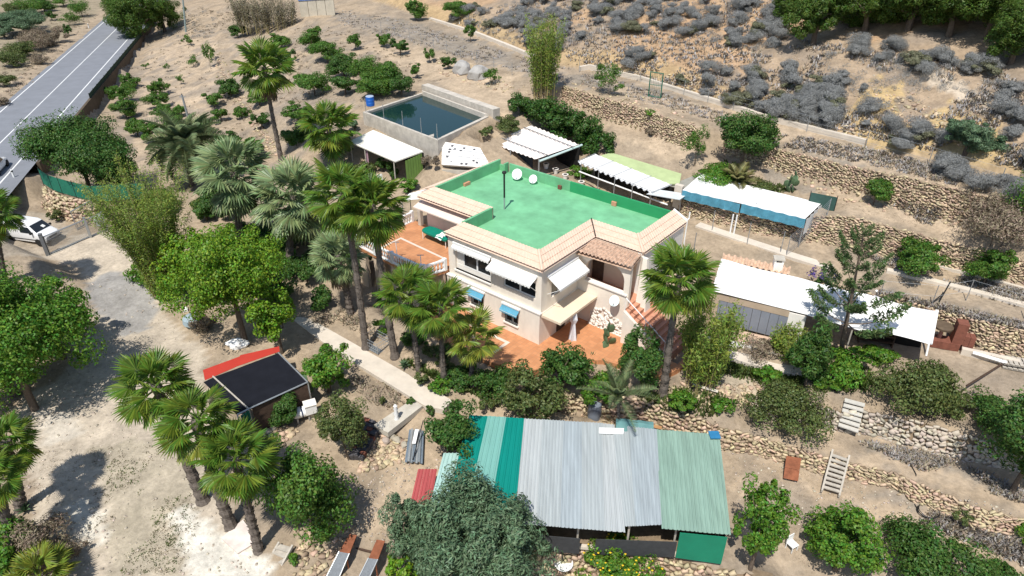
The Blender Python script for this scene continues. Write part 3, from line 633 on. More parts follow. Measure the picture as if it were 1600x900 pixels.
b.box(.7, 1.0, UB + .3, wb[0], 2.35, 5.8); b.box(.7, 1.0, wb[1], 5.1, 2.35, 5.8); b.box(.7, 1.0, wb[0], wb[1], 2.35, wb[2]); b.box(.7, 1.0, wb[0], wb[1], wb[3], 5.8); b.box(.7, 1.05, LB + .35, 5.1, -.6, 2.35)
b.build('side_wall', white_wall, villa)
# bays: recessed glazing with white frames
def window(parent, x0, x1, z0, z1, y, panes=2, rec=.16, fm=white_paint, fw=.07, gm_=glass, axis='y', name='window'):
    fr = MB(); gl = MB(); s_ = 1
    def bx(m_, a0, a1, d0, d1, c0, c1):
        if axis == 'y': m_.box(a0, a1, y + d0, y + d1, c0, c1)
        else: m_.box(y - d1, y - d0, a0, a1, c0, c1)
    bx(fr, x0, x0 + fw, rec, rec + .06, z0, z1); bx(fr, x1 - fw, x1, rec, rec + .06, z0, z1); bx(fr, x0 + fw, x1 - fw, rec, rec + .06, z0, z0 + fw); bx(fr, x0 + fw, x1 - fw, rec, rec + .06, z1 - fw, z1)
    for k in range(1, panes):
        xm = x0 + (x1 - x0) * k / panes; bx(fr, xm - fw, xm + fw, rec - .003, rec + .063, z0 + fw, z1 - fw)
    o = fr.build(name, fm, parent)
    for k in range(panes):
        a0, a1 = x0 + (x1 - x0) * k / panes + fw, x0 + (x1 - x0) * (k + 1) / panes - fw; g = MB(); bx(g, a0, a1, rec + .025, rec + .04, z0 + fw, z1 - fw); g.build('pane', gm_, o)
    return o
b = MB(); b.box(-6.95, -3.5, UB + .18, UB + .299, 3.05, 3.45); b.box(-6.95, -6.25, UB + .2, UB + .298, 3.45, 5.35); b.box(-6.25, -3.6, UB + .2, UB + .298, 4.75, 5.35); b.build('niche_panel', white_wall2, villa)
window(villa, -6.25, -3.6, 3.45, 4.75, UB, 2, .17); window(villa, *W2[:2], W2[2], W2[3], UB, 2, .14)
bb = MB().box(-7.0, -3.45, UB - .1, UB + .18, 2.93, 3.05); bb.build('window_sill', white_wall2, villa)
for lw in LW:
    wn = window(villa, *lw[:2], lw[2], lw[3], LB, 2, .16, gm_=dark); g = MB()
    for k in range(9): x = lw[0] + .08 + (lw[1] - lw[0] - .16) * k / 8; g.box(x - .012, x + .012, LB - .05, LB - .03, lw[2], lw[3])
    for k in (0.05, .5, .95): z = lw[2] + (lw[3] - lw[2]) * k; g.box(lw[0], lw[1], LB - .029, LB - .005, z - .015, z + .015)
    g.build('grille', iron, wn); MB().box(lw[0] - .08, lw[1] + .08, LB - .12, LB + .1, lw[2] - .1, lw[2] - .001).build('sill', white_wall2, wn)
window(villa, wb[0], wb[1], wb[2], wb[3], 1.0, 2, .12, axis='x')
# awnings: fabric, scalloped front edge, arms
def awning(x0, x1, z, proj_, drop, val, y, m, axis='y', arms=True, label=None, group=None, per=.28):
    r_ = empty('awning', label, 'awning', (0, 0, 0), 0, group); r_.parent = None
    r_.location = (O.x, O.y, 0); r_.rotation_euler = (0, 0, -TH)
    def P(u, d, zz): return (u, y - d, zz) if axis == 'y' else (y + d, u, zz)
    f = MB(); n_ = max(6, int((x1 - x0) / per) * 6); Vv = []; Fs = []
    for k in range(n_ + 1):
        u = x0 + (x1 - x0) * k / n_; sag = .02 * math.sin(k * 1.3)
        Vv += [P(u, .02, z), P(u, proj_ * .55, z - drop * .5 - .03 + sag), P(u, proj_, z - drop), P(u, proj_ + .01, z - drop - val * (.62 + .38 * abs(math.sin(math.pi * (u - x0) / per))))]
    for k in range(n_):
        for j in range(3): Fs.append((4 * k + j, 4 * k + j + 1, 4 * k + 5 + j, 4 * k + 4 + j))
    f.v = Vv; f.f = Fs; o = f.build('fabric', m, r_); sd = o.modifiers.new('thick', 'SOLIDIFY'); sd.thickness = .012
    c = MB(); c.hexa([P(x0 - .04, 0, z - .02), P(x1 + .04, 0, z - .02), P(x1 + .04, .14, z - .03), P(x0 - .04, .14, z - .03), P(x0 - .04, 0, z + .1), P(x1 + .04, 0, z + .1), P(x1 + .04, .14, z + .09), P(x0 - .04, .14, z + .09)]); c.build('cassette', white_paint, r_)
    c = MB(); c.tube([P(x0, proj_ - .02, z - drop - .03), P(x1, proj_ - .02, z - drop - .03)], .03, 6).build('front_bar', white_paint, r_)
    if arms:
        for u in (x0 + .05, x1 - .05): MB().tube([P(u, .03, z - drop - .75), P(u, proj_ - .03, z - drop - .05)], .02, 6).build('arm', white_paint, r_)
    return r_
awning(-7.0, -3.42, 5.22, .32, .22, .2, UB, cloth_white, label='short white awning over the left upper window pair', group='white awnings', arms=False)
awning(-3.28, .62, 5.08, .78, .33, .2, UB, cloth_white, label='large white scalloped awning over the front corner window', group='white awnings')
awning(-.35, 3.2, 5.0, 1.08, .64, .2, 1.0, cloth_white, axis='x', label='large white scalloped awning on the right side wall of the villa', group='white awnings')
for k, lw in enumerate(LW): awning(lw[0] - .18, lw[1] + .18, lw[3] + .2, .4, .34, .16, LB, blue_fab, label=['small blue awning over the left ground floor window', 'small blue awning over the right ground floor window'][k], group='blue awnings', arms=False, per=.16)
# arched porch, floor, railing and stairs
AB = 3.5
def arch_wall(b, x0, x1, xa, xb, zs, zt, z0, z1, y, t_, n_=16):
    xm, hw_ = (xa + xb) / 2, (xb - xa) / 2; P = [(x0, z0), (x0, z1), (x1, z1), (x1, z0), (xb, z0)] + [(xm + hw_ * math.cos(math.pi * k / n_), zs + (zt - zs) * math.sin(math.pi * k / n_)) for k in range(n_ + 1)] + [(xa, z0)]
    n2 = len(P); V_ = [(p[0], y, p[1]) for p in P] + [(p[0], y + t_, p[1]) for p in P]
    # quads around the opening
    Fs = []
    arch = list(range(5, 5 + n_ + 1)); 
    Fs += [(0, 1, arch[-1], n2 - 1), (2, 3, 4, arch[0])]
    top = [None] * (n_ + 1); k0 = len(V_)
    for off_ in (0, t_):
        for k in range(n_ + 1): V_.append((xm + hw_ * math.cos(math.pi * k / n_), y + off_, z1))
    for k in range(n_): Fs.append((arch[k], arch[k + 1], k0 + k + 1, k0 + k))
    Fs += [(1, k0 + n_, arch[-1]), (2, arch[0], k0)]
    m_ = n_ + 1
    def back(i): return i + n2 if i < n2 else i + m_
    Fs += [tuple(back(i) for i in reversed(f)) for f in Fs]
    for i in range(n2): j = (i + 1) % n2; Fs.append((i, i + n2, j + n2, j))
    return b.add(V_, Fs)
b = MB(); arch_wall(b, 1.0, 5.15, 1.55, 4.72, 4.25, 5.36, 3.2, 5.56, AB, .28); b.build('porch_arch', white_wall, villa)
b = MB(); b.box(1.0, 5.15, AB - .02, AB + .26, 2.35, 3.2); b.build('porch_parapet', white_wall, villa); MB().box(1.6, 5.05, AB - .12, AB + .34, 3.2, 3.3).build('porch_coping', white_wall2, villa)
MB().box(1.0, 5.3, AB + .26, 5.1, 2.3, 2.6).build('porch_floor', terracotta, villa)
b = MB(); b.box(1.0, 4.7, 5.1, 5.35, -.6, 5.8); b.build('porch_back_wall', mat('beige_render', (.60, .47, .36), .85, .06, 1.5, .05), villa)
MB().box(1.15, 2.1, 5.04, 5.098, 2.6, 4.7).build('porch_door', wood_dark, villa)
b = MB(); b.prism([(1.05, AB - .02), (5.3, AB - .02), (5.3, AB + .25), (1.05, AB + .25)], -.6, 2.35); b.build('porch_base', white_wall, villa)
# white boulder cladding at the foot of the porch wall
VV = []; 
for k in range(230):
    u = rnd(0, 1); x = 2.3 + u * 3.0; z = -.3 + (rnd(0, 1) ** 1.2) * 1.8 * (1 - abs(u - .35) * .7); M = Matrix.Rotation(rnd(0, 6), 3, 'Y') @ Matrix.Diagonal((rnd(.16, .36), rnd(.1, .16), rnd(.12, .26)))
    VV.append(STONES[k % 8] @ np.array(M).T + np.array((x, AB - .04 - max(0, .9 - z) * .12, z)))
o = put('white_stone_cladding', mesh_np('cladding', np.concatenate(VV), (np.arange(230)[:, None, None] * 8 + HEX).reshape(-1, 4), mat('white_rock', (.74, .69, .62), .9, .1, 3, .2, island=.12)), villa); o['kind'] = 'stuff'
# tapering white pier
MB().hexa([(5.3, 4.0, -.4), (6.5, 4.0, -.4), (6.5, 5.0, -.4), (5.0, 5.0, -.4), (5.3, 4.75, 5.75), (5.6, 4.75, 5.75), (5.6, 5.0, 5.75), (5.0, 5.0, 5.75)]).build('pier', white_wall, villa)
st = MB().prism([(5.3, 2.95), (5.31, 2.95), (5.31, 5.6), (5.3, 5.6)], 0, 2.55).build('stairs', terracotta, villa)
for k in range(10): MB().box(5.32 + k * .36, 5.32 + (k + 1) * .36, 2.95, 5.6, -.5, 2.44 - k * .25).build('step', terracotta, st); MB().box(5.32 + (k + 1) * .36 - .03, 5.325 + (k + 1) * .36, 2.97, 5.58, 2.44 - k * .25, 2.452 - k * .25).build('nosing', mat('nosing', (.30, .13, .075)), st)
b = MB(); b.hexa([(5.3, 2.7, -.6), (8.9, 2.7, -.6), (8.9, 2.94, -.6), (5.3, 2.94, -.6), (5.3, 2.7, 2.5), (8.9, 2.7, .1), (8.9, 2.94, .1), (5.3, 2.94, 2.5)]); b.build('stair_side_wall', white_wall, villa)
b = MB(); b.tube([(5.35, 2.82, 2.5), (5.35, 2.82, 3.5), (8.6, 2.82, 1.3)], .035, 6); b.tube([(7, 2.82, 1.3), (7, 2.82, 2.4)], .025, 6); b.tube([(8.6, 2.82, .2), (8.6, 2.82, 1.3)], .025, 6); b.build('handrail', white_paint, villa)
# cream slab roof over the ground floor door, white curtain post, dark door
MB().prism([(1.06, -1.0), (2.7, -1.0), (2.7, AB - .05), (1.06, AB - .05)], 2.12, 2.3).build('door_canopy', mat('cream_slab', (.72, .60, .45), .8, .05, 2, .04), villa)
b = MB(); b.box(1.052, 1.09, .9, 1.9, -.1, 2.0); b.build('ground_floor_door', wood_dark, villa)
cu = MB(); Vv = []
for i, (z, r_) in enumerate(((2.1, .17), (1.6, .26), (1.2, .12), (.7, .17), (0, .24), (-.14, .25))):
    for k in range(10): rr = r_ * (1 + .25 * (-1) ** k); Vv.append((2.5 + rr * math.cos(.628 * k), .9 + rr * math.sin(.628 * k), z))
cu.add(Vv, [(i * 10 + k, i * 10 + (k + 1) % 10, (i + 1) * 10 + (k + 1) % 10, (i + 1) * 10 + k) for i in range(5) for k in range(10)])
c = cu.build('curtain', mat('pale_curtain', (.68, .70, .74), .7, .08, 4, .1), None, (O.x, O.y, 0), (0, 0, -TH)); tag(c, 'white curtain tied round the post of the cream door canopy', 'curtain')
# lower orange terrace
otile = bpy.data.materials.new('orange_paving'); t, b_ = nodes(otile); L = t.links.new
tc = t.nodes.new('ShaderNodeTexCoord'); br = t.nodes.new('ShaderNodeTexBrick'); br.offset = 0; br.inputs['Scale'].default_value = 1; br.inputs['Brick Width'].default_value = .32; br.inputs['Row Height'].default_value = .32; br.inputs['Mortar Size'].default_value = .008
br.inputs['Color1'].default_value = (.56, .255, .115, 1); br.inputs['Color2'].default_value = (.47, .205, .09, 1); br.inputs['Mortar'].default_value = (.36, .20, .11, 1); L(tc.outputs['Object'], br.inputs[0])
n = t.nodes.new('ShaderNodeTexNoise'); n.inputs['Scale'].default_value = 1.1; n.inputs['Detail'].default_value = 7; L(tc.outputs['Object'], n.inputs[0]); mr = t.nodes.new('ShaderNodeMapRange'); mr.inputs[3].default_value = .72; mr.inputs[4].default_value = 1.25; L(n.outputs[0], mr.inputs[0])
vm = t.nodes.new('ShaderNodeVectorMath'); vm.operation = 'SCALE'; L(br.outputs[0], vm.inputs[0]); L(mr.outputs[0], vm.inputs['Scale']); L(vm.outputs[0], b_.inputs['Base Color']); b_.inputs['Roughness'].default_value = .75
o = MB().prism([(-7.8, -1.15), (1.0, -1.15), (1.05, -1.15), (1.05, AB), (5.6, AB), (9.6, 3.0), (9.6, 6), (11, 6), (9.5, 1.2), (5.5, .2), (3.2, -1.6), (2.4, -4.3), (-3.4, -5.3), (-7.8, -4.2)], -.75, -.14).build('lower_terrace', otile, None, (O.x, O.y, 0), (0, 0, -TH)); o['kind'] = 'structure'
inl = mat('cream_inlay', (.66, .56, .47), .8, .06, 3)
b = MB()
for p in ([(-5.5, -2.2), (-.7, -2.2), (-.7, -2.45), (-5.5, -2.45)], [(-.95, -2.45), (-.7, -2.45), (-.7, -3.8), (-.95, -3.8)]): b.prism(p, -.14, -.134)
o = b.build('paving_inlay', inl, None, (O.x, O.y, 0), (0, 0, -TH)); o['kind'] = 'structure'
# upper terrace with balustrade
up = MB().prism([(-15.9, -2.95), (-8.2, -3.15), (-7.7, -1.16), (-7.62, 3.29), (-14.2, 3.29), (-15.9, 3.29)], 2.5, 2.75).build('upper_terrace', otile, villa)
b = MB()
for q in ([(-14.3, .35), (-9.0, .1), (-9.0, -.1), (-14.3, .15)], [(-9.2, -.1), (-9.0, -.1), (-9.0, -2.0), (-9.2, -2.0)], [(-14.3, .15), (-14.1, .15), (-14.1, -2.0), (-14.3, -2.0)], [(-14.1, -2.0), (-9.2, -2.0), (-9.2, -1.82), (-14.1, -1.82)]): b.prism(q, 2.745, 2.756)
b.build('terrace_inlay', inl, villa)
b = MB()
fx = [(-15.8, -15.0), (-14.0, -13.0), (-12, -11), (-10, -9), (-8.3, -7.8)]
for a0, a1 in fx: b.box(a0, a1, -2.9, -2.6, -1.6, 2.5)
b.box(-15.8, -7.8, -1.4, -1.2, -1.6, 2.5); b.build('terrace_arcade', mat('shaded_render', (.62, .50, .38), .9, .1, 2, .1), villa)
bal = MB(); bal.lathe([(.06, 0), (.06, .06), (.035, .12), (.075, .3), (.04, .5), (.06, .6), (.06, .66)], n=6); bme = bal.mesh('baluster', white_paint)
def balustrade(P, label, parent_z=2.75):
    t = empty('balustrade', label, 'balustrade', (O.x, O.y, 0), -TH, 'white terrace balustrades'); P = [Vector((p[0], p[1], parent_z)) for p in P]
    rl = MB(); bs = MB()
    for p, q in zip(P, P[1:]):
        d = (q - p).normalized(); n_ = Vector((-d.y, d.x, 0)) * .09; e = d * 0
        for m_, z0, z1 in ((rl, .78, .9), (bs, .005, .11)): m_.hexa([p - n_ + Vector((0, 0, z0)), q - n_ + Vector((0, 0, z0)), q + n_ + Vector((0, 0, z0)), p + n_ + Vector((0, 0, z0)), p - n_ + Vector((0, 0, z1)), q - n_ + Vector((0, 0, z1)), q + n_ + Vector((0, 0, z1)), p + n_ + Vector((0, 0, z1))])
        k = int((q - p).length / .26)
        for i in range(k): put('baluster', bme, t, p.lerp(q, (i + .5) / k) + Vector((0, 0, .11)))
    rl.build('rail', white_paint, t); bs.build('base', white_paint, t)
    for p in P: MB().box(p.x - .12, p.x + .12, p.y - .12, p.y + .12, p.z + .005, p.z + 1.0).build('newel', white_paint, t)
balustrade([(-15.75, 3.0), (-15.75, .2), (-15.75, -2.8)], 'white balustrade on the far left edge of the upper terrace behind the palm heads')
balustrade([(-15.5, -2.82), (-13.6, -2.95), (-11.6, -3.0), (-8.5, -3.0)], 'long white balustrade along the front of the upper terrace behind the palms')
balustrade([(-8.25, -2.9), (-7.75, -1.25)], 'short white balustrade joining the villa front wall at the terrace corner')
# setback wall of the terrace: flat awning, door, cabinet
MB().hexa([(-14.1, 1.75, 4.95), (-8.1, 1.75, 4.95), (-8.1, 3.29, 5.45), (-14.1, 3.29, 5.45), (-14.1, 1.75, 5.05), (-8.1, 1.75, 5.05), (-8.1, 3.29, 5.55), (-14.1, 3.29, 5.55)]).build('terrace_hood', mat('pink_panel', (.74, .62, .54), .7, .05, 2), villa)
MB().box(-10.2, -8.9, 3.24, 3.298, 2.75, 4.7).build('terrace_door', wood_dark, villa)
# chimney pipe and loose roof objects
cp = empty('flue_pipe', 'tall black flue pipe standing on the green roof', 'chimney', hw(-7.35, 5.2, 5.55)); MB().lathe([(.06, 0), (.06, 1.0)], n=10).build('steel_base', steel, cp); MB().lathe([(.07, 1.0), (.07, 2.95)], n=10).build('black_pipe', iron, cp); MB().lathe([(.1, 2.95), (.17, 3.0), (.17, 3.12), (.05, 3.2)], n=12).build('cap', iron, cp)
def dish(px, py, r_, label, z=5.55, loc=None, aim=(-.25, -1, .75), col=white_paint):
    p = loc or at(px, py, z); t = empty('satellite_dish', label, 'satellite dish', p, group='satellite dishes')
    a = Vector(aim).normalized(); q = a.to_track_quat('Z', 'Y'); c = Vector((0, 0, r_ * 1.0 + .05)); m = MB(); V_ = []
    for i in range(6):
        rr = r_ * i / 5
        for k in range(20): V_.append(c + q @ Vector((rr * math.cos(k * math.pi / 10), rr * 1.1 * math.sin(k * math.pi / 10), .22 * r_ * (i / 5) ** 2)))
    m.add(V_, [(i * 20 + k, i * 20 + (k + 1) % 20, (i + 1) * 20 + (k + 1) % 20, (i + 1) * 20 + k) for i in range(5) for k in range(20)])
    o = m.build('reflector', col, t, smooth=True); o.modifiers.new('t', 'SOLIDIFY').thickness = .02
    f = c + a * r_ * 1.1 - Vector((0, 0, r_ * .7)); MB().tube([c - Vector((0, 0, r_ * .85)) - a * .02, f], .02, 6).build('feed_arm', steel, t); MB().lathe([(.05, -.06), (.05, .08)], f, 8).build('feed_horn', white_paint, t)
    back = c - a * .12
    if loc is None: MB().tube([(back.x, back.y, 0), back], .03, 6).build('mast', steel, t)
    else: MB().tube([back + Vector((.05, .35, -.1)), back], .03, 6).build('bracket', steel, t)
dish(808, 281, .44, 'larger white satellite dish on the roof, left of the pair'); dish(833, 287, .35, 'smaller white satellite dish on the roof, right of the pair')
pw = hw(4.35, AB - .45, 2.35); dish(0, 0, .36, 'pale satellite dish fixed to the white wall below the arched porch', loc=pw, aim=(-.45, -1, .8), col=mat('pale_dish', (.74, .82, .80), .5, .05, 3))
for k, (a_, b2, lab, m, sz) in enumerate(((-12.9, 6.9, 'long terracotta block lying against the left roof parapet', terracotta, (.2, .7, .28)), (-6.35, 11.2, 'dark red brick block by the back parapet near the dishes', brickred, (.32, .18, .34)), (-1.05, 11.2, 'terracotta brick block at the middle of the back parapet', terracotta, (.42, .18, .36)), (2.6, 11.2, 'terracotta brick block at the right end of the back parapet', terracotta, (.38, .18, .3)))):
    if k == 3: continue
    o = MB().box(-sz[0] / 2, sz[0] / 2, -sz[1] / 2, sz[1] / 2, 0, sz[2]).build('roof_block', m, None, hw(a_, b2, 5.552), (0, 0, -TH)); bevel(o); tag(o, lab, 'block', 'blocks on the roof')
# green covered table with white towel on the upper terrace
p0 = hw(-11.5, 1.75, 2.758); tb = empty('covered_table', 'table with a fitted dark green cover on the upper terrace', 'table', p0, -TH)
b = MB(); V_ = []
for z, s_ in ((.62, 1.0), (.78, 1.0), (.80, .96)):
    for x, y in [(-1.45, -.1), (-1.3, -.42), (-.9, -.55), (1.3, -.55), (1.45, -.5), (1.45, .5), (1.3, .55), (-.9, .55), (-1.3, .42)]: V_.append((x * s_, y * s_, z))
b.add(V_, [(i * 9 + k, i * 9 + (k + 1) % 9, (i + 1) * 9 + (k + 1) % 9, (i + 1) * 9 + k) for i in range(2) for k in range(9)] + [tuple(range(18, 27)), tuple(range(8, -1, -1))]); b.build('cover', mat('green_cover', (.0, .20, .135), .6, .12, 2, .1), tb)
lg = MB().tube([(0, 0, 0), (0, 0, .63)], .03, 6).mesh('leg', white_paint)
for x in (-1.2, 1.35):
    for y in (-.45, .45): put('leg', lg, tb, (x, y, 0))
b = MB(); V_ = []; 
for i in range(7):
    for j in range(6): V_.append((.35 + j * .13 + .05 * math.sin(i * 2), -.62 + i * .17, .83 + .05 * math.sin(i * 1.7 + j) + (.0 if 0 < i < 6 else -.16)))
b.add(V_, [(i * 6 + j, i * 6 + j + 1, i * 6 + j + 7, i * 6 + j + 6) for i in range(6) for j in range(5)]); o = b.build('towel', white_paint, None, p0, (0, 0, -TH)); o.modifiers.new('t', 'SOLIDIFY').thickness = .03; tag(o, 'white towel lying over the green covered table', 'towel')
o = MB().plate([(1.0, -.1, .86), (1.4, -.3, .88), (1.5, .3, .87), (1.1, .35, .9)], .05).build('dark_cloth', mat('navy_cloth', (.012, .014, .03), .9), None, p0, (0, 0, -TH)); tag(o, 'dark navy cloth on the end of the green covered table', 'cloth')
for px, py, lab in ((621, 405, 'left slim post with a clothes line on the upper terrace'), (659, 426, 'right slim post with a clothes line by the terrace front balustrade')):
    p = at(px, py, 2.757); t = empty('line_post', lab, 'post', p, group='clothes line posts'); MB().tube([(0, 0, 0), (0, 0, 1.5)], .03, 6).build('pole', white_paint, t); MB().box(-.25, .25, -.02, .02, 1.45, 1.5).build('crossbar', steel, t)
p = hw(-14.7, 3.0, 2.757); o = MB().box(-.17, .17, -.17, .17, 0, 1.9).build('garden_pillar', concrete, None, p, (0, 0, -TH)); bevel(o); tag(o, 'grey concrete pillar at the far left corner of the upper terrace', 'pillar')
print('villa', round(time.time() - T0, 1))
# ------------------------------------------------------------------ roofs and canopies
def post_me(h, r_, m): return MB().tube([(0, 0, -.3), (0, 0, h)], r_, 8).mesh('post', m)
def bilerp(Q, u, v): return Q[0].lerp(Q[1], u).lerp(Q[3].lerp(Q[2], u), v)
def cloth_roof(parent, name, Q, m, c0, nu=24, nv=10, wave=0.0, waves=0, sag=0.0, thick=.02, edge=0.0, dirv='u', wob=.0):
    """roof sheet on four corners (far-left, far-right, near-right, near-left) with ripples and sag"""
    Vv = []; ph = rnd(0, 6)
    for j in range(nv + 1):
        for i in range(nu + 1):
            u, v = i / nu, j / nv; p = bilerp(Q, u, v).copy()
            k = u if dirv == 'u' else v
            p.z += wave * math.cos(2 * math.pi * waves * k) - sag * 16 * u * (1 - u) * v * (1 - v) + wob * math.sin(u * 9 + ph) * math.sin(v * 5 + ph)
            if edge and v > .999: p.z -= edge * (.5 - .5 * math.cos(2 * math.pi * waves * u)) * .6
            Vv.append(p - c0)
    f = [(j * (nu + 1) + i, (j + 1) * (nu + 1) + i, (j + 1) * (nu + 1) + i + 1, j * (nu + 1) + i + 1) for j in range(nv) for i in range(nu)]
    b = MB(); b.v = [tuple(v) for v in Vv]; b.f = f; o = b.build(name, m, parent, smooth=False)
    md = o.modifiers.new('t', 'SOLIDIFY'); md.thickness = thick; md.offset = -1
    return o
def posts_at(parent, pts, c0, r_, m, zg=None):
    for p in pts:
        g = (gz(p.x, p.y) if zg is None else zg) - .1; put('post', MB().tube([(0, 0, 0), (0, 0, p.z - g)], r_, 8).mesh('post', m), parent, Vector((p.x, p.y, g)) - c0)
def hang(parent, name, p, q, z0, z1, m, c0, t_=.03, folds=0, amp=.05):
    """hanging sheet between p and q, from z1 down to z0"""
    n_ = max(2, folds * 4); b = MB(); d = (q - p); nn = Vector((-d.y, d.x, 0)).normalized()
    for i in range(n_ + 1):
        u = i / n_; c = p.lerp(q, u) - c0 + nn * amp * (math.sin(u * folds * 2 * math.pi) if folds else 0)
        zt = z1 if not isinstance(z1, tuple) else z1[0] + (z1[1] - z1[0]) * u; zb = z0 if not isinstance(z0, tuple) else z0[0] + (z0[1] - z0[0]) * u
        b.v += [(c.x, c.y, zb - c0.z), (c.x, c.y, zt - c0.z)]
    b.f = [(2 * i, 2 * i + 2, 2 * i + 3, 2 * i + 1) for i in range(n_)]
    o = b.build(name, m, parent); o.modifiers.new('t', 'SOLIDIFY').thickness = t_; return o
def quad(*px): return [at(*p) for p in px]
# white roofed shed beside the pond
Q = quad((583, 203, 5.9), (661, 236, 5.9), (617, 252, 5.45), (545, 221, 5.45)); c0 = Vector((Q[3].x, Q[3].y, 2.9))
t = empty('open_shed', 'open shed with a flat white roof in front of the pond wall', 'shed', c0)
MB().plate([q - c0 for q in Q], .12).build('roof', mat('pale_cream_roof', (.80, .77, .68), .8, .06, 1.2, .05), t); posts_at(t, [Q[3].lerp(Q[2], f) - Vector((0, -.15, .1)) for f in (.03, .35, .97)], c0, .06, wood_grey, 2.8); posts_at(t, [Q[0].lerp(Q[1], f) - Vector((0, .1, .1)) for f in (.03, .97)], c0, .06, wood_grey, 2.8)
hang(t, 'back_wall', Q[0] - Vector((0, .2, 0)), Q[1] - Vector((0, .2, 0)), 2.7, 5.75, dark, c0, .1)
gp = mat('green_boards', (.14, .24, .055), .8, .2, 3, .1, stretch=(6, 6, .4))
a0, a1 = Q[2].lerp(Q[1], .35), Q[2].lerp(Q[1], 1.0)
for k in range(7): u0, u1 = a0.lerp(a1, k / 7 + .008), a0.lerp(a1, (k + 1) / 7 - .008); hang(t, 'board', u0, u1, 2.75, 5.28 + .07 * k, gp, c0, .05)
hang(t, 'curtain', Q[3].lerp(Q[2], .33) + Vector((0, .4, 0)), Q[3].lerp(Q[2], .40) + Vector((0, .4, 0)), 3.1, 5.2, mat('pink_cloth', (.45, .28, .33), .9), c0, .02, 3)
def simple_chair(p, rz, m, lab):
    t = empty('garden_chair', lab, 'chair', p, rz); MB().box(-.24, .24, -.24, .24, .42, .46).build('seat', m, t); MB().box(-.24, .24, .21, .25, .47, .95).build('backrest', m, t)
    l = MB().box(-.02, .02, -.02, .02, 0, .42).mesh('leg', m)
    for x in (-.21, .21):
        for y in (-.21, .21): put('leg', l, t, (x, y, 0))
simple_chair(Vector((Q[2].x - 1.6, Q[2].y + .5, 2.95)), .4, white_paint, 'white garden chair standing in the mouth of the open shed')
# pond: concrete tank with water
PZ = 6.95; PP = [at(573, 175, PZ), at(660, 146, PZ), at(757, 182, PZ), at(683, 217, PZ)]; c0 = Vector((PP[3].x, PP[3].y, 4.0))
pd = empty('water_tank', 'concrete irrigation pond full of dark blue green water', 'pond', c0)
cen = sum(PP, Vector()) / 4
def off_poly(P, d): return [p + (p - cen).normalized() * d for p in P]
OutP = off_poly(PP, .42); nm = []
for i in range(4):
    p, q, p2, q2 = PP[i], PP[(i + 1) % 4], OutP[i], OutP[(i + 1) % 4]; z0 = -4.6; top = Vector((0, 0, [.0, .25, .02, .0][i])); 
    MB().hexa([p - c0 + Vector((0, 0, z0)), q - c0 + Vector((0, 0, z0)), q2 - c0 + Vector((0, 0, z0)), p2 - c0 + Vector((0, 0, z0)), p - c0 + top, q - c0 + top, q2 - c0 + top, p2 - c0 + top]).build('tank_wall', rim_conc, pd)
ob = MB()
p, q = off_poly(PP, .9)[1], off_poly(PP, .9)[2]; nn = (q - p).normalized(); nn = Vector((-nn.y, nn.x, 0))
MB().hexa([v - c0 for v in (p - Vector((0, 0, 1.2)), q - Vector((0, 0, 1.2)), q + nn * .9 - Vector((0, 0, 1.2)), p + nn * .9 - Vector((0, 0, 1.2)), p + Vector((0, 0, .75)), q + Vector((0, 0, .75)), q + nn * .9 + Vector((0, 0, .75)), p + nn * .9 + Vector((0, 0, .75)))]).build('back_kerb', rim_conc, pd)
wm = bpy.data.materials.new('pond_water'); tt, bb_ = nodes(wm); bb_.inputs['Base Color'].default_value = (.008, .031, .029, 1); bb_.inputs['Roughness'].default_value = .06; bb_.inputs['Specular IOR Level'].default_value = .28
nz = tt.nodes.new('ShaderNodeTexNoise'); nz.inputs['Scale'].default_value = 3.5; nz.inputs['Detail'].default_value = 4; bpn = tt.nodes.new('ShaderNodeBump'); bpn.inputs['Strength'].default_value = .08; tt.links.new(nz.outputs[0], bpn.inputs['Height']); tt.links.new(bpn.outputs[0], bb_.inputs['Normal'])
o = MB().plate([p + Vector((0, 0, -.22)) for p in off_poly(PP, .1)], .3).build('water', wm); o['kind'] = 'structure'
mk = MB().tube([(0, 0, 0), (0, 0, 1.5)], .03, 6).mesh('post', steel)
for k, (e, f) in enumerate(((3, .02), (3, .28), (3, .55), (3, .8), (2, .0))):
    p = OutP[e].lerp(OutP[(e + 1) % 4], 1 - f) if e == 3 else OutP[3]; p = OutP[0].lerp(OutP[3], f) if e == 3 else OutP[3]
    o = put('post', mk, pd, p + (cen - p).normalized() * .2 - c0)
p = at(579, 165, PZ + .02); dr = empty('drum', 'bright blue plastic drum on the far left rim of the pond', 'drum', p); MB().lathe([(.42, 0), (.45, .05), (.45, .3), (.47, .33), (.45, .36), (.45, .62), (.47, .65), (.45, .68), (.44, .98)], n=18).build('body', plastic_blue, dr); MB().lathe([(.44, .981), (.40, 1.03)], n=18).build('lid', mat('grey_blue', (.35, .42, .52), .5), dr)
p = at(668, 212, PZ - .15); o = MB().plate([p, at(678, 209, PZ - .15), at(678, 213, PZ - .15), at(664, 214, PZ - .15)], .1).build('floating_board', wood_grey); tag(o, 'pale board floating at the near corner of the pond', 'board')
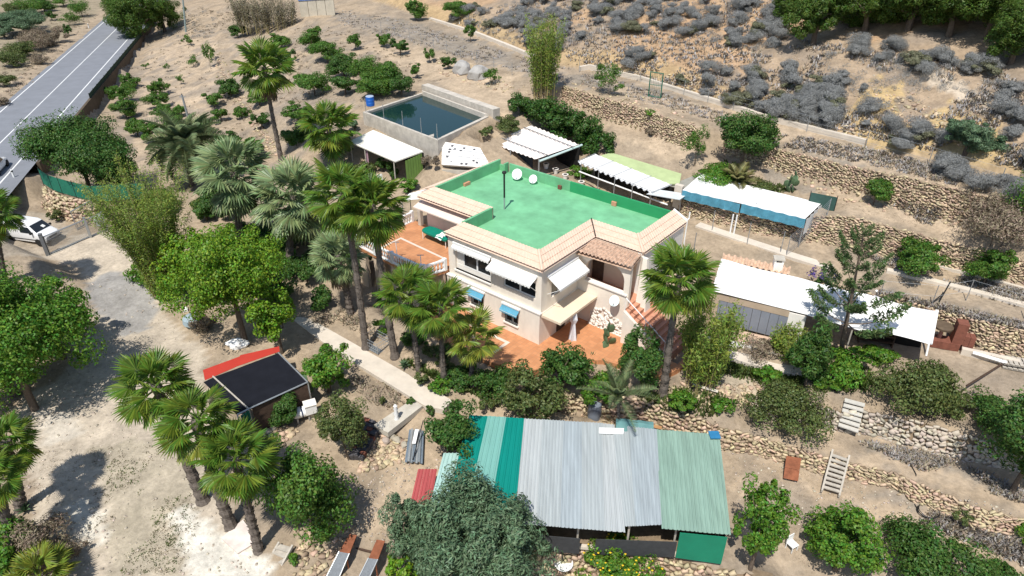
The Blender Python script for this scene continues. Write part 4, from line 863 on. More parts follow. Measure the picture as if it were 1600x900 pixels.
# white paved roof with dark square holes (skylight slab) behind the villa
Q = quad((691, 221, 6.45), (750, 231, 6.3), (768, 262, 5.0), (690, 257, 5.0)); c0 = Vector((Q[3].x, Q[3].y, 3))
t = empty('slab_roof', 'white patched slab roof dotted with dark tiles behind the villa', 'roof', c0); MB().plate([q - c0 for q in Q], .25).build('slab', sheet_white, t)
hb = MB().box(-.12, .12, -.10, .10, 0, .03).mesh('dark_tile', mat('dark_tile_grey', (.10, .10, .11), .8))
wt = MB().box(-.6, .6, -.45, .45, 0, .02).mesh('white_tile', white_paint)
N_ = (Q[1] - Q[0]).cross(Q[3] - Q[0]).normalized(); N_ = N_ if N_.z > 0 else -N_; qr = N_.to_track_quat('Z', 'Y')
for i in range(4):
    for j in range(5):
        u, v = .14 + .2 * i + rnd(-.08, .08), .1 + .19 * j + rnd(-.08, .08)
        if i + j < 1: continue
        o = put('dark_tile', hb, t, bilerp(Q, u, v) - c0 + N_ * .02); o.rotation_mode = 'QUATERNION'; o.rotation_quaternion = qr
MB().tube([at(676, 217, 5.6) - c0, at(770, 262, 5.0) - c0], .08, 6).build('pipe', white_paint, t)
for f in (.3, .6): MB().tube([bilerp(Q, 0, f) - c0 + N_ * .15, bilerp(Q, 1, f) - c0 + N_ * .15], .025, 5).build('rail', steel, t)
hang(t, 'side_wall', Q[3], Q[2], 2.6, (4.5, 4.6), concrete, c0, .1); hang(t, 'side_wall', Q[0], Q[3], 2.6, (5.3, 4.5), concrete_pale, c0, .1)
o = MB().plate(quad((680, 262, 3.9), (707, 263, 3.9), (699, 277, 3.6), (684, 276, 3.6)), .1).build('plain_slab', sheet_white); tag(o, 'small plain white panel below the dotted slab roof', 'slab')
# lean-to canopy left of villa roof
Q = quad((640, 302, 4.7), (686, 291, 5.1), (654, 311, 4.7), (628, 313, 4.5)); c0 = Vector((Q[3].x, Q[3].y, 2.75)); t = empty('canopy', 'small white fabric canopy at the back left corner of the villa', 'canopy', c0)
cloth_roof(t, 'fabric', Q, cloth_white, c0, 8, 6, sag=.12); posts_at(t, [Q[3], Q[0]], c0, .04, steel)
# pergola with rippled white fabric behind the roof
Q = quad((831, 196, 6.2), (905, 226, 5.9), (838, 249, 5.4), (766, 223, 5.7)); c0 = Vector((Q[3].x, Q[3].y, 3)); t = empty('pergola', 'pergola with rippled white fabric roof and grey steel frame above the green roof', 'pergola', c0)
cloth_roof(t, 'fabric', Q, mat('warm_canvas', (.82, .74, .68), .75, .07, 1.5, .1), c0, 66, 8, wave=.05, waves=11)
for v in (.2, .78): MB().tube([bilerp(Q, 0, v) - c0 + Vector((0, 0, .16)), bilerp(Q, 1.06, v) - c0 + Vector((0, 0, .16))], .045, 6).build('beam', grey_paint, t)
gf = mat('pale_green_frame', (.50, .63, .60), .5, .05, 2)
MB().tube([Q[1] - c0 + Vector((.3, .2, -.1)), Q[2] - c0 + Vector((.3, -.2, -.1))], .11, 6).build('gutter', gf, t); posts_at(t, [Q[2] + Vector((.25, 0, 0)), Q[3] + Vector((.1, .3, 0)), Q[1], Q[3].lerp(Q[2], .45)], c0, .07, steel)
hang(t, 'dark_screen', Q[3] + Vector((.2, .9, 0)), Q[2] + Vector((-.3, 1.4, 0)), 2.6, (5.4, 5.1), mat('dark_blue_screen', (.02, .03, .04), .8), c0, .05); hang(t, 'blue_tarp', Q[3] + Vector((.2, .5, 0)), Q[3].lerp(Q[2], .25) + Vector((0, .5, 0)), 2.8, 5.3, mat('blue_grey_tarp', (.05, .10, .15), .7), c0, .04, 4, .12)
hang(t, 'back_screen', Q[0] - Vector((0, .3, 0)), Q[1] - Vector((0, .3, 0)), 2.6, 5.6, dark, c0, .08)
p = at(888, 248, 3.4); bx = empty('wall_unit', 'white air conditioner unit under the end of the pergola', 'appliance', p); MB().box(-.4, .4, -.2, .2, .4, 1.4).build('casing', white_paint, bx); MB().lathe([(.28, -.01), (.28, .012)], n=14).build('fan_grille', iron, bx, (0, -.205, .9), (R(90), 0, 0)); MB().box(-.5, .5, -.25, .25, 0, .4).build('plinth', concrete, bx)
for k, (px, py) in enumerate(((853, 263), (868, 271), (908, 291), (883, 280))): 
    p = ground(px, py); pt = empty('plant_pot', ['pale plant pot below the pergola, far left one', 'pale plant pot below the pergola, second from left', 'pale plant pot by the scalloped canopy corner, far right one', 'pale plant pot right of the pergola post, third from left'][k], 'pot', p, group='plant pots behind the roof'); MB().lathe([(.2, 0), (.28, .45), (.31, .45), (.31, .5), (.26, .5)], n=12).build('pot', white_wall2, pt); MB().lathe([(.25, .49), (.1, .52)], n=10).build('soil', dark, pt)
# canopy with scalloped edge and pale green flat part
Q = quad((931, 241, 5.4), (1050, 289, 5.3), (1020, 301, 5.0), (903, 253, 5.1)); c0 = Vector((Q[3].x, Q[3].y, 3)); t = empty('scalloped_canopy', 'white canvas canopy with scalloped front edge and pale green back strip', 'canopy', c0)
cloth_roof(t, 'fabric', Q, cloth_white, c0, 72, 6, wave=.02, waves=14, edge=.26)
G_ = quad((955, 237, 5.5), (1065, 270, 5.4), (1062, 285, 5.32), (1045, 286, 5.3), (935, 243, 5.42)); MB().plate([g - c0 - Vector((0, 0, .08)) for g in G_], .1).build('green_roof', mat('pale_green_roof', (.42, .50, .25), .85, .12, 1, .1), t)
for u in (0, .25, .5, .75, 1): MB().tube([bilerp(Q, u, 0) - c0 + Vector((0, 0, .1)), bilerp(Q, u, 1) - c0 + Vector((0, 0, .1))], .025, 5).build('rafter', steel, t)
MB().tube([Q[3] - c0 + Vector((0, -.1, .12)), Q[2] - c0 + Vector((0, -.1, .12))], .03, 5).build('front_rail', steel, t)
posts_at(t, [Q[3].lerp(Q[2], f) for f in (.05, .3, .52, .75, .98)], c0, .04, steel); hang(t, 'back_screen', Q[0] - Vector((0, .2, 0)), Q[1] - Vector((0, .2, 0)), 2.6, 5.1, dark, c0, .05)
MB().tube([at(905, 268, 4.3) - c0, at(1043, 320, 4.2) - c0], .07, 6).build('white_pipe', white_paint, t)
p = at(1056, 334, 2.9); o = MB().box(-.35, .35, -.2, .2, 0, 2.7).build('pillar', concrete_pale, None, p, (0, 0, -TH)); bevel(o); tag(o, 'weathered pale pillar between the scalloped canopy and the blue edged canopy', 'pillar')
Q = quad((1100, 268, 5.3), (1125, 279, 5.3), (1085, 300, 5.0), (1045, 290, 5.0)); c0 = Vector((Q[3].x, Q[3].y, 3)); t = empty('link_roof', 'grey translucent sheet roof linking the two white canopies', 'roof', c0); MB().plate([q - c0 for q in Q], .06).build('sheet', mat('grey_sheet', (.30, .29, .25), .7, .2, 1.5), t); MB().plate([at(1028, 296, 5.1) - c0, at(1075, 303, 5.0) - c0, at(1062, 312, 4.9) - c0, at(1010, 303, 4.9) - c0], .05).build('clear_sheet', mat('milky_sheet', (.55, .58, .58), .5, .1, 2), t); posts_at(t, [Q[2], Q[3], Q[1]], c0, .05, steel)
# blue edged white canopy
Q = quad((1097, 271, 5.6), (1283, 318, 5.5), (1258, 342, 5.35), (1066, 297, 5.4)); c0 = Vector((Q[3].x, Q[3].y, 3)); t = empty('blue_edged_canopy', 'long white sheet canopy with a hanging blue tarpaulin front edge', 'canopy', c0)
cloth_roof(t, 'sheet', Q, cloth_white, c0, 30, 8, sag=.12, wob=.05)
for f0, f1 in ((0, .49), (.5, 1.0)): hang(t, 'blue_valance', Q[3].lerp(Q[2], f0) + Vector((0, -.12, 0)), Q[3].lerp(Q[2], f1) + Vector((0, -.12, 0)), (Q[3].z - .75, Q[3].z - .8), (5.42, 5.38), blue_deep, c0, .03, 5, .07)
hang(t, 'side_net', Q[2] + Vector((.1, -.1, 0)), Q[1] + Vector((.1, 0, 0)), (3.9, 4.6), (5.3, 5.45), mat('white_net', (.55, .55, .54), .9, .1, 3), c0, .02, 4, .06)
posts_at(t, [at(1146, 335, 4.7), at(1152, 336, 4.7)], c0, .06, white_paint); posts_at(t, [Q[3], Q[2]], c0, .045, steel)
for k, (px, py) in enumerate(((1083, 398), (1112, 362), (1167, 382), (1219, 396), (1176, 350))):
    p = ground(px, py); MB().tube([p - c0, p - c0 + Vector((0, 0, 1.9))], .035, 6).build('fence_post', steel, t)
hang(t, 'net_fence', ground(1225, 400), ground(1283, 350) + Vector((0, .5, 0)), 2.8, 4.2, mat('old_net', (.22, .21, .20), .9, .2, 3), c0, .015, 6, .08) if False else None
# ------------------------------------------------------------------ outbuilding with white sheeting, shade sail
Q = quad((1127, 405, 3.75), (1288, 447, 3.55), (1330, 490, 3.0), (1115, 455, 3.0)); Q = quad((1127, 405, 3.75), (1290, 445, 3.5), (1262, 492, 2.95), (1112, 454, 3.1)); c0 = Vector((Q[3].x, Q[3].y, .7))
t = empty('outbuilding', 'low outbuilding under white roof sheeting with a grey shutter front', 'outbuilding', c0)
cloth_roof(t, 'roof_sheeting', Q, sheet_white if False else cloth_white, c0, 30, 10, wave=.0, waves=5, wob=.05, sag=.0)
Qe = quad((1288, 445, 3.52), (1378, 466, 3.5), (1346, 517, 2.8), (1260, 492, 2.97)); cloth_roof(t, 'roof_sheeting', Qe, cloth_white, c0, 12, 10, sag=.12, wob=.05)
F0, F1 = at(1126, 498, .9), at(1232, 528, .9); Fw = [at(1118, 462, 2.85), at(1262, 499, 2.75)]
fr = mat('ochre_render', (.46, .36, .26), .9, .12, 1.5, .1)
base0 = Fw[0] + Vector((.1, .25, -2.0)); base1 = Fw[1] + Vector((0, .25, -2.0))
def wallp(name, f0, f1, z0, z1, m, dz=0, th=.1):
    p, q = base0.lerp(base1, f0) - c0, base0.lerp(base1, f1) - c0; d = (q - p).normalized(); nn = Vector((d.y, -d.x, 0)); nn.z = 0; nn.normalize(); p, q = p + nn * dz, q + nn * dz
    return MB().hexa([Vector((p.x, p.y, z0)), Vector((q.x, q.y, z0)), Vector((q.x, q.y, z0)) - nn * th, Vector((p.x, p.y, z0)) - nn * th, Vector((p.x, p.y, z1)), Vector((q.x, q.y, z1)), Vector((q.x, q.y, z1)) - nn * th, Vector((p.x, p.y, z1)) - nn * th]).build(name, m, t)
wallp('front_wall', 0, .045, -.3, 2.2, fr); wallp('front_wall', .82, 1.0, -.3, 2.1, white_wall2); wallp('lintel', .045, .82, 1.72, 2.2, fr, .002)
for k in range(8): wallp('shutter_panel', .045 + k * .0969 + .002, .045 + (k + 1) * .0969 - .002, -.1, 1.72, mat('blue_grey_shutter', (.23, .25, .29), .6, .06, 2, 0), -.02, .05)
hang(t, 'end_wall', base0, Q[0] + Vector((0, -.2, 0)), .3, (2.9, 3.4), fr, c0, .15)
barrel('roof_tiles', at(1130, 396, 3.9) - c0, at(1236, 418, 3.8) - c0, at(1128, 407, 3.62) - c0, at(1232, 431, 3.5) - c0, mat('orange_barrel_tile', (.58, .40, .28), .85, .3, 3, .1), t, per=.42, amp=.09, courses=2)
p = at(1213, 424, 3.4); ch = empty('chimney', 'square white chimney with a slotted cap beside the barrel tiles', 'chimney', p, -.2); MB().box(-.32, .32, -.3, .3, -.8, .85).build('stack', white_wall2, ch)
for x in (-.26, .26): MB().box(x - .06, x + .06, -.28, .28, .85, 1.05).build('cap_pier', white_wall2, ch)
MB().box(-.38, .38, -.36, .36, 1.05, 1.14).build('cap_slab', concrete, ch)
o = MB().plate(quad((1110, 506, .82), (1240, 535, .78), (1236, 549, .78), (1106, 520, .82)), .5).build('pink_terrace', mat('pink_paving', (.56, .40, .29), .85, .08, 1.5, .05)); o['kind'] = 'structure'
o = MB().plate(quad((1106, 521, .70), (1238, 551, .68), (1236, 558, .68), (1104, 527, .70)), .6).build('terrace_kerb', sheet_white); o['kind'] = 'structure'
# shade sail
Q = quad((1366, 461, 3.6), (1463, 486, 3.3), (1453, 538, 2.6), (1330, 513, 2.75)); c0 = Vector((Q[2].x, Q[2].y, .5)); t = empty('shade_sail', 'stretched white shade sail with two leaning white posts', 'shade sail', c0)
nu, nv = 26, 14; b = MB()
for j in range(nv + 1):
    for i in range(nu + 1):
        u, v = i / nu, j / nv; p = bilerp(Q, u, v).copy(); e = .16 * math.sin(math.pi * u); s_ = .08 * math.sin(math.pi * v)
        p += (bilerp(Q, u, .5) - bilerp(Q, u, v)) * e * (abs(2 * v - 1)) * .8; p.z -= .35 * math.sin(math.pi * u) * math.sin(math.pi * v); b.v.append(tuple(p - c0))
b.f = [(j * (nu + 1) + i, (j + 1) * (nu + 1) + i, (j + 1) * (nu + 1) + i + 1, j * (nu + 1) + i + 1) for j in range(nv) for i in range(nu)]
o = b.build('fabric', mat('sail_canvas', (.84, .82, .79), .7, .03, .5, .06), t, smooth=True); o.modifiers.new('t', 'SOLIDIFY').thickness = .015
for p, g in ((Q[1], at(1447, 556, .45)), (Q[0] + Vector((.2, .2, .2)), at(1372, 470, 2.0))):
    d = (p - g); MB().tube([g - c0, g + d * 1.03 - c0], .07, 8).build('post', white_paint, t)
MB().tube([Q[1] - c0 + Vector((.08, 0, .02)), Q[2] - c0 + Vector((.08, 0, .02))], .07, 8).build('edge_bar', white_paint, t)
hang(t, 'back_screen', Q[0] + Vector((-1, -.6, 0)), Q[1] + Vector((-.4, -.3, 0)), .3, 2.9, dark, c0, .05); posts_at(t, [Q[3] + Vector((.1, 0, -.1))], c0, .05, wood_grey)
p = ground(1372, 545) + Vector((0, .6, 0)); tb = empty('wooden_rack', 'grey wooden rack in the shade under the white shade sail', 'rack', p, -.25)
for z in (.35, .8): MB().box(-1.1, 1.1, -.3, .3, z, z + .05).build('shelf', wood_dark, tb)
for x in (-1.05, 1.05): MB().box(x - .04, x + .04, -.28, .28, 0, 1.2).build('upright', wood_dark, tb)
# ------------------------------------------------------------------ tin roofed shed at the bottom
FZ, NZ = .15, -.55
def ribs(name, P0, P1, P2, P3, m, parent, c0, pitch=.2, h=.035, trap=True):
    """corrugated sheet: P0-P1 far edge, P3-P2 near edge; ribs run from far to near"""
    n_ = max(2, int(round((P1 - P0).length / pitch))); prof = [(0, 0), (.3, 0), (.38, h), (.62, h), (.7, 0)] if trap else [(k / 6, h * .5 * (1 - math.cos(2 * math.pi * k / 6))) for k in range(6)]
    us = [(i + a) / n_ for i in range(n_) for a, _ in prof] + [1.0]; hs = [z for i in range(n_) for _, z in prof] + [0]
    b = MB(); rows = 5
    for v in np.linspace(0, 1, rows):
        for u, z in zip(us, hs): p = P0.lerp(P1, u).lerp(P3.lerp(P2, u), v) - c0; b.v.append((p.x, p.y, p.z + z))
    w_ = len(us); b.f = [(j * w_ + i, (j + 1) * w_ + i, (j + 1) * w_ + i + 1, j * w_ + i + 1) for j in range(rows - 1) for i in range(w_ - 1)]
    o = b.build(name, m, parent); o.modifiers.new('t', 'SOLIDIFY').thickness = .012; return o
tin = mat('grey_tin', (.385, .42, .42), .55, .14, .7, .03, .15, stretch=(5, .35, 1)); tin2 = mat('blue_grey_tin', (.35, .395, .41), .55, .16, .9, .03, .15, stretch=(3, .3, 1)); tin3 = mat('pale_tin', (.42, .445, .44), .55, .12, .8, .03, .12, stretch=(3, .3, 1))
gtin = mat('pale_green_tin', (.235, .35, .285), .6, .18, .8, .03, .1, stretch=(3, .4, 1)); dtin = mat('teal_tin', (.0, .205, .165), .55, .08, 1, .02, .05, stretch=(3, .4, 1)); mtin = mat('mid_green_tin', (.17, .38, .33), .6, .08, 1, .02, .05, stretch=(3, .4, 1)); rtin = mat('red_tin', (.40, .085, .085), .55, .1, 1, .02, .1, stretch=(3, .4, 1)); ltin = mat('mint_tin', (.36, .53, .49), .6, .1, .9, .02, .1, stretch=(3, .4, 1))
c0 = Vector((at(940, 760, -.5).x, at(940, 760, -.5).y, -2.9)); shed = empty('tin_shed', 'large shed roofed with grey and green corrugated metal sheets', 'shed', c0)
farx = [(818, 653), (1024, 671), (1122, 679)]; 
def fy(x): return lerp_line([(733, 649), (818, 654), (938, 661), (1024, 671), (1122, 679)], x)
def far(x, dy=0): return at(x, fy(x) + dy, FZ)
def nearp(x, dy=0): return at(x, lerp_line([(700, 800), (803, 815), (975, 829), (1034, 826), (1140, 836)], x) + dy, NZ)
fx_ = [(818, 803), (848, 838), (879, 873), (909, 909), (938, 943), (958, 975), (980, 992), (1003, 1013), (1024, 1034), (1048, 1060), (1073, 1087), (1098, 1114), (1122, 1140)]
mats_ = [tin3, tin, tin2, tin, tin3, tin, tin2, tin2, gtin, gtin, gtin, gtin]
for k in range(12):
    (a0, b0), (a1, b1) = fx_[k], fx_[k + 1]; lf = Vector((0, 0, .012 * (k % 2))); dyn = 3 if k < 5 else -6 if k < 8 else 0; dyf = 9 if k in (5,) else 0
    ribs('roof_sheet', far(a0, dyf) + lf, far(a1 + 2, dyf) + lf, nearp(b1 + 2, dyn) + lf, nearp(b0, dyn) + lf, mats_[k], shed, c0, pitch=.19 if k < 8 else .23, h=.04)
for k, (a0, a1, m, b0, b1) in enumerate(((733, 762, dtin, 692, 726), (762, 790, mtin, 726, 762), (790, 818, dtin, 762, 803))):
    lf = Vector((0, 0, .02 + .012 * (k % 2))); ribs('roof_sheet', far(a0) + lf, far(a1 + 1) + lf, at(b1 + 1, 815, NZ + .05) + lf, at(b0, 810, NZ + .05) + lf, m, shed, c0, pitch=.3, h=.03)
lf = Vector((0, 0, -.35))
ribs('side_roof_sheet', at(693, 708, -.45), at(722, 708, -.45), at(700, 815, -.95), at(664, 815, -.95), ltin, shed, c0, pitch=.22, h=.04)
for k in range(3): f0, f1 = k / 3, (k + 1) / 3; A0, A1, B0, B1 = at(653, 733, -1.1), at(683, 733, -1.1), at(640, 789, -1.4), at(673, 789, -1.4); ribs('red_roof_sheet', A0.lerp(A1, f0 + .01), A0.lerp(A1, f1), B0.lerp(B1, f1), B0.lerp(B1, f0 + .01), rtin, shed, c0, pitch=.42, h=.03)
MB().plate([v - c0 for v in quad((936, 668, .21), (975, 669, .21), (974, 678, .19), (936, 677, .19))], .03).build('white_flashing', white_paint, shed)
# frame, walls, dark inside
pts = [nearp(x, -12) for x in (830, 905, 985, 1060, 1128)]; posts_at(shed, [p + Vector((0, .1, -.08)) for p in pts], c0, .06, wood_grey, -2.9); posts_at(shed, [far(x, 6) - Vector((0, 0, .1)) for x in (740, 830, 930, 1020, 1112)], c0, .06, wood_grey, -2.9)
fl = [nearp(x, -8) for x in (700, 805, 905, 1062, 1138)]
def low(p, q, z0, z1, m, name, dy=0): return hang(shed, name, p + Vector((0, dy, 0)), q + Vector((0, dy, 0)), z0, z1, m, c0, .04)
low(fl[1], fl[2].lerp(fl[3], .02), -2.95, -1.75, dark_net, 'net_panel', -.1); low(fl[2].lerp(fl[3], .18), fl[3], -2.95, -1.75, dark_net, 'net_panel', -.1); low(fl[3] + Vector((.05, 0, 0)), fl[4], (-2.95, -3.1), -1.0, mat('green_panel', (.01, .20, .115), .7, .1, 1, .05), 'green_panel', -.12)
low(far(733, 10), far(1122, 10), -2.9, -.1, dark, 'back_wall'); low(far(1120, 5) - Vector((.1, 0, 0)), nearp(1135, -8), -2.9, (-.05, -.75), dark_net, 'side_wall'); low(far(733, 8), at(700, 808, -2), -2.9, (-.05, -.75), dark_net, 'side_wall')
o = MB().plate([v - c0 for v in [far(735, 3) * 1.0, far(1120, 3), nearp(1138, -10), nearp(700, -10)]], .02) 
MB().prism([tuple((far(737, 8) - c0).xy), tuple((far(1118, 8) - c0).xy), tuple((nearp(1134, -10) - c0).xy), tuple((nearp(704, -10) - c0).xy)], -.15, .02).build('floor', earth_fill, shed)
MB().hexa([v - c0 for v in [p + Vector((0, 0, dz)) for dz in (0, .2) for p in quad((838, 848, -3.0), (1065, 866, -3.0), (1065, 871, -3.0), (838, 853, -3.0))]]).build('plinth', concrete_pale, shed)
p = far(1118, 1); o = MB().box(-.3, .3, -.3, .3, .05, .1).build('blue_tarpaulin', mat('blue_sheet', (.03, .18, .35), .6), None, p + Vector((-.1, -.1, .03))); tag(o, 'small blue sheet on the far right corner of the tin roof', 'tarpaulin')
# ------------------------------------------------------------------ black shade shelter with red strip
Q = quad((435, 552, 1.0), (481, 598, .6), (389, 640, .5), (333, 589, .9)); c0 = Vector((Q[2].x, Q[2].y, -1.4)); t = empty('shade_shelter', 'shelter roofed with black shade cloth and a red strip along its far side', 'shelter', c0)
bk = mat('black_shade_cloth', (.014, .015, .02), .95, .15, 1.5, .06, spec=.05); cloth_roof(t, 'black_cloth', Q, bk, c0, 20, 16, sag=.06, wob=.03)
Q2 = quad((333, 590, .86), (388, 641, .48), (371, 649, .5), (318, 597, .86)); cloth_roof(t, 'black_cloth', Q2, bk, c0, 6, 12, sag=.02)
Qr = quad((434, 541, 1.0), (437, 548, 1.05), (320, 592, .95), (316, 579, .85)); cloth_roof(t, 'red_sheet', quad((375, 555, .95), (436, 541, 1.05), (437, 549, 1.08), (368, 573, 1.02)), mat('red_sheet_mat', (.46, .045, .03), .6, .06, 1.5), c0, 10, 4); cloth_roof(t, 'red_sheet', quad((317, 578, .85), (377, 556, .95), (369, 573, 1.0), (320, 594, .95)), MATS['red_sheet_mat'], c0, 10, 4)
for p, q in ((Q[3], Q[2]), (Q[0], Q[1]), (Q[1], Q[2]), (Q2[2], Q[2])): MB().tube([p - c0 + Vector((0, 0, .06)), q - c0 + Vector((0, 0, .06))], .05, 6).build('beam', wood_grey if (p, q) == (Q[3], Q[2]) else steel, t)
posts_at(t, [Q[1], Q[2], Q2[2], Q[0]], c0, .05, steel)
hang(t, 'green_curtain', Q2[2] + Vector((.2, 0, 0)), Q[2], (-.6, -.6), .45, mat('green_tarp', (.01, .13, .085), .7, .15, 2, .1), c0, .02, 3, .06); hang(t, 'white_curtain', Q2[2].lerp(Q[2], .5) + Vector((0, -.03, 0)), Q[2] + Vector((0, -.03, 0)), -1.4, -.55, white_paint, c0, .02, 3, .06)
hang(t, 'dark_wall', Q[2] + Vector((.1, .2, 0)), Q[1], -1.6, (.4, .5), wood_dark, c0, .05)
print('roofs', round(time.time() - T0, 1))
# ------------------------------------------------------------------ plants
def leaves_np(C, N, s, asp=2.0, droop=.25, rs=None):
    """rhombic leaves at points C, roughly facing N, size s"""
    n = len(C); rs = rs or NR
    N = N + rs.normal(0, .55, (n, 3)); N /= np.linalg.norm(N, axis=1)[:, None] + 1e-9
    T = rs.normal(0, 1, (n, 3)); T -= (T * N).sum(1)[:, None] * N; T /= np.linalg.norm(T, axis=1)[:, None] + 1e-9; Bn = np.cross(N, T)
    L_ = s * rs.uniform(.7, 1.35, n)[:, None]; W_2 = L_ / asp
    V_ = np.stack([C - T * L_ * .5, C + Bn * W_2 * .5 + N * L_ * .06, C + T * L_ * .5 - N * L_ * droop * .5, C - Bn * W_2 * .5 + N * L_ * .06], 1)
    return V_.reshape(-1, 3), np.arange(n * 4).reshape(n, 4)
def crown_pts(n, clumps, R0, Hh, rc, rough, z0, rs, top=1.0, taper=0.0, inner=.25):
    """leaf points in clumps spread through an uneven ellipsoid of radius R0, from z0 to Hh"""
    nl = int(rs.integers(6, 10)); lobes = []
    for i in range(nl):
        az = 6.283 * (i + rs.uniform(-.3, .3)) / nl * 2.0; el = rs.uniform(-1.05, 1.05); d = np.array([math.cos(az) * math.cos(el), math.sin(az) * math.cos(el), math.sin(el)]); q_ = rs.uniform(.42, .66); lobes.append((d * q_, rs.uniform(.30, .50) * (1 + rough * rs.uniform(-.4, .4))))
    lobes.append((np.array([0, 0, .05]), .62)); cs = []; wts = np.array([l[1] ** 2 for l in lobes]); wts /= wts.sum()
    while len(cs) < clumps:
        c_, r_ = lobes[rs.choice(len(lobes), p=wts)]; d = rs.normal(0, 1, 3); d /= np.linalg.norm(d); q = c_ + d * r_ * rs.uniform(.6, 1.05)
        if taper: q[:2] *= 1 - taper * (q[2] + 1) / 2
        cs.append(q)
    cs = np.array(cs); k = rs.integers(0, clumps, n); d = rs.normal(0, 1, (n, 3)); d /= np.linalg.norm(d, axis=1)[:, None]
    rr = rc * .78 * rs.uniform(.5, 1.45, clumps)[k] * np.where(rs.uniform(0, 1, n) < inner, rs.uniform(0, 1, n), rs.uniform(.75, 1.05, n))
    P = cs[k] + d * rr[:, None]; hz = (Hh - z0) / 2
    C = np.stack([P[:, 0] * R0, P[:, 1] * R0, z0 + hz + P[:, 2] * hz], 1); C[:, 2] = np.maximum(C[:, 2], .02)
    Nn = d * .8 + P * .5 + np.array([0, 0, .45]); return C, Nn, cs, hz
def trunk_mb(Hh, R0, z0, cs, hz, r0, rs, limbs=6, multi=1):
    b = MB()
    for m_ in range(multi):
        ox, oy = (0, 0) if multi == 1 else (rs.uniform(-.12, .12) * R0, rs.uniform(-.12, .12) * R0); hk = z0 + (Hh - z0) * .25
        b.tube([(ox, oy, -.4), (ox * 1.1, oy * 1.1, hk * .4), (ox * 1.6 + r0 * .5, oy * 1.6, hk)], r0 / math.sqrt(multi), 7, r0 * .65 / math.sqrt(multi))
        for i in range(max(2, limbs // multi)):
            c = cs[rs.integers(0, len(cs))]; e = np.array([c[0] * R0 * .85, c[1] * R0 * .85, z0 + hz + c[2] * hz * .8]); s_ = np.array([ox * 1.6 + r0 * .5, oy * 1.6, hk]); mid = (s_ + e) / 2 + rs.normal(0, .08, 3) * R0
            if e[2] < hk: e[2] = hk + .2
            b.tube([s_ - np.array([0, 0, r0]), mid, e], r0 * .5 / math.sqrt(multi), 5, r0 * .12)
    return b
SPEC = dict(  # leaf material, leaf size, aspect, leaf layers, clump size, roughness, crown base, trunk radius, name, category
    citrus=(L_CIT, .155, 1.7, 2.2, .30, .30, .10, .09, 'citrus_tree', 'tree'), dark=(L_DRK, .165, 1.8, 2.2, .26, .35, .12, .12, 'broadleaf_tree', 'tree'),
    yellow=(L_YEL, .165, 1.6, 1.9, .20, .46, .16, .15, 'broadleaf_tree', 'tree'), bright=(L_BRT, .165, 1.6, 2.0, .22, .42, .10, .15, 'broadleaf_tree', 'tree'),
    olive=(L_OLV, .19, 3.4, 2.4, .20, .40, .06, .2, 'olive_tree', 'tree'), dusty=(L_DUST, .15, 1.7, 1.6, .28, .4, .05, .07, 'bush', 'bush'), pine=(L_PIN, .22, 3.5, 2.6, .18, .5, .0, .2, 'pine_tree', 'tree'),
    thin=(L_CIT, .16, 1.6, .75, .36, .5, .12, .06, 'young_tree', 'tree'), bush=(L_DRK, .17, 1.7, 2.0, .34, .35, 0, .05, 'bush', 'bush'), green=(L_BRT, .17, 1.8, 1.9, .32, .4, 0, .05, 'bush', 'bush'),
    brown=(L_BRN, .18, 4, 1.0, .35, .5, 0, .05, 'dry_bush', 'bush'), conifer=(L_DRK, .20, 3, 2.2, .24, .3, 0, .08, 'conifer', 'tree'), grey=(L_GRY, .2, 5, 1.5, .34, .3, 0, .04, 'grey_shrub', 'shrub'), red=(L_RED, .2, 2, 1.3, .3, .4, .1, .06, 'bush', 'bush'))
LIB = {}
def plant_mesh(sp, R0, Hh, var):
    m_, ls, asp, lay, rc, rough, zb, tr, _, _ = SPEC[sp]
    rb = min((.45, .7, 1.0, 1.4, 2.0, 2.8, 3.8, 5.2), key=lambda v: abs(math.log(v / R0))); ar = min((.55, .8, 1.1, 1.5, 2.1, 3.0), key=lambda v: abs(math.log(v / (Hh / R0))))
    key = (sp, rb, ar, var)
    if key not in LIB:
        rs = np.random.default_rng(abs(hash(str(key))) % 99991 if False else (len(LIB) * 37 + 11)); H_ = rb * ar; z0 = zb * H_
        area = 4 * math.pi * rb * (rb + (H_ - z0) / 2) / 2; s = ls * (1 if rb < 3 else 1.12) * (.8 if rb < .8 else 1); n = int(min(42000, max(160, lay * area / (s * s / asp * .5) * .62))); cl = int(max(10, min(110, 6.5 * rb * rb + 12) * (.3 / rc)))
        C, Nn, cs, hz = crown_pts(n, cl, rb, H_, rc, rough, z0, rs, taper=.75 if sp == 'conifer' else .15)
        V_, F_ = leaves_np(C, Nn, s, asp, rs=rs); me = mesh_np('crown', V_, F_, m_)
        tm = trunk_mb(H_, rb, z0, cs, hz, tr * (rb / 2) ** .7, rs, 6, 3 if sp in ('thin', 'dusty', 'bush', 'green', 'brown') else 1).mesh('trunk', trunk_m)
        LIB[key] = (me, tm, rb, H_)
    return LIB[key]
NV = [0]
def plant(sp, p, R0, Hh, label, group=None, name=None, cat=None, extra=None):
    NV[0] += 1; me, tm, rb, H_ = plant_mesh(sp, R0, Hh, NV[0] % 2); s_ = SPEC[sp]
    t = empty(name or s_[8], label, cat or s_[9], p, rnd(0, 6.28), group, (R0 / rb, R0 / rb, Hh / H_))
    put('trunk', tm, t); put('crown', me, t)
    return t
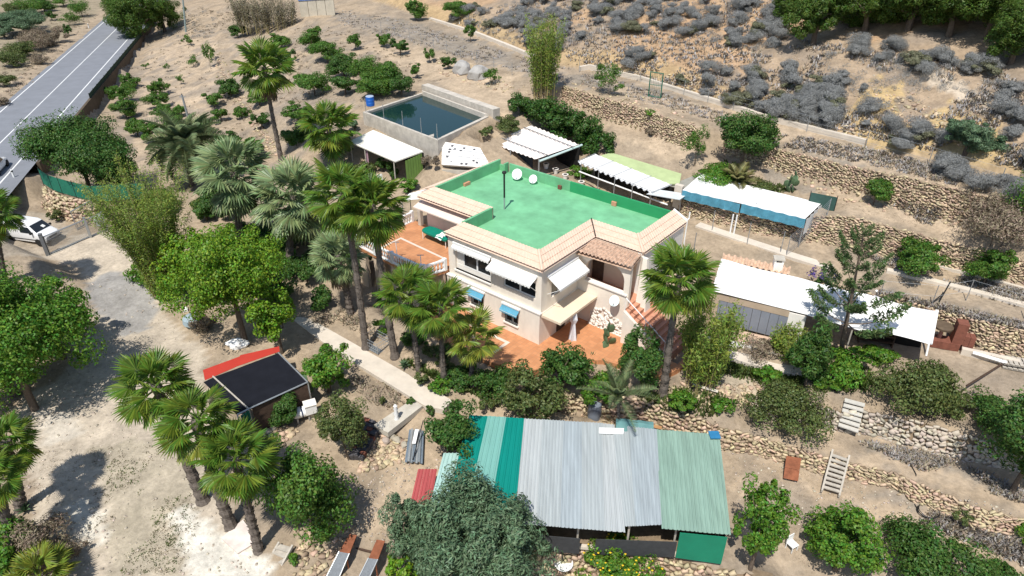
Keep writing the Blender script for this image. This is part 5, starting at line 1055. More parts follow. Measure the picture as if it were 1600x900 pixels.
def veg(sp, bx, by, rpx, ty, label, group=None, **k):
    """plant standing where the sight line (bx,by) meets the ground; crown half width rpx, crown top at row ty (photo pixels)"""
    g = ground(bx, by); rpx *= 1.25 if group and 'orchard' in group else 1.12; R0 = rpx * depth(g) / CF; top = at_y(bx, ty, g.y + R0 * .15); Hh = max(R0 * .5, (top.z - g.z) * .97)
    return plant(sp, g, R0, Hh, label, group, **k)
# --- fan palms
def fan_leaf(rs, seg=30, r_=1.0, pet=1.0, fold=.35):
    V_ = []; F_ = []; b = MB()
    b.tube([(0, 0, 0), (pet * .5, 0, .05), (pet, 0, 0)], .022, 4, .014); V_ = list(b.v); F_ = list(b.f)
    for i in range(seg):
        a0 = math.radians(-128 + 256 * i / seg); a1 = math.radians(-128 + 256 * (i + 1) / seg); am = (a0 + a1) / 2; rl = r_ * (.80 + .2 * math.cos(am * .7)) * rs.uniform(.92, 1.04)
        zf = -.10 * abs(math.sin(am)) ; dz = rs.uniform(-.35, -.10)
        def pt(a, rr, z): return (pet + rr * math.cos(a), rr * math.sin(a) * .92, z + zf * rr)
        k = len(V_); wob = (.035 if i % 2 else -.035)
        V_ += [pt(am, .04, 0), pt(a0, rl * .62, wob - .06), pt(am, rl * .66, -wob * .6 - .03), pt(a1, rl * .62, -wob - .06), pt(am + rs.uniform(-.03, .03), rl, dz * rl * .8)]
        F_ += [(k, k + 1, k + 2), (k, k + 2, k + 3), (k + 1, k + 4, k + 2), (k + 2, k + 4, k + 3)]
    return V_, F_
PLEAF = {}
def palm_leaves(m, key):
    if key not in PLEAF:
        L_ = []
        for v in range(4):
            rs = np.random.default_rng(v + 3); V_, F_ = fan_leaf(rs); b = MB(); b.v = V_; b.f = F_; L_.append(b.mesh('leaf', m))
        PLEAF[key] = L_
    return PLEAF[key]
def palm_trunk(P, r0, r1, rows=26, n=9):
    b = MB(); Q = []; rr = []
    for i in range(rows + 1):
        f = i / rows; p = P[0].lerp(P[1], f) + Vector((math.sin(f * 3.1) * .12 * P[2], 0, 0)); Q.append(p); q = r0 + (r1 - r0) * min(1, f * 1.6) ** .6
        if f < .12: q *= 1.35 - f * 2.9
        rr.append(q * (1.0 + (.13 if i % 2 else -.07)) * rnd(.95, 1.06))
    b.tube(Q, rr, n)
    k = len(b.v)
    for j in range(rows * 7):                  # old leaf bases
        f = rnd(.06, 1); p = P[0].lerp(P[1], f) + Vector((math.sin(f * 3.1) * .12 * P[2], 0, 0)); a = rnd(0, 6.28); d = Vector((math.cos(a), math.sin(a), 0)); q = (r0 + (r1 - r0) * min(1, f * 1.6) ** .6); e = Vector((-d.y, d.x, 0)) * .07
        u = Vector((0, 0, rnd(.10, .2))); c = p + d * q * .92
        b.add([c - e, c + e, c + d * .11 + u, ], [(0, 1, 2)])
    return b
def fan_palm(bx, by, tx, ty, lpx, label, kind='green', nl=30, r0=.24, skirt=0, group='fan palms', bz=None, low=-50):
    g = ground(bx, by); top = at_y(tx, ty, g.y + .05); Ls = lpx * 1.1 * depth(top) / CF
    t = empty('fan_palm', label, 'palm tree', g, 0, group)
    palm_trunk((Vector((0, 0, -.4)), top - g, rnd(-1, 1)), r0, r0 * .72).build('trunk', palm_trunk_m, t)
    m = {'green': L_PALM, 'yellow': L_PALMY, 'blue': L_PALMB}[kind]; LM = palm_leaves(m, kind); LMy = palm_leaves(L_PALMY, 'yellow'); LD = palm_leaves(L_DEAD, 'dead')
    for i in range(nl):
        f = (i + .5) / nl; el = R(82 - (82 - low) * f ** .85 + rnd(-8, 8)); az = i * 2.39996 + rnd(-.25, .25); sc = Ls / 2.0 * rnd(.88, 1.1) * (.75 if f < .12 else 1)
        me = (LMy if (f > .72 and kind == 'green' and rnd(0, 1) < .35) else LM)[i % 4]
        o = put('leaf', me, t, top - g + Vector((0, 0, -.35 * f)) , (0, 0, 0), (sc, sc, sc))
        o.rotation_euler = (Matrix.Rotation(az, 4, 'Z') @ Matrix.Rotation(-el, 4, 'Y') @ Matrix.Rotation(rnd(-.5, .5), 4, 'X')).to_euler()
    for i in range(skirt):
        sc = Ls / 2.0 * rnd(.7, .95); o = put('dead_leaf', LD[i % 4], t, top - g + Vector((0, 0, -.45 - rnd(0, .5))), (0, 0, 0), (sc, sc, sc)); o.rotation_euler = (Matrix.Rotation(i * 2.4, 4, 'Z') @ Matrix.Rotation(R(rnd(62, 82)), 4, 'Y')).to_euler()
    return t
# --- feather palms
def feather_leaf(rs, n=26, arch=1.0, wid=.34):
    b = MB(); P = []
    for i in range(9): s_ = i / 8; P.append(Vector((s_ * (1 - .12 * arch * s_), 0, -.55 * arch * s_ * s_ * .9 + .02)))
    b.tube(P, .012, 4, .004)
    for i in range(n):
        s_ = .12 + .88 * i / n; p = P[min(7, int(s_ * 8))].lerp(P[min(8, int(s_ * 8) + 1)], s_ * 8 - int(s_ * 8)); l = wid * (.55 + .9 * math.sin(math.pi * min(1, s_ * .9 + .12))) * .75
        for sd in (-1, 1): d = Vector((.55, sd * .8, .28 + rs.uniform(-.1, .1))).normalized() * l; wv = Vector((.016, 0, 0)); e = p + d + Vector((0, 0, -.25 * l)); b.add([p - wv, p + wv, p + d * .6 + wv, e], [(0, 1, 2, 3)])
    return b
FLEAF = {}
def feather_palm(bx, by, tx, ty, lpx, label, m, nl=26, r0=.2, arch=1.0, low=-30, hi=80, spread=None, cat='palm tree', name='date_palm'):
    g = ground(bx, by); top = at_y(tx, ty, g.y + .05); Ls = lpx * depth(top) / CF * 1.15; key = (m.name, arch)
    if key not in FLEAF: FLEAF[key] = [feather_leaf(np.random.default_rng(v), arch=arch, wid=.34 if arch > .8 or m.name.startswith('yellow') else .2).mesh('leaf', m) for v in range(3)]
    t = empty(name, label, cat, g)
    if (top - g).z > .4: palm_trunk((Vector((0, 0, -.3)), top - g, 0), r0, r0 * .8, 12).build('trunk', palm_trunk_m, t)
    for i in range(nl):
        f = (i + .5) / nl; el = R(hi - (hi - low) * f + rnd(-8, 8)); az = i * 2.39996 + rnd(-.2, .2); sc = Ls * rnd(.85, 1.1); o = put('leaf', FLEAF[key][i % 3], t, top - g, (0, 0, 0), (sc, sc, sc)); o.rotation_euler = (Matrix.Rotation(az, 4, 'Z') @ Matrix.Rotation(-el, 4, 'Y')).to_euler()
    return t
# --- bamboo and reeds
def bamboo(bx, by, rpx, ty, label, m=L_BAM, n=60, leaf=.26, lean=.35, dens=150, name='bamboo', cat='bamboo', flat=1.0, base=.3, leafz=.12):
    g = ground(bx, by); R0 = rpx * depth(g) / CF; Hh = at_y(bx, ty, g.y).z - g.z; t = empty(name, label, cat, g); cb = MB(); C = []; N_ = []
    for i in range(n):
        a = rnd(0, 6.28); r_ = math.sqrt(rnd(0, 1)) * R0 * base; p = Vector((r_ * math.cos(a), r_ * math.sin(a) * flat, -.2)); d = Vector((math.cos(a), math.sin(a) * flat, 0)) * rnd(.3, 1.0) * R0 * (1 - base); h = Hh * rnd(.6, 1.0); P = [p + d * (s_ ** 1.8) + Vector((0, 0, h * (s_ - lean * .35 * s_ ** 3))) for s_ in (0, .25, .5, .75, 1)]
        cb.tube(P, .028, 4, .008, cap=False)
        for k in range(dens):
            s_ = rnd(leafz, 1.02) ** .8; q = P[min(3, int(s_ * 4))].lerp(P[min(4, int(s_ * 4) + 1)], s_ * 4 - int(s_ * 4)); C.append((q.x + rnd(-1, 1) * .30, q.y + rnd(-1, 1) * .30, max(.05, q.z + rnd(-.32, .26)))); N_.append((rnd(-.5, .5), rnd(-.8, .2), .8))
    o = cb.build('canes', cane_m, t); o['kind'] = 'stuff'
    V_, F_ = leaves_np(np.array(C), np.array(N_), leaf, 3.6, .5); put('foliage', mesh_np('foliage', V_, F_, m), t)
    return t
fan = fan_palm
fan(440, 250, 413, 104, 48, 'tall slim fan palm standing alone in the orchard terrace', nl=34, r0=.27, skirt=4)
fan(522, 268, 512, 196, 48, 'short bright fan palm left of the open white roofed shed', nl=32, r0=.3, skirt=3)
fan(375, 395, 365, 268, 66, 'broad grey green fan palm nearest the bamboo thicket', 'blue', 40, .36, 6, low=-62)
fan(452, 425, 458, 305, 66, 'broad grey green fan palm with drooping leaves behind the yellow green tree', 'blue', 40, .36, 10, low=-65)
fan(572, 545, 536, 300, 62, 'tall fan palm with rough trunk, left of the two that rise before the upper terrace', nl=32, r0=.27, skirt=5)
fan(618, 558, 582, 318, 60, 'tall fan palm with dark trunk, right of the two that rise before the upper terrace', nl=32, r0=.27, skirt=6)
fan(548, 490, 527, 398, 48, 'short grey green fan palm behind the metal crate', 'blue', 28, .30, 8)
fan(655, 582, 638, 455, 52, 'fan palm left of the three that stand along the front of the villa', 'green', 24, .2, 3, low=-42)
fan(694, 600, 688, 476, 52, 'fan palm in the middle of the three that stand along the front of the villa', 'green', 24, .2, 4, low=-40)
fan(738, 606, 741, 526, 47, 'small yellowish fan palm right of the three along the front of the villa', 'yellow', 18, .18, 2, low=-38)
fan(1036, 618, 1062, 430, 62, 'tall fan palm with leaning trunk right of the villa stairs', nl=36, r0=.27, skirt=5)
fan(318, 782, 243, 600, 64, 'fan palm of the front trio farthest from the tin shed, leaning over the driveway', nl=30, r0=.34, low=-45)
fan(362, 822, 306, 655, 62, 'fan palm in the middle of the front trio beside the black shelter', nl=30, r0=.33, low=-45)
fan(404, 860, 367, 715, 64, 'fan palm of the front trio nearest the round dark citrus tree', nl=32, r0=.27, low=-48)
fan(25, 620, -8, 560, 46, 'fan palm at the left edge beside the big leafy tree', nl=26, r0=.3)
fan(32, 795, 8, 688, 48, 'fan palm at the left edge with a thick trunk, above the agaves', nl=28, r0=.36, skirt=2)
fan(20, 860, -15, 745, 46, 'fan palm half cut off by the left edge below the thick trunked one', nl=26, r0=.3)
fan(62, 925, 62, 898, 52, 'low yellow fan palm in the bottom left corner', 'yellow', 18, .2, low=0)
fan(5, 440, -12, 330, 44, 'fan palm at the left edge in front of the white van', nl=24, r0=.25)
feather_palm(300, 290, 288, 225, 52, 'grey green date palm beside the utility pole', L_DATE, 40, .28, 1.0, -45)
feather_palm(968, 700, 966, 622, 58, 'young feather palm with arching leaves growing up behind the tin roof', L_DATE, 11, .12, .75, 10, 88)
feather_palm(1152, 288, 1152, 284, 30, 'small yellowish date palm behind the blue edged canopy', L_DATY, 16, .1, .6, 10, 80)
# --- large trees
veg('dark', 146, 312, 76, 158, 'large deep green tree between the road and the bamboo thicket')
veg('dark', 190, 325, 40, 200, 'dark leafy tree right of the large one by the road, above the stone wall')
veg('bright', 55, 640, 104, 396, 'big bright green tree at the left edge shading the driveway')
veg('bright', 100, 560, 62, 415, 'bright green tree right of the big one, reaching over the gravel')
veg('bright', 5, 560, 74, 405, 'bright green tree behind the big one at the left edge by the gate')
veg('yellow', 383, 535, 86, 318, 'tall yellow green tree between the driveway and the fan palms')
veg('yellow', 320, 475, 58, 340, 'lower yellow green tree behind the tall one beside the bamboo')
veg('yellow', 440, 552, 46, 430, 'yellow green side tree next to the start of the garden path')
bamboo(262, 455, 80, 236, 'tall arching bamboo thicket between the driveway and the palms', n=130, dens=300, leaf=.20, lean=.22, leafz=.03)
bamboo(850, 150, 38, 12, 'tall upright bamboo clump at the foot of the shrub hill', n=60, dens=190, lean=.1, base=.5)
bamboo(1098, 600, 62, 455, 'leafy bamboo clump right of the leaning palm', n=60, dens=150, base=.5, lean=.3)
bamboo(1232, 556, 34, 505, 'small bamboo clump at the foot of the norfolk pine', n=30, dens=90, base=.5)
bamboo(415, 48, 58, -14, 'wide stand of dry brown reeds at the top of the orchard', leafmat('reed_leaf', (.19, .17, .11), transl=.2), 150, .3, .1, 90, 'reeds', 'reeds', .5, .85, .2)
veg('olive', 752, 925, 108, 738, 'large silvery olive tree covering the front left corner of the tin roof')
veg('olive', 650, 890, 48, 762, 'smaller silvery olive tree at the left foot of the large olive')
veg('citrus', 492, 838, 76, 682, 'big round dark citrus tree beside the two rusty ramps')
veg('citrus', 545, 800, 30, 740, 'low side branchy citrus at the right of the big round one') if False else None
veg('dark', 702, 722, 46, 628, 'dark green tree touching the left corner of the teal roof sheets')
veg('bright', 515, 612, 45, 538, 'glossy green bush between the black shelter and the garden path')
veg('dusty', 545, 712, 42, 600, 'dusty yellow green shrub behind the black tile stack')
veg('conifer', 452, 660, 38, 610, 'low green juniper on the corner of the black shelter')
veg('dusty', 830, 652, 52, 572, 'round olive brown bush behind the tin shed roof')
veg('dark', 878, 612, 48, 528, 'dark glossy loquat tree in front of the cream door canopy')
veg('green', 935, 625, 35, 580, 'light green bush in front of the villa terrace')
veg('dark', 1000, 612, 40, 492, 'dense dark tree at the foot of the villa stairs')
veg('bush', 780, 620, 38, 575, 'dark ground bush in front of the orange terrace')
veg('green', 1065, 640, 28, 612, 'weedy green bush on the slope behind the tin shed')
veg('green', 1128, 640, 20, 622, 'small pale green bush right of the weedy one behind the tin shed')
veg('dusty', 1226, 664, 62, 598, 'wide dusty bush with orange tinged leaves on the terrace above the rusty plate')
veg('conifer', 1256, 606, 46, 500, 'dense green conifer left of the norfolk pine')
veg('dusty', 1425, 640, 66, 562, 'wide dusty bush below the shade sail')
veg('green', 1320, 588, 45, 545, 'low light green shrub under the norfolk pine')
veg('dark', 1580, 770, 72, 590, 'large dark tree on the right edge shading the sandy track')
veg('bright', 1172, 890, 46, 732, 'tall bright green orange tree at the right front corner of the tin shed', extra=1)
veg('bright', 1305, 890, 68, 782, 'round bright green orange tree below the leaning ladder')
veg('dark', 1435, 905, 72, 818, 'dark fig tree in the bottom right terrace')
veg('dark', 1545, 915, 45, 872, 'low dark bush at the bottom right beyond the fig tree')
veg('green', 1600, 850, 22, 815, 'pale yellow green bush at the right edge by the lowest wall')
lem = veg('bright', 968, 912, 62, 842, 'lemon tree full of yellow fruit in front of the tin shed')
veg('yellow', 632, 915, 30, 862, 'yellowish lemon sapling at the foot of the right hand ramp')
def fruit(t, n, m=LEMON, r_=.07):
    t_ = t; ob = [c for c in t.children if c.name.startswith('crown')][0]; nv = len(ob.data.vertices); b = MB(); rs = random.Random(3)
    for k in range(n):
        c = ob.data.vertices[rs.randrange(nv)].co * 1.03
        if c.z < .3: continue
        b.add([c + Vector(v) * r_ / t.scale.x for v in ((1, 0, 0), (0, 1, 0), (-1, 0, 0), (0, -1, 0), (0, 0, 1), (0, 0, -1))], [(0, 1, 4), (1, 2, 4), (2, 3, 4), (3, 0, 4), (1, 0, 5), (2, 1, 5), (3, 2, 5), (0, 3, 5)])
    o = b.build('fruit', m, t, smooth=True); o['kind'] = 'stuff'
fruit(lem, 170)
# --- right hand terraces
veg('dark', 1158, 260, 50, 168, 'big round dark tree below the long low concrete wall', name='carob_tree')
veg('olive', 1508, 240, 46, 176, 'round grey green tree on the hillside near the right edge', name='wild_olive')
veg('citrus', 1430, 432, 40, 364, 'round citrus tree with a white kerb behind it, left of two')
veg('citrus', 1536, 445, 37, 382, 'round citrus tree, right of the two by the concrete channel')
veg('citrus', 1364, 320, 25, 272, 'small citrus tree standing against the upper stone wall')
veg('thin', 1085, 260, 20, 195, 'slender pale green tree left of the big round dark tree')
veg('thin', 952, 148, 24, 90, 'small fig tree with a dark trunk right of the tall bamboo')
veg('thin', 770, 132, 16, 100, 'sparse shrub beside the pale boulders')
veg('green', 1018, 180, 10, 172, 'tiny green bush sitting on the stone terrace wall')
veg('brown', 1015, 212, 14, 198, 'dry dead bush at the foot of the stone terrace wall')
veg('green', 1125, 285, 40, 262, 'weedy hedge along the back of the grey link roof')
veg('dusty', 1180, 300, 28, 282, 'yellow weeds behind the small date palm')
veg('brown', 1555, 385, 62, 300, 'large grey bare branched shrub at the right edge')
veg('thin', 1595, 370, 48, 245, 'dark trunked sparse tree leaning in from the right edge')
# hedge of several crowns
hg = ground(880, 235); ht = empty('hedge', 'long dense clipped green hedge behind the pergola', 'hedge', hg); k = 0
HB_ = leafmat('hedge_leaf', (.060, .135, .022)); SPEC['hedge'] = (HB_, .2, 1.7, 2.3, .34, .25, 0, .1, 'hedge', 'hedge')
for px, py, rp, ty in ((812, 178, 26, 148), (835, 195, 32, 150), (862, 212, 36, 155), (890, 226, 36, 168), (918, 238, 32, 185), (938, 250, 24, 205)):
    g = ground(px, py); R0 = rp * depth(g) / CF; Hh = at_y(px, ty, g.y).z - g.z; me, tm, rb, H_ = plant_mesh('hedge', R0, Hh, k % 2); o = put('foliage', me, ht, g - hg, (0, 0, k), (R0 / rb, R0 / rb, Hh / H_)); k += 1
# --- orchard
row1 = [(206, 138, 15, 112), (194, 160, 17, 124), (198, 185, 19, 150), (216, 212, 17, 180), (172, 152, 10, 132)]
row2 = [(250, 150, 14, 118), (248, 170, 16, 138), (258, 188, 17, 156), (276, 210, 19, 166), (240, 222, 17, 186), (285, 182, 10, 160)]
for row, nm_ in ((row1, 'row nearest the road'), (row2, 'second row from the road')):
    for i, r_ in enumerate(sorted(row, key=lambda q: q[1])): veg('citrus', *r_, f'young citrus tree, {ORD[i]} from the far end of the {nm_}', 'young citrus trees in the roadside orchard')
for i, r_ in enumerate([(303, 104, 8, 82), (329, 108, 7, 60), (332, 95, 7, 66), (295, 71, 8, 52), (228, 108, 5, 97), (262, 112, 5, 96), (284, 132, 6, 114)]): veg('thin', *r_, f'thin sapling on bare soil, {["left of the reeds below the terrace", "tallest, at the foot of the terrace step", "beside the tallest sapling", "farthest up near the pole", "smallest, nearest the road", "small, beside the smallest one", "nearest the leaning utility pole"][i]}', 'saplings on the bare orchard soil')
mid = [(362, 152, 20, 118), (335, 168, 15, 138), (347, 190, 14, 166), (318, 214, 19, 180), (378, 186, 12, 163), (406, 165, 17, 138), (410, 202, 15, 170), (466, 190, 21, 158), (463, 228, 22, 190), (362, 232, 24, 205), (300, 240, 18, 212), (440, 76, 18, 50), (452, 100, 12, 72),
       (488, 76, 20, 38), (512, 98, 23, 60), (538, 120, 25, 78), (572, 132, 26, 84), (604, 142, 30, 92), (628, 150, 22, 108), (585, 150, 28, 110), (492, 150, 28, 108), (540, 148, 24, 112), (556, 78, 11, 46), (600, 74, 12, 46), (626, 86, 15, 55), (652, 122, 10, 96), (672, 98, 9, 72), (700, 108, 12, 82), (398, 238, 18, 215), (540, 238, 18, 200), (372, 60, 14, 32)]
midl = ['on the terrace edge left of the tall palm', 'left of the terrace edge tree', 'lower on the slope by the terrace step', 'right of the leaning utility pole', 'small one below the terrace edge', 'at the foot of the tall palm crown', 'against the trunk of the tall palm', 'left of the short bright palm', 'below the short bright palm', 'behind the grey green palms', 'beside the date palm', 'below the reeds', 'small one below the reeds', 'grey green, first of the dark grove', 'second in the dark grove', 'third in the dark grove', 'in the heart of the dark grove', 'largest in the dark grove', 'last in the grove before the pond', 'in front of the largest grove tree', 'sparse one left of the grove', 'between the sparse one and the grove', 'small one at the top of the track', 'round one above the grove', 'round one right of the grove top', 'small one near the pond corner', 'lowest one by the boulders', 'upright one by the boulders', 'among the palms near the bamboo', 'beside the open shed', 'beneath the reeds by the terrace']
for r_, l in zip(mid, midl): veg('citrus' if NV[0] % 3 else 'dark', *r_, f'orchard tree {l}', 'orchard trees above the villa')
for r_, l in (((650, 32, 18, -6), 'orange tinged tree at the top edge, left of two'), ((716, 30, 23, -2), 'round dark bush at the top edge left of the bamboo'), ((735, 66, 11, 34), 'small tree on the hill foot by the channel'), ((792, 205, 26, 182), 'dry weeds at the near right corner of the pond'), ((760, 212, 16, 196), 'low dry weeds on the pond rim')): veg('citrus' if 'dry' not in l else 'dusty', *r_, l)
for i, r_ in enumerate([(598, 268, 12, 240), (612, 282, 14, 248), (638, 300, 17, 275), (575, 272, 22, 250), (555, 205, 14, 180)]): veg(['dark', 'conifer', 'green', 'dusty', 'olive'][i], *r_, ['dark climbing shrub in front of the open shed', 'upright dark shrub at the corner of the open shed', 'bright green bush beside the small white canopy', 'dusty shrub between the palms and the open shed', 'grey green shrub left of the open shed roof'][i])
veg('brown', 672, 262, 16, 232, 'dry leafless vine climbing the wall beside the green boards')
# roadside scrub
for r_, sp, l in (((40, 52, 42, 8), 'olive', 'wide grey green scrub across the road'), ((78, 72, 14, 48), 'brown', 'dry grey bush nearest the road verge'), ((20, 105, 24, 78), 'dusty', 'dusty bush at the left edge across the road'), ((60, 78, 30, 45), 'brown', 'dead brush beside the wide grey green scrub'), ((108, 56, 8, 34), 'dark', 'narrow dark bush on the road verge'), ((92, 66, 17, 40), 'brown', 'brown brush behind the narrow dark bush'), ((45, 22, 26, -8), 'thin', 'bare branched tree across the road at the top left'), ((128, 26, 20, -8), 'thin', 'sparse tree across the road at the top edge'), ((82, 32, 10, 14), 'dark', 'small dark bush across the road'), ((8, 60, 20, 30), 'olive', 'olive green bush on the left edge across the road'), ((10, 135, 18, 112), 'dusty', 'dusty weeds at the left edge close to the road'), ((35, 90, 26, 62), 'dusty', 'green grey bush in the middle of the roadside scrub'), ((64, 100, 16, 84), 'brown', 'dry grass clump beside the green grey roadside bush'), ((110, 40, 14, 18), 'thin', 'sparse sapling near the road marker post'), ((28, 25, 22, 2), 'dusty', 'dusty bush below the bare tree at the top left'), ((70, 18, 18, -6), 'dark', 'dark tree at the top left edge'), ((100, 10, 18, -12), 'citrus', 'citrus tree beyond the road at the top edge'), ((4, 165, 14, 145), 'brown', 'dry brush at the left edge nearest the road')): veg(sp, *r_, l)
# pines
veg('pine', 222, 58, 52, -45, 'dark pine at the bend of the road'); veg('pine', 258, 50, 36, -40, 'dark pine right of the one at the road bend'); veg('pine', 195, 35, 26, -35, 'dark pine hanging over the road at the top edge')
for i, r_ in enumerate([(1270, 70, 52, -45), (1350, 50, 62, -80), (1418, 48, 60, -90), (1482, 56, 62, -90), (1540, 60, 58, -90), (1578, 100, 56, -30), (1630, 90, 66, -70), (1318, 34, 48, -80), (1380, 30, 60, -90), (1450, 28, 60, -95), (1515, 34, 60, -95), (1570, 50, 60, -95), (1240, 30, 34, -50)]): veg('pine', *r_, ['bushy pine standing alone left of the hilltop pines', 'hilltop pine, second from left', 'hilltop pine, third from left', 'hilltop pine in the middle of the group', 'hilltop pine, third from the right edge', 'bright pine standing forward at the right edge', 'dark pine filling the top right corner', 'pine behind the lone left one', 'back row hilltop pine, first from the left', 'back row hilltop pine, second from the left', 'back row hilltop pine, third from the left', 'back row hilltop pine, rightmost', 'small pine left of the lone one at the top edge'][i], 'pines on the hilltop')
# bushes round the house and driveway
for r_, sp, l in (((72, 868, 52, 792), 'brown', 'dry brown heather clump in the bottom left'), ((22, 885, 52, 812), 'green', 'light green shrub at the bottom left edge'), ((122, 870, 18, 840), 'brown', 'small brown tuft right of the dry heather clump') , ((318, 515, 24, 482), 'brown', 'dead grey brush pile over the blue grey rubble'), ((90, 345, 12, 325), 'dusty', 'weedy bush growing on the orange stone wall'), ((15, 325, 15, 300), 'green', 'small green bush by the road entrance'),
                 ((640, 632, 9, 620), 'bush', 'small dark round bush at the path corner'), ((598, 632, 8, 618), 'dusty', 'yellow weed beside the path corner bush'), ((674, 648, 9, 634), 'bush', 'small grey bush right of the path fork'), ((765, 640, 22, 612), 'dusty', 'dry shrub left of the tin roof back edge'), ((602, 520, 16, 495), 'green', 'fresh green weeds between the two palm trunks'), ((660, 600, 14, 575), 'dusty', 'spiky weeds at the foot of the palms'), ((1115, 545, 18, 525), 'brown', 'dry brown hedge below the pink terrace'), ((1190, 552, 34, 532), 'brown', 'long dry hedge along the white terrace kerb'), ((1195, 585, 24, 570), 'green', 'patch of bright green ground cover by the lower path'), ((1285, 600, 24, 585), 'green', 'patch of green ground cover at the right end of the lower path'), ((1500, 815, 16, 795), 'dusty', 'pale weed on the lowest stone wall'), ((1475, 640, 40, 600), 'dusty', 'dusty leafy shrub right of the wide one below the sail'), ((1540, 660, 40, 615), 'bush', 'dark shrub left of the large tree on the right edge'), ((460, 880, 12, 866), 'green', 'small grass tuft beside the wooden steps'), ((1105, 580, 20, 560), 'bush', 'dark foot of the bamboo clump'), ((1370, 560, 30, 540), 'green', 'leafy weeds in front of the wooden rack'), ((905, 275, 20, 258), 'green', 'climbing plant at the left end of the scalloped canopy'), ((1010, 350, 1, 349), 'green', '') ): 
    if l: veg(sp, *r_, l)
# agaves and cactus
def agave(px, py, rpx, label, m=L_CAC, n=16):
    g = ground(px, py); R0 = rpx * depth(g) / CF; t = empty('agave', label, 'agave', g); b = MB()
    b.v = [(0, -.12, 0), (0, .12, 0), (.5, .16, .12), (.5, -.16, .12), (.5, 0, .02), (1, 0, -.02), (0, 0, -.05)]; b.f = [(0, 6, 4, 3), (6, 1, 2, 4), (3, 4, 5), (4, 2, 5)]; me = b.mesh('leaf', m)
    for i in range(n): o = put('leaf', me, t, (0, 0, .1), (0, 0, 0), (R0, R0, R0)); o.rotation_euler = (Matrix.Rotation(i * 2.4, 4, 'Z') @ Matrix.Rotation(-R(78 - 60 * i / n), 4, 'Y')).to_euler()
for a in ((40, 800, 16, 'green agave under the thick trunked palm at the left edge'), (8, 815, 18, 'green agave cut off by the left edge'), (70, 858, 10, 'small agave beside the dry heather'), (632, 575, 13, 'pale agave between the palm trunks and the garden path'), (925, 560, 10, 'small agave in front of the white stone wall'), (465, 612, 12, 'blue agave beside the white gas bottles')): agave(*a)
def cactus(px, py, h, label):
    g = ground(px, py); t = empty('prickly_pear', label, 'cactus', g); rs = random.Random(int(px)); pad = MB().lathe([(.02, -.5), (.3, -.35), (.42, 0), (.32, .35), (.05, .5)], n=8).mesh('pad', L_CAC)
    for k in range(9): o = put('pad', pad, t, (rs.uniform(-.35, .35), rs.uniform(-.25, .25), .25 + k * h / 10), (rs.uniform(-.4, .4), rs.uniform(-.5, .5), rs.uniform(0, 3)), (.7, .18, .7))
cactus(1233, 300, 1.6, 'prickly pear behind the right end of the blue edged canopy'); cactus(950, 545, 2.2, 'tall prickly pear in front of the white stone wall'); cactus(475, 620, 1.5, 'prickly pear beside the black shelter corner')
# norfolk pine: whorls of up-curved branches on a bare straight trunk
g = ground(1312, 560); top = at_y(1350, 362, g.y); tr = empty('norfolk_pine', 'open norfolk pine with whorls of branches before the white sheeting', 'tree', g); ax_ = top - g; MB().tube([Vector((0, 0, -.3)), ax_ * .5, ax_], .17, 8, .04).build('trunk', trunk_m, tr)
def nbranch(rs):
    P = [Vector((s_, 0, -.10 * math.sin(s_ * 3.0) + .18 * s_ * s_)) for s_ in (0, .25, .5, .75, 1)]; C = []; N_ = []
    for k in range(360):
        s_ = rs.uniform(.42, 1.0); q = P[min(3, int(s_ * 4))].lerp(P[min(4, int(s_ * 4) + 1)], s_ * 4 - int(s_ * 4)); wdt = .15 * math.sin(min(1, (s_ - .2) * 1.25) * math.pi) + .04; C.append((q.x + rs.uniform(-.03, .06), rs.uniform(-1, 1) * wdt, q.z + rs.uniform(-.01, .10))); N_.append((rs.uniform(-.3, .3), rs.uniform(-.5, .5), .6))
    V_, F_ = leaves_np(np.array(C), np.array(N_), .085, 3.2, -.5); b = MB().tube(P, .016, 4, .006); return mesh_np('needles', V_, F_, leafmat('norfolk_leaf', (.11, .18, .06))), b.mesh('branch', trunk_m)
NB = [nbranch(np.random.default_rng(k)) for k in range(3)]
for i, f in enumerate((.30, .45, .60, .73, .83, .91, .97)):
    n_ = 5; ln_ = (3.5 * (1 - f) ** .62 + .5)
    for k in range(n_):
        me, bm_ = NB[(i + k) % 3]; sc = ln_ * rnd(.8, 1.12); o = put('branch', bm_, tr, ax_ * f, (0, -R(6 + 30 * f), k * 6.283 / n_ + i * .7 + rnd(-.15, .15)), (sc, sc, sc)); put('needles', me, o)
# --- grey shrubs on the hill, dry tufts and weeds
def scatter(poly, n, seed, dens=None):
    rs = random.Random(seed); xs = [p[0] for p in poly]; ys = [p[1] for p in poly]; out = []; tries = 0
    while len(out) < n and tries < n * 40:
        tries += 1; x, y = rs.uniform(min(xs), max(xs)), rs.uniform(min(ys), max(ys)); ins = False
        for i in range(len(poly)):
            (x0, y0), (x1, y1) = poly[i - 1], poly[i]
            if (y0 > y) != (y1 > y) and x < (x1 - x0) * (y - y0) / (y1 - y0) + x0: ins = not ins
        if ins and (dens is None or rs.uniform(0, 1) < dens(x, y)): out.append((x, y))
    return out
SPEC['grey'] = (leafmat('grey_twig2', (.32, .325, .315), island=.3, transl=.4), .16, 6, 1.5, .5, .25, 0, .04, 'grey_shrub', 'shrub')
SPEC['greyg'] = (leafmat('green_grey_twig', (.24, .245, .15), transl=.35), .15, 4, 2.2, .36, .3, 0, .04, 'grey_shrub', 'shrub')
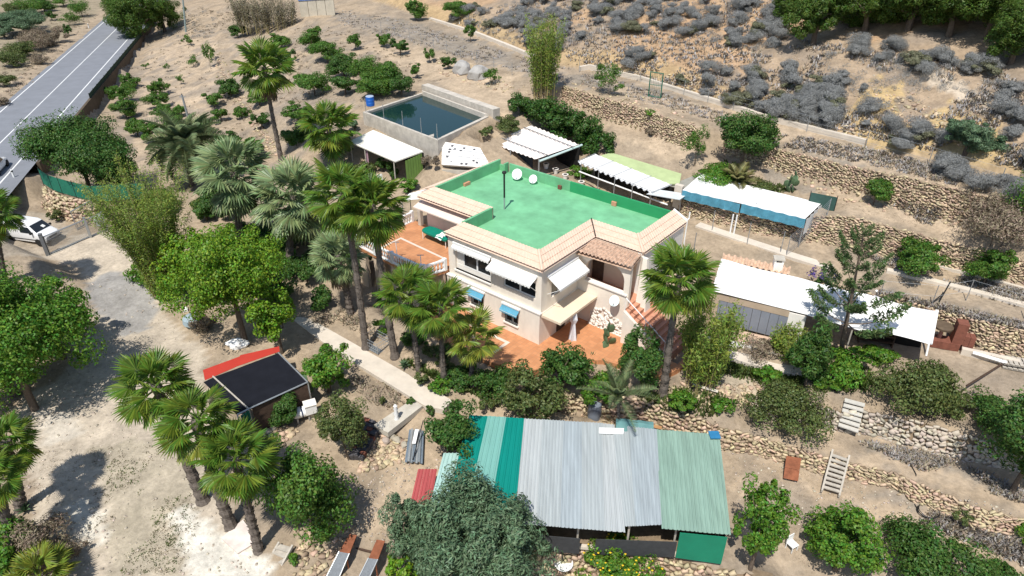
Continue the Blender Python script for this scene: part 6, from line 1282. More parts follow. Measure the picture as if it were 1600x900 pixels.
hp = [([(690, 30), (790, 0), (1000, -8), (1230, -5), (1225, 60), (1260, 110), (1380, 130), (1390, 190), (1330, 215), (1190, 180), (1040, 140), (920, 98), (800, 68)], 245, 'dry grey shrub in the dense cover of the hill slope', 9, 17), ([(1290, 70), (1420, 75), (1560, 110), (1560, 140), (1440, 130), (1420, 100), (1290, 100)], 22, 'grey shrub on the pale ground below the hilltop pines', 8, 14),
      ([(1390, 195), (1470, 210), (1470, 245), (1390, 235)], 10, 'grey shrub at the foot of the orange cut bank', 10, 16), ([(1540, 120), (1610, 150), (1610, 270), (1560, 250)], 12, '', 9, 14), ([(1430, 255), (1600, 300), (1600, 330), (1500, 290)], 14, 'grey shrub along the fence line at the right edge', 9, 15)]
def shrub_label(x, y, sp, R0):
    sz = 'large' if R0 > 1.12 else 'middle sized' if R0 > .85 else 'small'; c = 'dry grey shrub' if sp == 'grey' else 'olive green shrub'
    if x > 1530 and y < 280: z = 'on the bare slope below the right edge pines'
    elif y > 255: z = 'along the fence line at the right edge'
    elif x > 1390 and y > 190: z = 'at the foot of the orange cut bank'
    elif x > 1285 and y < 142: z = 'on the pale ground below the hilltop pines'
    else:
        z = 'left of the tall bamboo' if x < 815 else 'above the tall bamboo' if x < 905 else 'above the small fig tree' if x < 990 else 'above the green gate' if x < 1080 else 'above the big round tree' if x < 1190 else 'below the lone left pine' if x < 1300 else 'left of the orange cut bank'
        fr = y / max(1, lerp_line(FOOT_PX, x)); z = ('low on the hill ' if fr > .75 else 'halfway up the hill ' if fr > .4 else 'at the top edge ') + z
    return f'{sz} {c} {z}'
for pl, n, lab, r0_, r1_ in hp:
    def dn(x, y):
        g = ground(x, y); return 1.0 if fbm(np.array([g.x]), np.array([g.y]), 9, 77, 3)[0] > (.36 if n > 100 else 0) else .10
    for x, y in scatter(pl, n, n, dn):
        g = ground(x, y); sp = 'greyg' if rnd(0, 1) < .14 else 'grey'; R0 = rnd(.65, 1.35); 
        if depth(g) > 150: continue
        NV[0] += 1; me, tm, rb, H_ = plant_mesh(sp, R0, R0 * rnd(.95, 1.2), NV[0] % 2); o = put('grey_shrub', me, None, g, (0, 0, rnd(0, 6)), (R0 / rb, R0 / rb * rnd(.8, 1.2), R0 / rb * rnd(.85, 1.2))); tag(o, shrub_label(x, y, sp, R0), 'shrub', 'dry shrubs on the hillside')
def tufts(name, polys, n, m, s, h, seed, bl=9):
    rs = np.random.default_rng(seed); C = []; 
    for pl, k in polys:
        for x, y in scatter(pl, int(n * k), seed):
            g = ground(x, y)
            if fbm(np.array([g.x]), np.array([g.y]), 3.5, 91, 3)[0] > .42: C.append(tuple(g))
        seed += 1
    C = np.array(C); nb = len(C) * bl; B_ = np.repeat(C, bl, 0) + rs.normal(0, s * .35, (nb, 3)) * np.array([1, 1, 0]); a = rs.uniform(0, 6.28, nb); d = np.stack([np.cos(a), np.sin(a), np.zeros(nb)], 1); e = np.stack([-d[:, 1], d[:, 0], d[:, 2]], 1); hh = h * rs.uniform(.5, 1.3, nb)[:, None]
    up = np.array([0, 0, 1.]); V_ = np.stack([B_ - e * s * .16 - up * .05, B_ + e * s * .16 - up * .05, B_ + d * s * .5 + e * s * .05 + up * hh, B_ + d * s * .45 - e * s * .08 + up * hh * .9], 1).reshape(-1, 3)
    o = put(name, mesh_np(name, V_, np.arange(nb * 4).reshape(nb, 4), m)); o['kind'] = 'stuff'
terr = [([(500, 10), (620, 30), (800, 85), (1000, 135), (1150, 180), (1150, 200), (960, 145), (700, 85), (540, 40)], 1.0), ([(1200, 205), (1400, 240), (1600, 305), (1600, 315), (1360, 258), (1200, 222)], .8), ([(1380, 308), (1600, 350), (1600, 368), (1440, 348)], .6), ([(1340, 395), (1600, 452), (1600, 480), (1450, 440)], .6), ([(1380, 455), (1600, 505), (1600, 515), (1380, 465)], .4), ([(1340, 690), (1480, 715), (1600, 770), (1600, 785), (1440, 735)], .7), ([(1370, 765), (1600, 850), (1600, 880), (1440, 815)], .7), ([(450, 30), (600, 60), (700, 130), (560, 130), (480, 170), (400, 150)], .9), ([(200, 60), (340, 60), (420, 220), (330, 270), (220, 240), (180, 150)], .6), ([(0, 20), (160, 20), (40, 140), (0, 160)], 1.2), ([(300, 10), (380, 20), (360, 60), (280, 70)], .5), ([(500, 540), (580, 560), (680, 640), (600, 660)], .4), ([(480, 500), (570, 545), (600, 520), (540, 480)], .3)]
tufts('dry_tufts', terr, 520, L_DRYG, .34, .16, 5); tufts('grey_tufts', [(p, k) for p, k in terr[:7]], 620, L_GRY, .34, .14, 25)
tufts('hill_tufts', [([(800, 0), (1230, 0), (1240, 60), (1560, 110), (1630, 150), (1630, 270), (1360, 215), (1190, 180), (900, 95), (700, 35)], 1)], 3400, L_DRYG, .36, .16, 35, 7); tufts('hill_twigs', [([(800, 0), (1230, 0), (1240, 60), (1560, 110), (1630, 150), (1630, 270), (1360, 215), (1190, 180), (900, 95), (700, 35)], 1)], 2600, L_GRY, .42, .22, 45, 9)
tufts('driveway_weeds', [([(170, 720), (290, 720), (300, 800), (270, 895), (150, 895), (165, 800)], 1)], 420, L_GRASS, .18, .06, 55, 7); tufts('driveway_dry_weeds', [([(140, 700), (300, 690), (320, 800), (280, 899), (140, 899)], 1)], 520, leafmat('brown_weed', (.19, .16, .10)), .16, .05, 65, 7)
tufts('green_weeds', [([(1130, 565), (1260, 590), (1240, 610), (1120, 580)], 1), ([(1270, 575), (1400, 580), (1400, 610), (1270, 610)], .8), ([(1000, 600), (1130, 620), (1130, 650), (1000, 640)], .6), ([(620, 560), (760, 620), (820, 640), (700, 600)], .6), ([(440, 790), (500, 850), (460, 890), (420, 850)], .3), ([(1100, 240), (1160, 262), (1240, 300), (1200, 300), (1090, 270)], .6)], 260, L_GRASS, .4, .3, 75, 8)
# low scrub filling the hill between the shrubs: nobody could count it
CC = []; NN = []
for pl, k in (([(690, 30), (790, 0), (1000, -8), (1230, -5), (1225, 60), (1260, 110), (1380, 130), (1390, 190), (1330, 215), (1190, 180), (1040, 140), (920, 98), (800, 68)], 1100), ([(1280, 75), (1560, 110), (1580, 150), (1460, 140), (1390, 190), (1290, 110)], 110), ([(1430, 258), (1600, 300), (1600, 325), (1480, 280)], 60), ([(270, 15), (345, 20), (330, 60), (260, 60)], 40), ([(0, 20), (60, 40), (30, 130), (0, 150)], 30)):
    for x, y in scatter(pl, k, k + 3):
        g = ground(x, y)
        if depth(g) > 190 or fbm(np.array([g.x]), np.array([g.y]), 9, 77, 3)[0] < (.36 if k > 300 else .2): continue
        r_ = rnd(.3, .75); n_ = int(120 * r_ + 50); d = NR.normal(0, 1, (n_, 3)); d[:, 2] = np.abs(d[:, 2]); d /= np.linalg.norm(d, axis=1)[:, None]; CC.append(np.array(g) + d * r_ * NR.uniform(.5, 1, n_)[:, None] * np.array([1, 1, .85])); NN.append(d)
CC = np.concatenate(CC); V_, F_ = leaves_np(CC, np.concatenate(NN), .15, 6); o = put('low_scrub', mesh_np('low_scrub', V_, F_, SPEC['grey'][0])); o['kind'] = 'stuff'
for k, (x, y) in enumerate(scatter([(300, 300), (420, 330), (560, 300), (570, 430), (520, 480), (440, 440), (330, 400)], 17, 8)): veg(('dark', 'citrus', 'green')[k % 3], x, y, 22 + 5 * (k % 3), y - 32 - 6 * (k % 2), 'leafy undergrowth bush ' + ('beneath the bamboo and date palm' if x < 370 else 'at the foot of the drooping grey green palms' if y < 380 and x < 500 else 'below the short bright palm and open shed' if y < 380 else 'by the short palm beside the terrace arcade' if x > 500 else 'behind the yellow green trees'), 'undergrowth between the palms')
for k, (x, y) in enumerate(scatter([(640, 560), (700, 550), (770, 600), (760, 630), (690, 610)], 8, 9)): veg(('dusty', 'bush', 'green')[k % 3], x, y, 14 + 3 * (k % 3), y - 20, 'low garden plant at the foot of the front palms', 'low plants below the front palms')
# dark undergrowth between the palms, the path and the terrace
for i, (x, y, r_, ty, sp, l) in enumerate(((330, 335, 34, 300, 'dark', 'dark undergrowth beneath the date palm'), (410, 380, 36, 340, 'dark', 'dark undergrowth between the two broad grey green palms'), (480, 440, 34, 395, 'dark', 'dark undergrowth right of the drooping grey green palm'), (505, 478, 26, 445, 'bush', 'dark bush behind the short grey green palm'), (520, 360, 36, 310, 'citrus', 'leafy bush under the paired tall palm heads'), (480, 330, 30, 285, 'dark', 'dark tree behind the drooping grey green palm'), (560, 420, 24, 390, 'dark', 'dark bush against the terrace arcade'), (605, 470, 22, 445, 'bush', 'dark bush beneath the terrace balustrade'), (645, 540, 24, 515, 'dark', 'dark bush behind the left front palm'), (690, 560, 24, 535, 'dusty', 'dusty bush between the front palms'), (725, 600, 26, 570, 'bush', 'dark bush under the small yellowish palm'), (760, 600, 22, 575, 'dusty', 'grey green bush right of the small yellowish palm'), (545, 300, 24, 262, 'dusty', 'dusty bush below the short bright palm'), (425, 470, 40, 420, 'dark', 'dark undergrowth beside the yellow green trees'), (255, 330, 30, 292, 'green', 'fresh green bush behind the bamboo thicket'), (275, 465, 30, 430, 'green', 'green growth at the right foot of the bamboo thicket'), (225, 440, 26, 408, 'green', 'green growth at the left foot of the bamboo thicket'))): veg(sp, x, y, r_, ty, l)
tufts('leaf_litter', [([(1130, 690), (1600, 810), (1600, 895), (1180, 895)], 1), ([(1040, 590), (1600, 600), (1600, 690), (1100, 660)], 1), ([(560, 690), (720, 720), (660, 850), (470, 880), (480, 700)], .8), ([(460, 500), (720, 620), (660, 700), (470, 620)], .8), ([(960, 190), (1300, 290), (1600, 370), (1600, 400), (1300, 320), (1080, 270)], .7), ([(180, 60), (560, 40), (600, 160), (300, 280), (180, 240)], 1.2), ([(20, 420), (140, 560), (140, 720), (60, 800), (0, 700)], .8)], 900, L_BRN, .14, .03, 85, 6)
print('plants', NV[0], round(time.time() - T0, 1), sum(len(m.polygons) for m in bpy.data.meshes) )
# ------------------------------------------------------------------ vehicles
car_paint = mat('white_car_paint', (.80, .80, .80), .22, .02, 1, 0, 0, .5)
tyre_me = MB().lathe([(.20, -.1), (.31, -.1), (.33, -.06), (.33, .06), (.31, .1), (.20, .1)], n=18).mesh('tyre', rubber); rim_me = MB().lathe([(.05, -.08), (.21, -.085), (.21, .085), (.05, .08)], n=14).mesh('rim', steel)
def vehicle(name, label, cat, p, rz, st, wz, group=None):
    """st: stations (x, z floor, z belt, z roof, half width, half width at roof)"""
    t = empty(name, label, cat, p, rz, group); b = MB(); n_ = 0
    for x, z0, zb, zt, w_, wt in st: b.v += [(x, -w_ * .94, z0), (x, -w_, (z0 + zb) / 2), (x, -w_ * .985, zb), (x, -wt, zt - .05), (x, -wt * .85, zt), (x, wt * .85, zt), (x, wt, zt - .05), (x, w_ * .985, zb), (x, w_, (z0 + zb) / 2), (x, w_ * .94, z0)]
    k = 10
    for i in range(len(st) - 1):
        for j in range(k): b.f.append((i * k + j, (i + 1) * k + j, (i + 1) * k + (j + 1) % k, i * k + (j + 1) % k))
    b.f += [tuple(range(k)), tuple(range(len(st) * k - 1, (len(st) - 1) * k - 1, -1))]
    body = b.build('body', car_paint, t, smooth=True); bevel(body, .03, 2)
    for x in wz:
        for s_ in (-1, 1): o = put('wheel', tyre_me, t, (x, s_ * (st[2][4] - .07), .33), (R(90), 0, 0)); put('rim', rim_me, o)
    return t
def pane(t, name, Q, m, d=.012): o = MB().plate(Q, d).build(name, m, t); return o
ST = [(-2.2, .40, 1.05, 1.70, .86, .74), (-2.12, .30, 1.05, 1.82, .91, .80), (-1.0, .28, 1.05, 1.88, .92, .80), (.35, .28, 1.08, 1.86, .92, .79), (.72, .28, 1.08, 1.76, .92, .76), (1.42, .28, 1.06, 1.16, .91, .84), (1.95, .30, .80, 1.0, .87, .78), (2.2, .34, .62, .82, .78, .68)]
g = ground(58, 376); van = vehicle('parked_van', 'white panel van parked behind the driveway gate facing right', 'van', g + Vector((-.3, .2, 0)), R(-14), ST, (-1.4, 1.42))
pane(van, 'windscreen', [(.80, -.68, 1.73), (.80, .68, 1.73), (1.40, .76, 1.20), (1.40, -.76, 1.20)], glass, .02).location.z = .012
for s_ in (-1, 1):
    w0 = MB(); Q = [(-.15, s_ * .905, 1.14), (1.15, s_ * .905, 1.12), (.72, s_ * .80, 1.62), (-.1, s_ * .81, 1.68)]; w0.hexa([Vector(q) + Vector((0, s_ * d, 0)) for d in (0, .018) for q in Q]); w0.build('side_window', glass, van)
    MB().hexa([(1.86, s_ * .52, .72), (2.17, s_ * .42, .62), (2.05, s_ * .80, .66), (1.80, s_ * .88, .76), (1.86, s_ * .52, .93), (2.15, s_ * .42, .80), (2.0, s_ * .82, .86), (1.78, s_ * .89, .94)]).build('headlight', mat('lamp_glass', (.5, .52, .55), .15, .05), van)
    MB().box(1.0, 1.16, min(s_ * .9, s_ * 1.12), max(s_ * .9, s_ * 1.12), 1.12, 1.28).build('mirror', iron, van)
    bx = MB().box(-2.0, 2.0, min(s_ * .925, s_ * .935), max(s_ * .925, s_ * .935), .52, .58); bx.build('trim_strip', iron, van)
MB().hexa([(2.17, -.42, .58), (2.21, .42, .58), (2.21, .42, .80), (2.17, -.42, .80), (2.2, -.42, .58), (2.24, .42, .58), (2.2, .42, .80), (2.18, -.42, .80)]); MB().box(2.19, 2.225, -.40, .40, .62, .76).build('grille', rubber, van); MB().box(2.1, 2.25, -.74, .74, .36, .50).build('bumper', rubber, van); MB().box(.9, 1.3, -.2, .2, 1.22, 1.24); pane(van, 'papers', [(1.12, .05, 1.475), (1.32, .12, 1.305), (1.30, .40, 1.32), (1.10, .34, 1.49)], white_paint)
ST2 = [(-2.0, .40, .85, 1.0, .82, .66), (-1.85, .28, .85, 1.2, .87, .64), (-1.2, .26, .86, 1.42, .88, .64), (.0, .26, .86, 1.46, .88, .64), (.4, .26, .86, 1.38, .88, .66), (1.05, .26, .84, .95, .87, .72), (1.8, .30, .66, .82, .84, .70), (2.05, .36, .52, .66, .70, .60)]
g = at(-9, 268, RZ + .012); car = vehicle('parked_car', 'white car on the road, mostly cut off by the left edge', 'car', g, math.atan2(RD.y, RD.x), ST2, (-1.3, 1.3))
pane(car, 'windscreen', [(.45, -.58, 1.36), (.45, .58, 1.36), (1.03, .66, .98), (1.03, -.66, .98)], glass, .02).location.z = .012
for s_ in (-1, 1):
    Q = [(-1.5, s_ * .85, .92), (.75, s_ * .85, .92), (.25, s_ * .70, 1.34), (-1.2, s_ * .70, 1.36)]; MB().hexa([Vector(q) + Vector((0, s_ * d, 0)) for d in (0, .02) for q in Q]).build('side_window', glass, car)
# ------------------------------------------------------------------ gate and poles
def bar_gate(name, label, A_, B_, h, nb, group=None, cat='gate', m=steel, mesh=True):
    t = empty(name, label, cat, A_, group=group); d = B_ - A_; fr = MB(); u = Vector((0, 0, h))
    for z in (.12, h * .98): fr.tube([Vector((0, 0, z)), d + Vector((0, 0, z))], .055, 6)
    fr.tube([(0, 0, .05), u], .04, 6); fr.tube([d + Vector((0, 0, .05)), d + u], .04, 6); fr.build('frame', m, t)
    bm_ = MB().tube([(0, 0, .12), (0, 0, h * .98)], .02, 4).mesh('bar', m)
    for i in range(1, nb): put('bar', bm_, t, d * (i / nb))
    return t
ga, gb, gc = ground(79, 398), ground(141, 371), ground(166, 360)
bar_gate('driveway_gate', 'long grey barred sliding gate closing the driveway in front of the van', ga, gb, 1.75, 44); bar_gate('side_gate', 'short grey barred gate right of the sliding gate', gb + Vector((.12, .05, 0)), gc, 1.75, 14)
bar_gate('open_gate_leaf', 'grey barred gate leaf standing behind the sliding gate by the stone wall', ground(121, 360), ground(152, 342), 1.9, 16)
for p, lab, h, m, w_ in ((ga + Vector((-.15, -.1, -.1)), 'dark steel post at the near left end of the sliding gate', 2.1, grey_paint, .13), (gb + Vector((.05, .02, -.1)), 'pale grey post between the two driveway gates', 2.0, steel, .09), (gc + Vector((.1, .1, -.1)), 'grey post at the right end of the driveway gates', 1.9, steel, .1)):
    t = empty('gate_post', lab, 'post', p, .4); MB().box(-w_, w_, -w_, w_, 0, h).build('post', m, t); MB().box(-w_ - .02, w_ + .02, -w_ - .02, w_ + .02, h, h + .05).build('cap', m, t)
p = ground(158, 352); o = MB().lathe([(.02, 0), (.38, .05), (.45, .6), (.3, 1.0), (.05, 1.1)], n=10).build('covered_meter', mat('grey_wrap', (.45, .48, .50), .6, .1), None, p); tag(o, 'grey wrapped bundle standing behind the short driveway gate', 'bundle')
kerbp = [(79, 398), (120, 380), (166, 360)]; 
o = MB().plate([ground(76, 401) + Vector((0, 0, .04)), ground(168, 361) + Vector((0, 0, .04)), ground(166, 358) + Vector((0, 0, .04)), ground(75, 397) + Vector((0, 0, .04))], .1).build('gate_track', concrete); o['kind'] = 'structure'
g = ground(302, 212); tp = at_y(284, 148, g.y); up_ = empty('utility_pole', 'leaning grey utility pole carrying a cable over the road', 'utility pole', g); MB().tube([Vector((0, 0, -.5)), tp - g], .17, 10, .11).build('pole', steel, up_); MB().box(-.35, .35, -.04, .04, -.05, .05).build('crossarm', steel, up_, tp - g - Vector((0, 0, .25))); MB().lathe([(.04, 0), (.06, .05), (.03, .14)], n=8).build('insulator', iron, up_, tp - g + Vector((0, 0, 0)))
e = at_y(-60, 197, g.y + 2); b = MB(); b.tube([tp.lerp(e, s_) - Vector((0, 0, .9 * 4 * s_ * (1 - s_))) for s_ in np.linspace(0, 1, 14)], .018, 4); o = b.build('cable', iron); tag(o, 'thin black cable hanging from the utility pole across the road', 'cable')
g = ground(290, 50); tp = at_y(285, -8, g.y); t = empty('tall_pole', 'tall grey green pole standing in front of the road bend pine', 'utility pole', g); MB().tube([Vector((0, 0, -.5)), tp - g], .2, 8, .13).build('pole', mat('grey_green_pole', (.22, .28, .27), .6, .1), t); MB().box(-.5, .5, -.05, .05, -.05, .05).build('crossarm', steel, t, tp - g - Vector((0, 0, .4)))
# small garden gate and fences on the hill foot
A_, B_ = ground(1013, 151), ground(1032, 154); t = empty('green_gate', 'green metal frame gate standing alone below the shrub hill', 'gate', A_); d = B_ - A_; b = MB(); gg = mat('green_frame', (.02, .13, .08), .5, .1)
for q in (Vector((0, 0, 0)), d): b.tube([q - Vector((0, 0, .3)), q + Vector((0, 0, 2.6))], .06, 6)
b.tube([Vector((0, 0, 2.55)), d + Vector((0, 0, 2.55))], .05, 6); b.tube([Vector((0, 0, .1)), d + Vector((0, 0, .1))], .05, 6); b.tube([Vector((0, 0, 1.3)), d + Vector((0, 0, 1.3))], .03, 6); b.build('frame', gg, t)
wmh = MB()
for i in range(1, 7): wmh.tube([d * (i / 7) + Vector((0, 0, .1)), d * (i / 7) + Vector((0, 0, 2.5))], .01, 4)
o = wmh.build('mesh_wires', gg, t); o['kind'] = 'stuff'
def wire_fence(label, px, h, m=steel, group='wire fences', wires=3, step=3.0):
    P = [ground(*q) for q in px]; t = empty('wire_fence', label, 'fence', P[0], group=group); pts = []
    for p, q in zip(P, P[1:]):
        k = max(1, int((q - p).length / step)); pts += [p.lerp(q, i / k) for i in range(k)]
    pts.append(P[-1]); pts = [Vector((p.x, p.y, gz(p.x, p.y))) for p in pts]; me = MB().tube([(0, 0, -.3), (0, 0, h)], .03, 5).mesh('post', m)
    for p in pts: put('post', me, t, p - P[0])
    for k in range(wires): MB().tube([p - P[0] + Vector((0, 0, h * (k + 1) / wires - .05)) for p in pts], .008, 3).build('wire', m, t)
wire_fence('wire fence with thin posts along the concrete foot of the shrub hill', [(905, 113), (1000, 128), (1145, 173), (1260, 206), (1352, 230), (1450, 258), (1560, 292)], 1.5)
wire_fence('wire fence with thin posts along the grey track above the orchard', [(575, 45), (640, 62), (720, 92), (800, 118)], 1.5)
wire_fence('wire fence below the blue edged canopy', [(1085, 400), (1167, 384), (1220, 398), (1270, 415)], 1.7) if False else None
wire_fence('wire fence with thin posts in front of the two round citrus trees', [(1372, 470), (1455, 478), (1509, 470), (1600, 498)], 1.7, wires=2)
t = empty('wire_fence', 'rusty braced fence end post above the shade sail corner', 'fence', ground(1466, 474)); b = MB().tube([(0, 0, 0), (.5, .3, 1.6)], .05, 6); b.build('post', iron, t); MB().tube([(-.5, 0, 0), (.25, .15, .8)], .04, 6).build('brace', iron, t)
hang_p = [ground(1228, 402), ground(1262, 372), ground(1290, 345)]
wire_fence('sagging wire net fence at the right end of the blue edged canopy', [(1228, 402), (1262, 372), (1290, 345)], 1.9, steel, wires=9, step=1.6)
mesh_fence('net_fence', 'dark green net fence behind the right end of the blue edged canopy', [ground(1262, 322), ground(1303, 330)], 1.2, mat('dark_green_net', (.04, .09, .075), .9, .15, 3), 2)
# ------------------------------------------------------------------ stairs, ramps, ladders
def plank_stairs(name, label, cat, TL, TR, BL, BR, n_, m, stringer=True, tw=.26, group=None, sw=.05):
    c = (TL + TR + BL + BR) / 4; t = empty(name, label, cat, c, group=group)
    for i in range(n_):
        f = (i + .5) / n_; a, b_ = TL.lerp(BL, f) - c, TR.lerp(BR, f) - c; d = (BL - TL).normalized(); h = Vector((d.x, d.y, 0)).normalized() * tw / 2; u = Vector((0, 0, .035))
        MB().hexa([a - h - u, b_ - h - u, b_ + h - u, a + h - u, a - h + u, b_ - h + u, b_ + h + u, a + h + u]).build('tread', m, t)
    if stringer:
        for a, b_ in ((TL, BL), (TR, BR)):
            e = (TR - TL).normalized() * sw; a, b_ = a - c, b_ - c; d = (b_ - a) * .06; u = Vector((0, 0, .09)); a, b_ = a - d, b_ + d; MB().hexa([a - e - u, b_ - e - u, b_ + e - u, a + e - u, a - e + u, b_ - e + u, b_ + e + u, a + e + u]).build('stringer', m, t)
    return t
def gp_(px, py, dz): return ground(px, py) + Vector((0, 0, dz))
plank_stairs('wooden_ladder', 'weathered wooden stair ladder leaning on the lowest stone wall', 'ladder', at(1300, 707, -1.5), at(1326, 716, -1.5), at(1285, 764, -2.75), at(1312, 772, -2.75), 8, wood_grey, tw=.2, group='wooden garden stairs')
plank_stairs('garden_steps', 'flight of wide pale plank steps beside the bleached stone wall', 'steps', gp_(1318, 630, .45), gp_(1349, 638, .45), gp_(1306, 676, .5), gp_(1337, 687, .5), 6, mat('pale_plank', (.52, .50, .45), .9, .12, 4, .1), False, .34, group='wooden garden stairs')
plank_stairs('wooden_ladder', 'short wooden ladder with three wide treads by the leaning palm foot', 'ladder', at(435, 850, -2.2), at(456, 855, -2.2), at(418, 880, -2.9), at(436, 892, -2.9), 4, wood_grey, tw=.34, group='wooden garden stairs')
mesh_grey = mat('grey_mesh_plate', (.17, .185, .20), .7, .2, 8, .1)
for k, (a, b_, c, d, e, f) in enumerate((((546.5, 834), (557.5, 836), (530, 862), (546, 865), (505, 912), (526, 912)), ((588.5, 843), (601.5, 845), (576, 872), (590.5, 874), (556, 912), (573, 912)))):
    z0, z1, z2 = -2.5, -2.65, -3.6; Pt = [at(*a, z0), at(*b_, z0), at(*c, z1), at(*d, z1), at(*e, z2), at(*f, z2)]; c0 = Pt[2]; t = empty('loading_ramp', ['left rusty loading ramp with a grey mesh deck', 'right rusty loading ramp with a grey mesh deck, nearer the olive tree'][k], 'ramp', c0, group='rusty loading ramps')
    MB().plate([p - c0 for p in (Pt[0], Pt[1], Pt[3], Pt[2])], .06).build('rusty_plate', rust, t); MB().plate([p - c0 for p in (Pt[2], Pt[3], Pt[5], Pt[4])], .05).build('mesh_deck', mesh_grey, t)
    for q, r_ in ((2, 4), (3, 5)): MB().tube([Pt[q] - c0 + Vector((0, 0, .03)), Pt[r_] - c0 + Vector((0, 0, .03))], .035, 5).build('edge_rail', steel, t)
    for q in (2, 3):
        for f_ in (.2, .7): p = Pt[q].lerp(Pt[q + 2], f_); MB().tube([p - c0 - Vector((0, 0, .05)), p - c0 - Vector((0, 0, 1.3))], .04, 5).build('leg', rust, t)
p = ground(566, 860); o = MB().box(-1, 1, -.05, .05, 0, .1).build('beam', wood_dark, None, p, (0, .0, -.25)); tag(o, 'dark timber lying across the two ramps', 'timber')
# rusty double plate leaning on the wall
Q = [at(1229, 712, -1.85), at(1252, 716, -1.85), at(1247, 752, -2.75), at(1224, 747, -2.75)]; c0 = Q[3]; t = empty('rusty_plate', 'rusty steel plate in two halves lying on the lowest stone wall', 'metal plate', c0)
for f0, f1 in ((0, .52), (.53, 1)): MB().plate([v - c0 for v in (Q[0].lerp(Q[3], f0), Q[1].lerp(Q[2], f0), Q[1].lerp(Q[2], f1), Q[0].lerp(Q[3], f1))], .05).build('half', rust, t)
# ------------------------------------------------------------------ stacks and clutter
Q = [gp_(545, 721, .5), gp_(571, 661, .5), gp_(598, 671, .5), gp_(568, 724, .5)]; c0 = Q[0] - Vector((0, 0, .5)); slate = mat('dark_slate', (.085, .08, .085), .85, .3, 4, .1)
t = empty('tile_stack', 'long stack of dark grey roof tiles with some reddish ones', 'tile stack', c0)
for i in range(11):
    for j in range(3):
        u0, u1, v0, v1 = i / 11 + .004, (i + 1) / 11 - .004, j / 3 + .01, (j + 1) / 3 - .01; h = Vector((0, 0, rnd(-.12, .08))); q = [bilerp([Q[0], Q[1], Q[2], Q[3]], u, v) - c0 + h for u, v in ((u0, v0), (u1, v0), (u1, v1), (u0, v1))]; MB().plate(q, .45).build('tile_pile', slate if rnd(0, 1) > .2 else brickred, t)
shm = [mat('blue_grey_sheet', (.20, .25, .30), .6, .2, 3, .05, .2), mat('pale_grey_sheet', (.34, .36, .37), .6, .15, 3, .05, .2), mat('mid_grey_sheet', (.26, .29, .31), .6, .15, 3, .05, .2)]
for i in range(7):
    f0, f1 = i / 7, (i + 1) / 7; a, b_ = gp_(640 + 23 * f0, 678 + 2 * f0, .35 + .1 * (i % 2)), gp_(640 + 23 * f1, 678 + 2 * f1, .35 + .1 * (i % 2)); c, d = gp_(633 + 28 * f1, 728 + 2 * f1, .3 + .1 * (i % 2)), gp_(633 + 28 * f0, 728 + 2 * f0, .3 + .1 * (i % 2)); o = ribs('metal_sheet', a - a, b_ - a, c - a, d - a, shm[i % 3], None, Vector((0, 0, 0)), pitch=.3, h=.06); o.location = a; tag(o, f'{["blue grey", "pale grey", "mid grey"][i % 3]} metal sheet, {ORD[i]} from left in the pile by the tile stack', 'metal sheet', 'pile of long metal sheets')
a = gp_(650, 683, .6); d = gp_(645, 705, .6) - a; o = MB().hexa([Vector((0, 0, 0)), d, d + Vector((.22, 0, 0)), Vector((.22, 0, 0)), Vector((0, 0, .05)), d + Vector((0, 0, .05)), d + Vector((.22, 0, .05)), Vector((.22, 0, .05))]).build('white_plank', white_paint, None, a); tag(o, 'white plank on top of the pile of long metal sheets', 'plank')
a, b_ = gp_(663, 676, 1.0), gp_(646, 728, .5); o = MB().tube([(0, 0, 0), b_ - a], .03, 5).build('pole', iron, None, a); tag(o, 'thin dark pole laid across the pile of metal sheets', 'pole')
# metal crate
g = ground(588, 552); cr = empty('metal_crate', 'open grey metal bar crate at the foot of the tall palms', 'crate', g + Vector((-.1, .75, 0)), R(-38)); b = MB()
for x in (-.8, .8):
    for y in (-.6, .6): b.tube([(x, y, 0), (x, y, .95)], .03, 5)
b.build('corner_posts', steel, cr); hb = MB()
for z in (.1, .38, .66, .93):
    for p, q in (((-.8, -.6), (.8, -.6)), ((.8, -.6), (.8, .6)), ((.8, .6), (-.8, .6)), ((-.8, .6), (-.8, -.6))): hb.tube([(*p, z), (*q, z)], .02, 4)
o = hb.build('side_bars', steel, cr); o['kind'] = 'stuff'; vb = MB()
for i in range(9):
    for y in (-.6, .6): vb.tube([(-.8 + .2 * i, y, .1), (-.8 + .2 * i, y, .93)], .011, 4)
for i in range(7):
    for x in (-.8, .8): vb.tube([(x, -.6 + .2 * i, .1), (x, -.6 + .2 * i, .93)], .011, 4)
o = vb.build('wire_mesh', steel, cr); o['kind'] = 'stuff'; MB().box(-.8, .8, -.6, .6, .08, .1).build('base', mat('crate_base', (.16, .18, .19), .7, .1), cr)
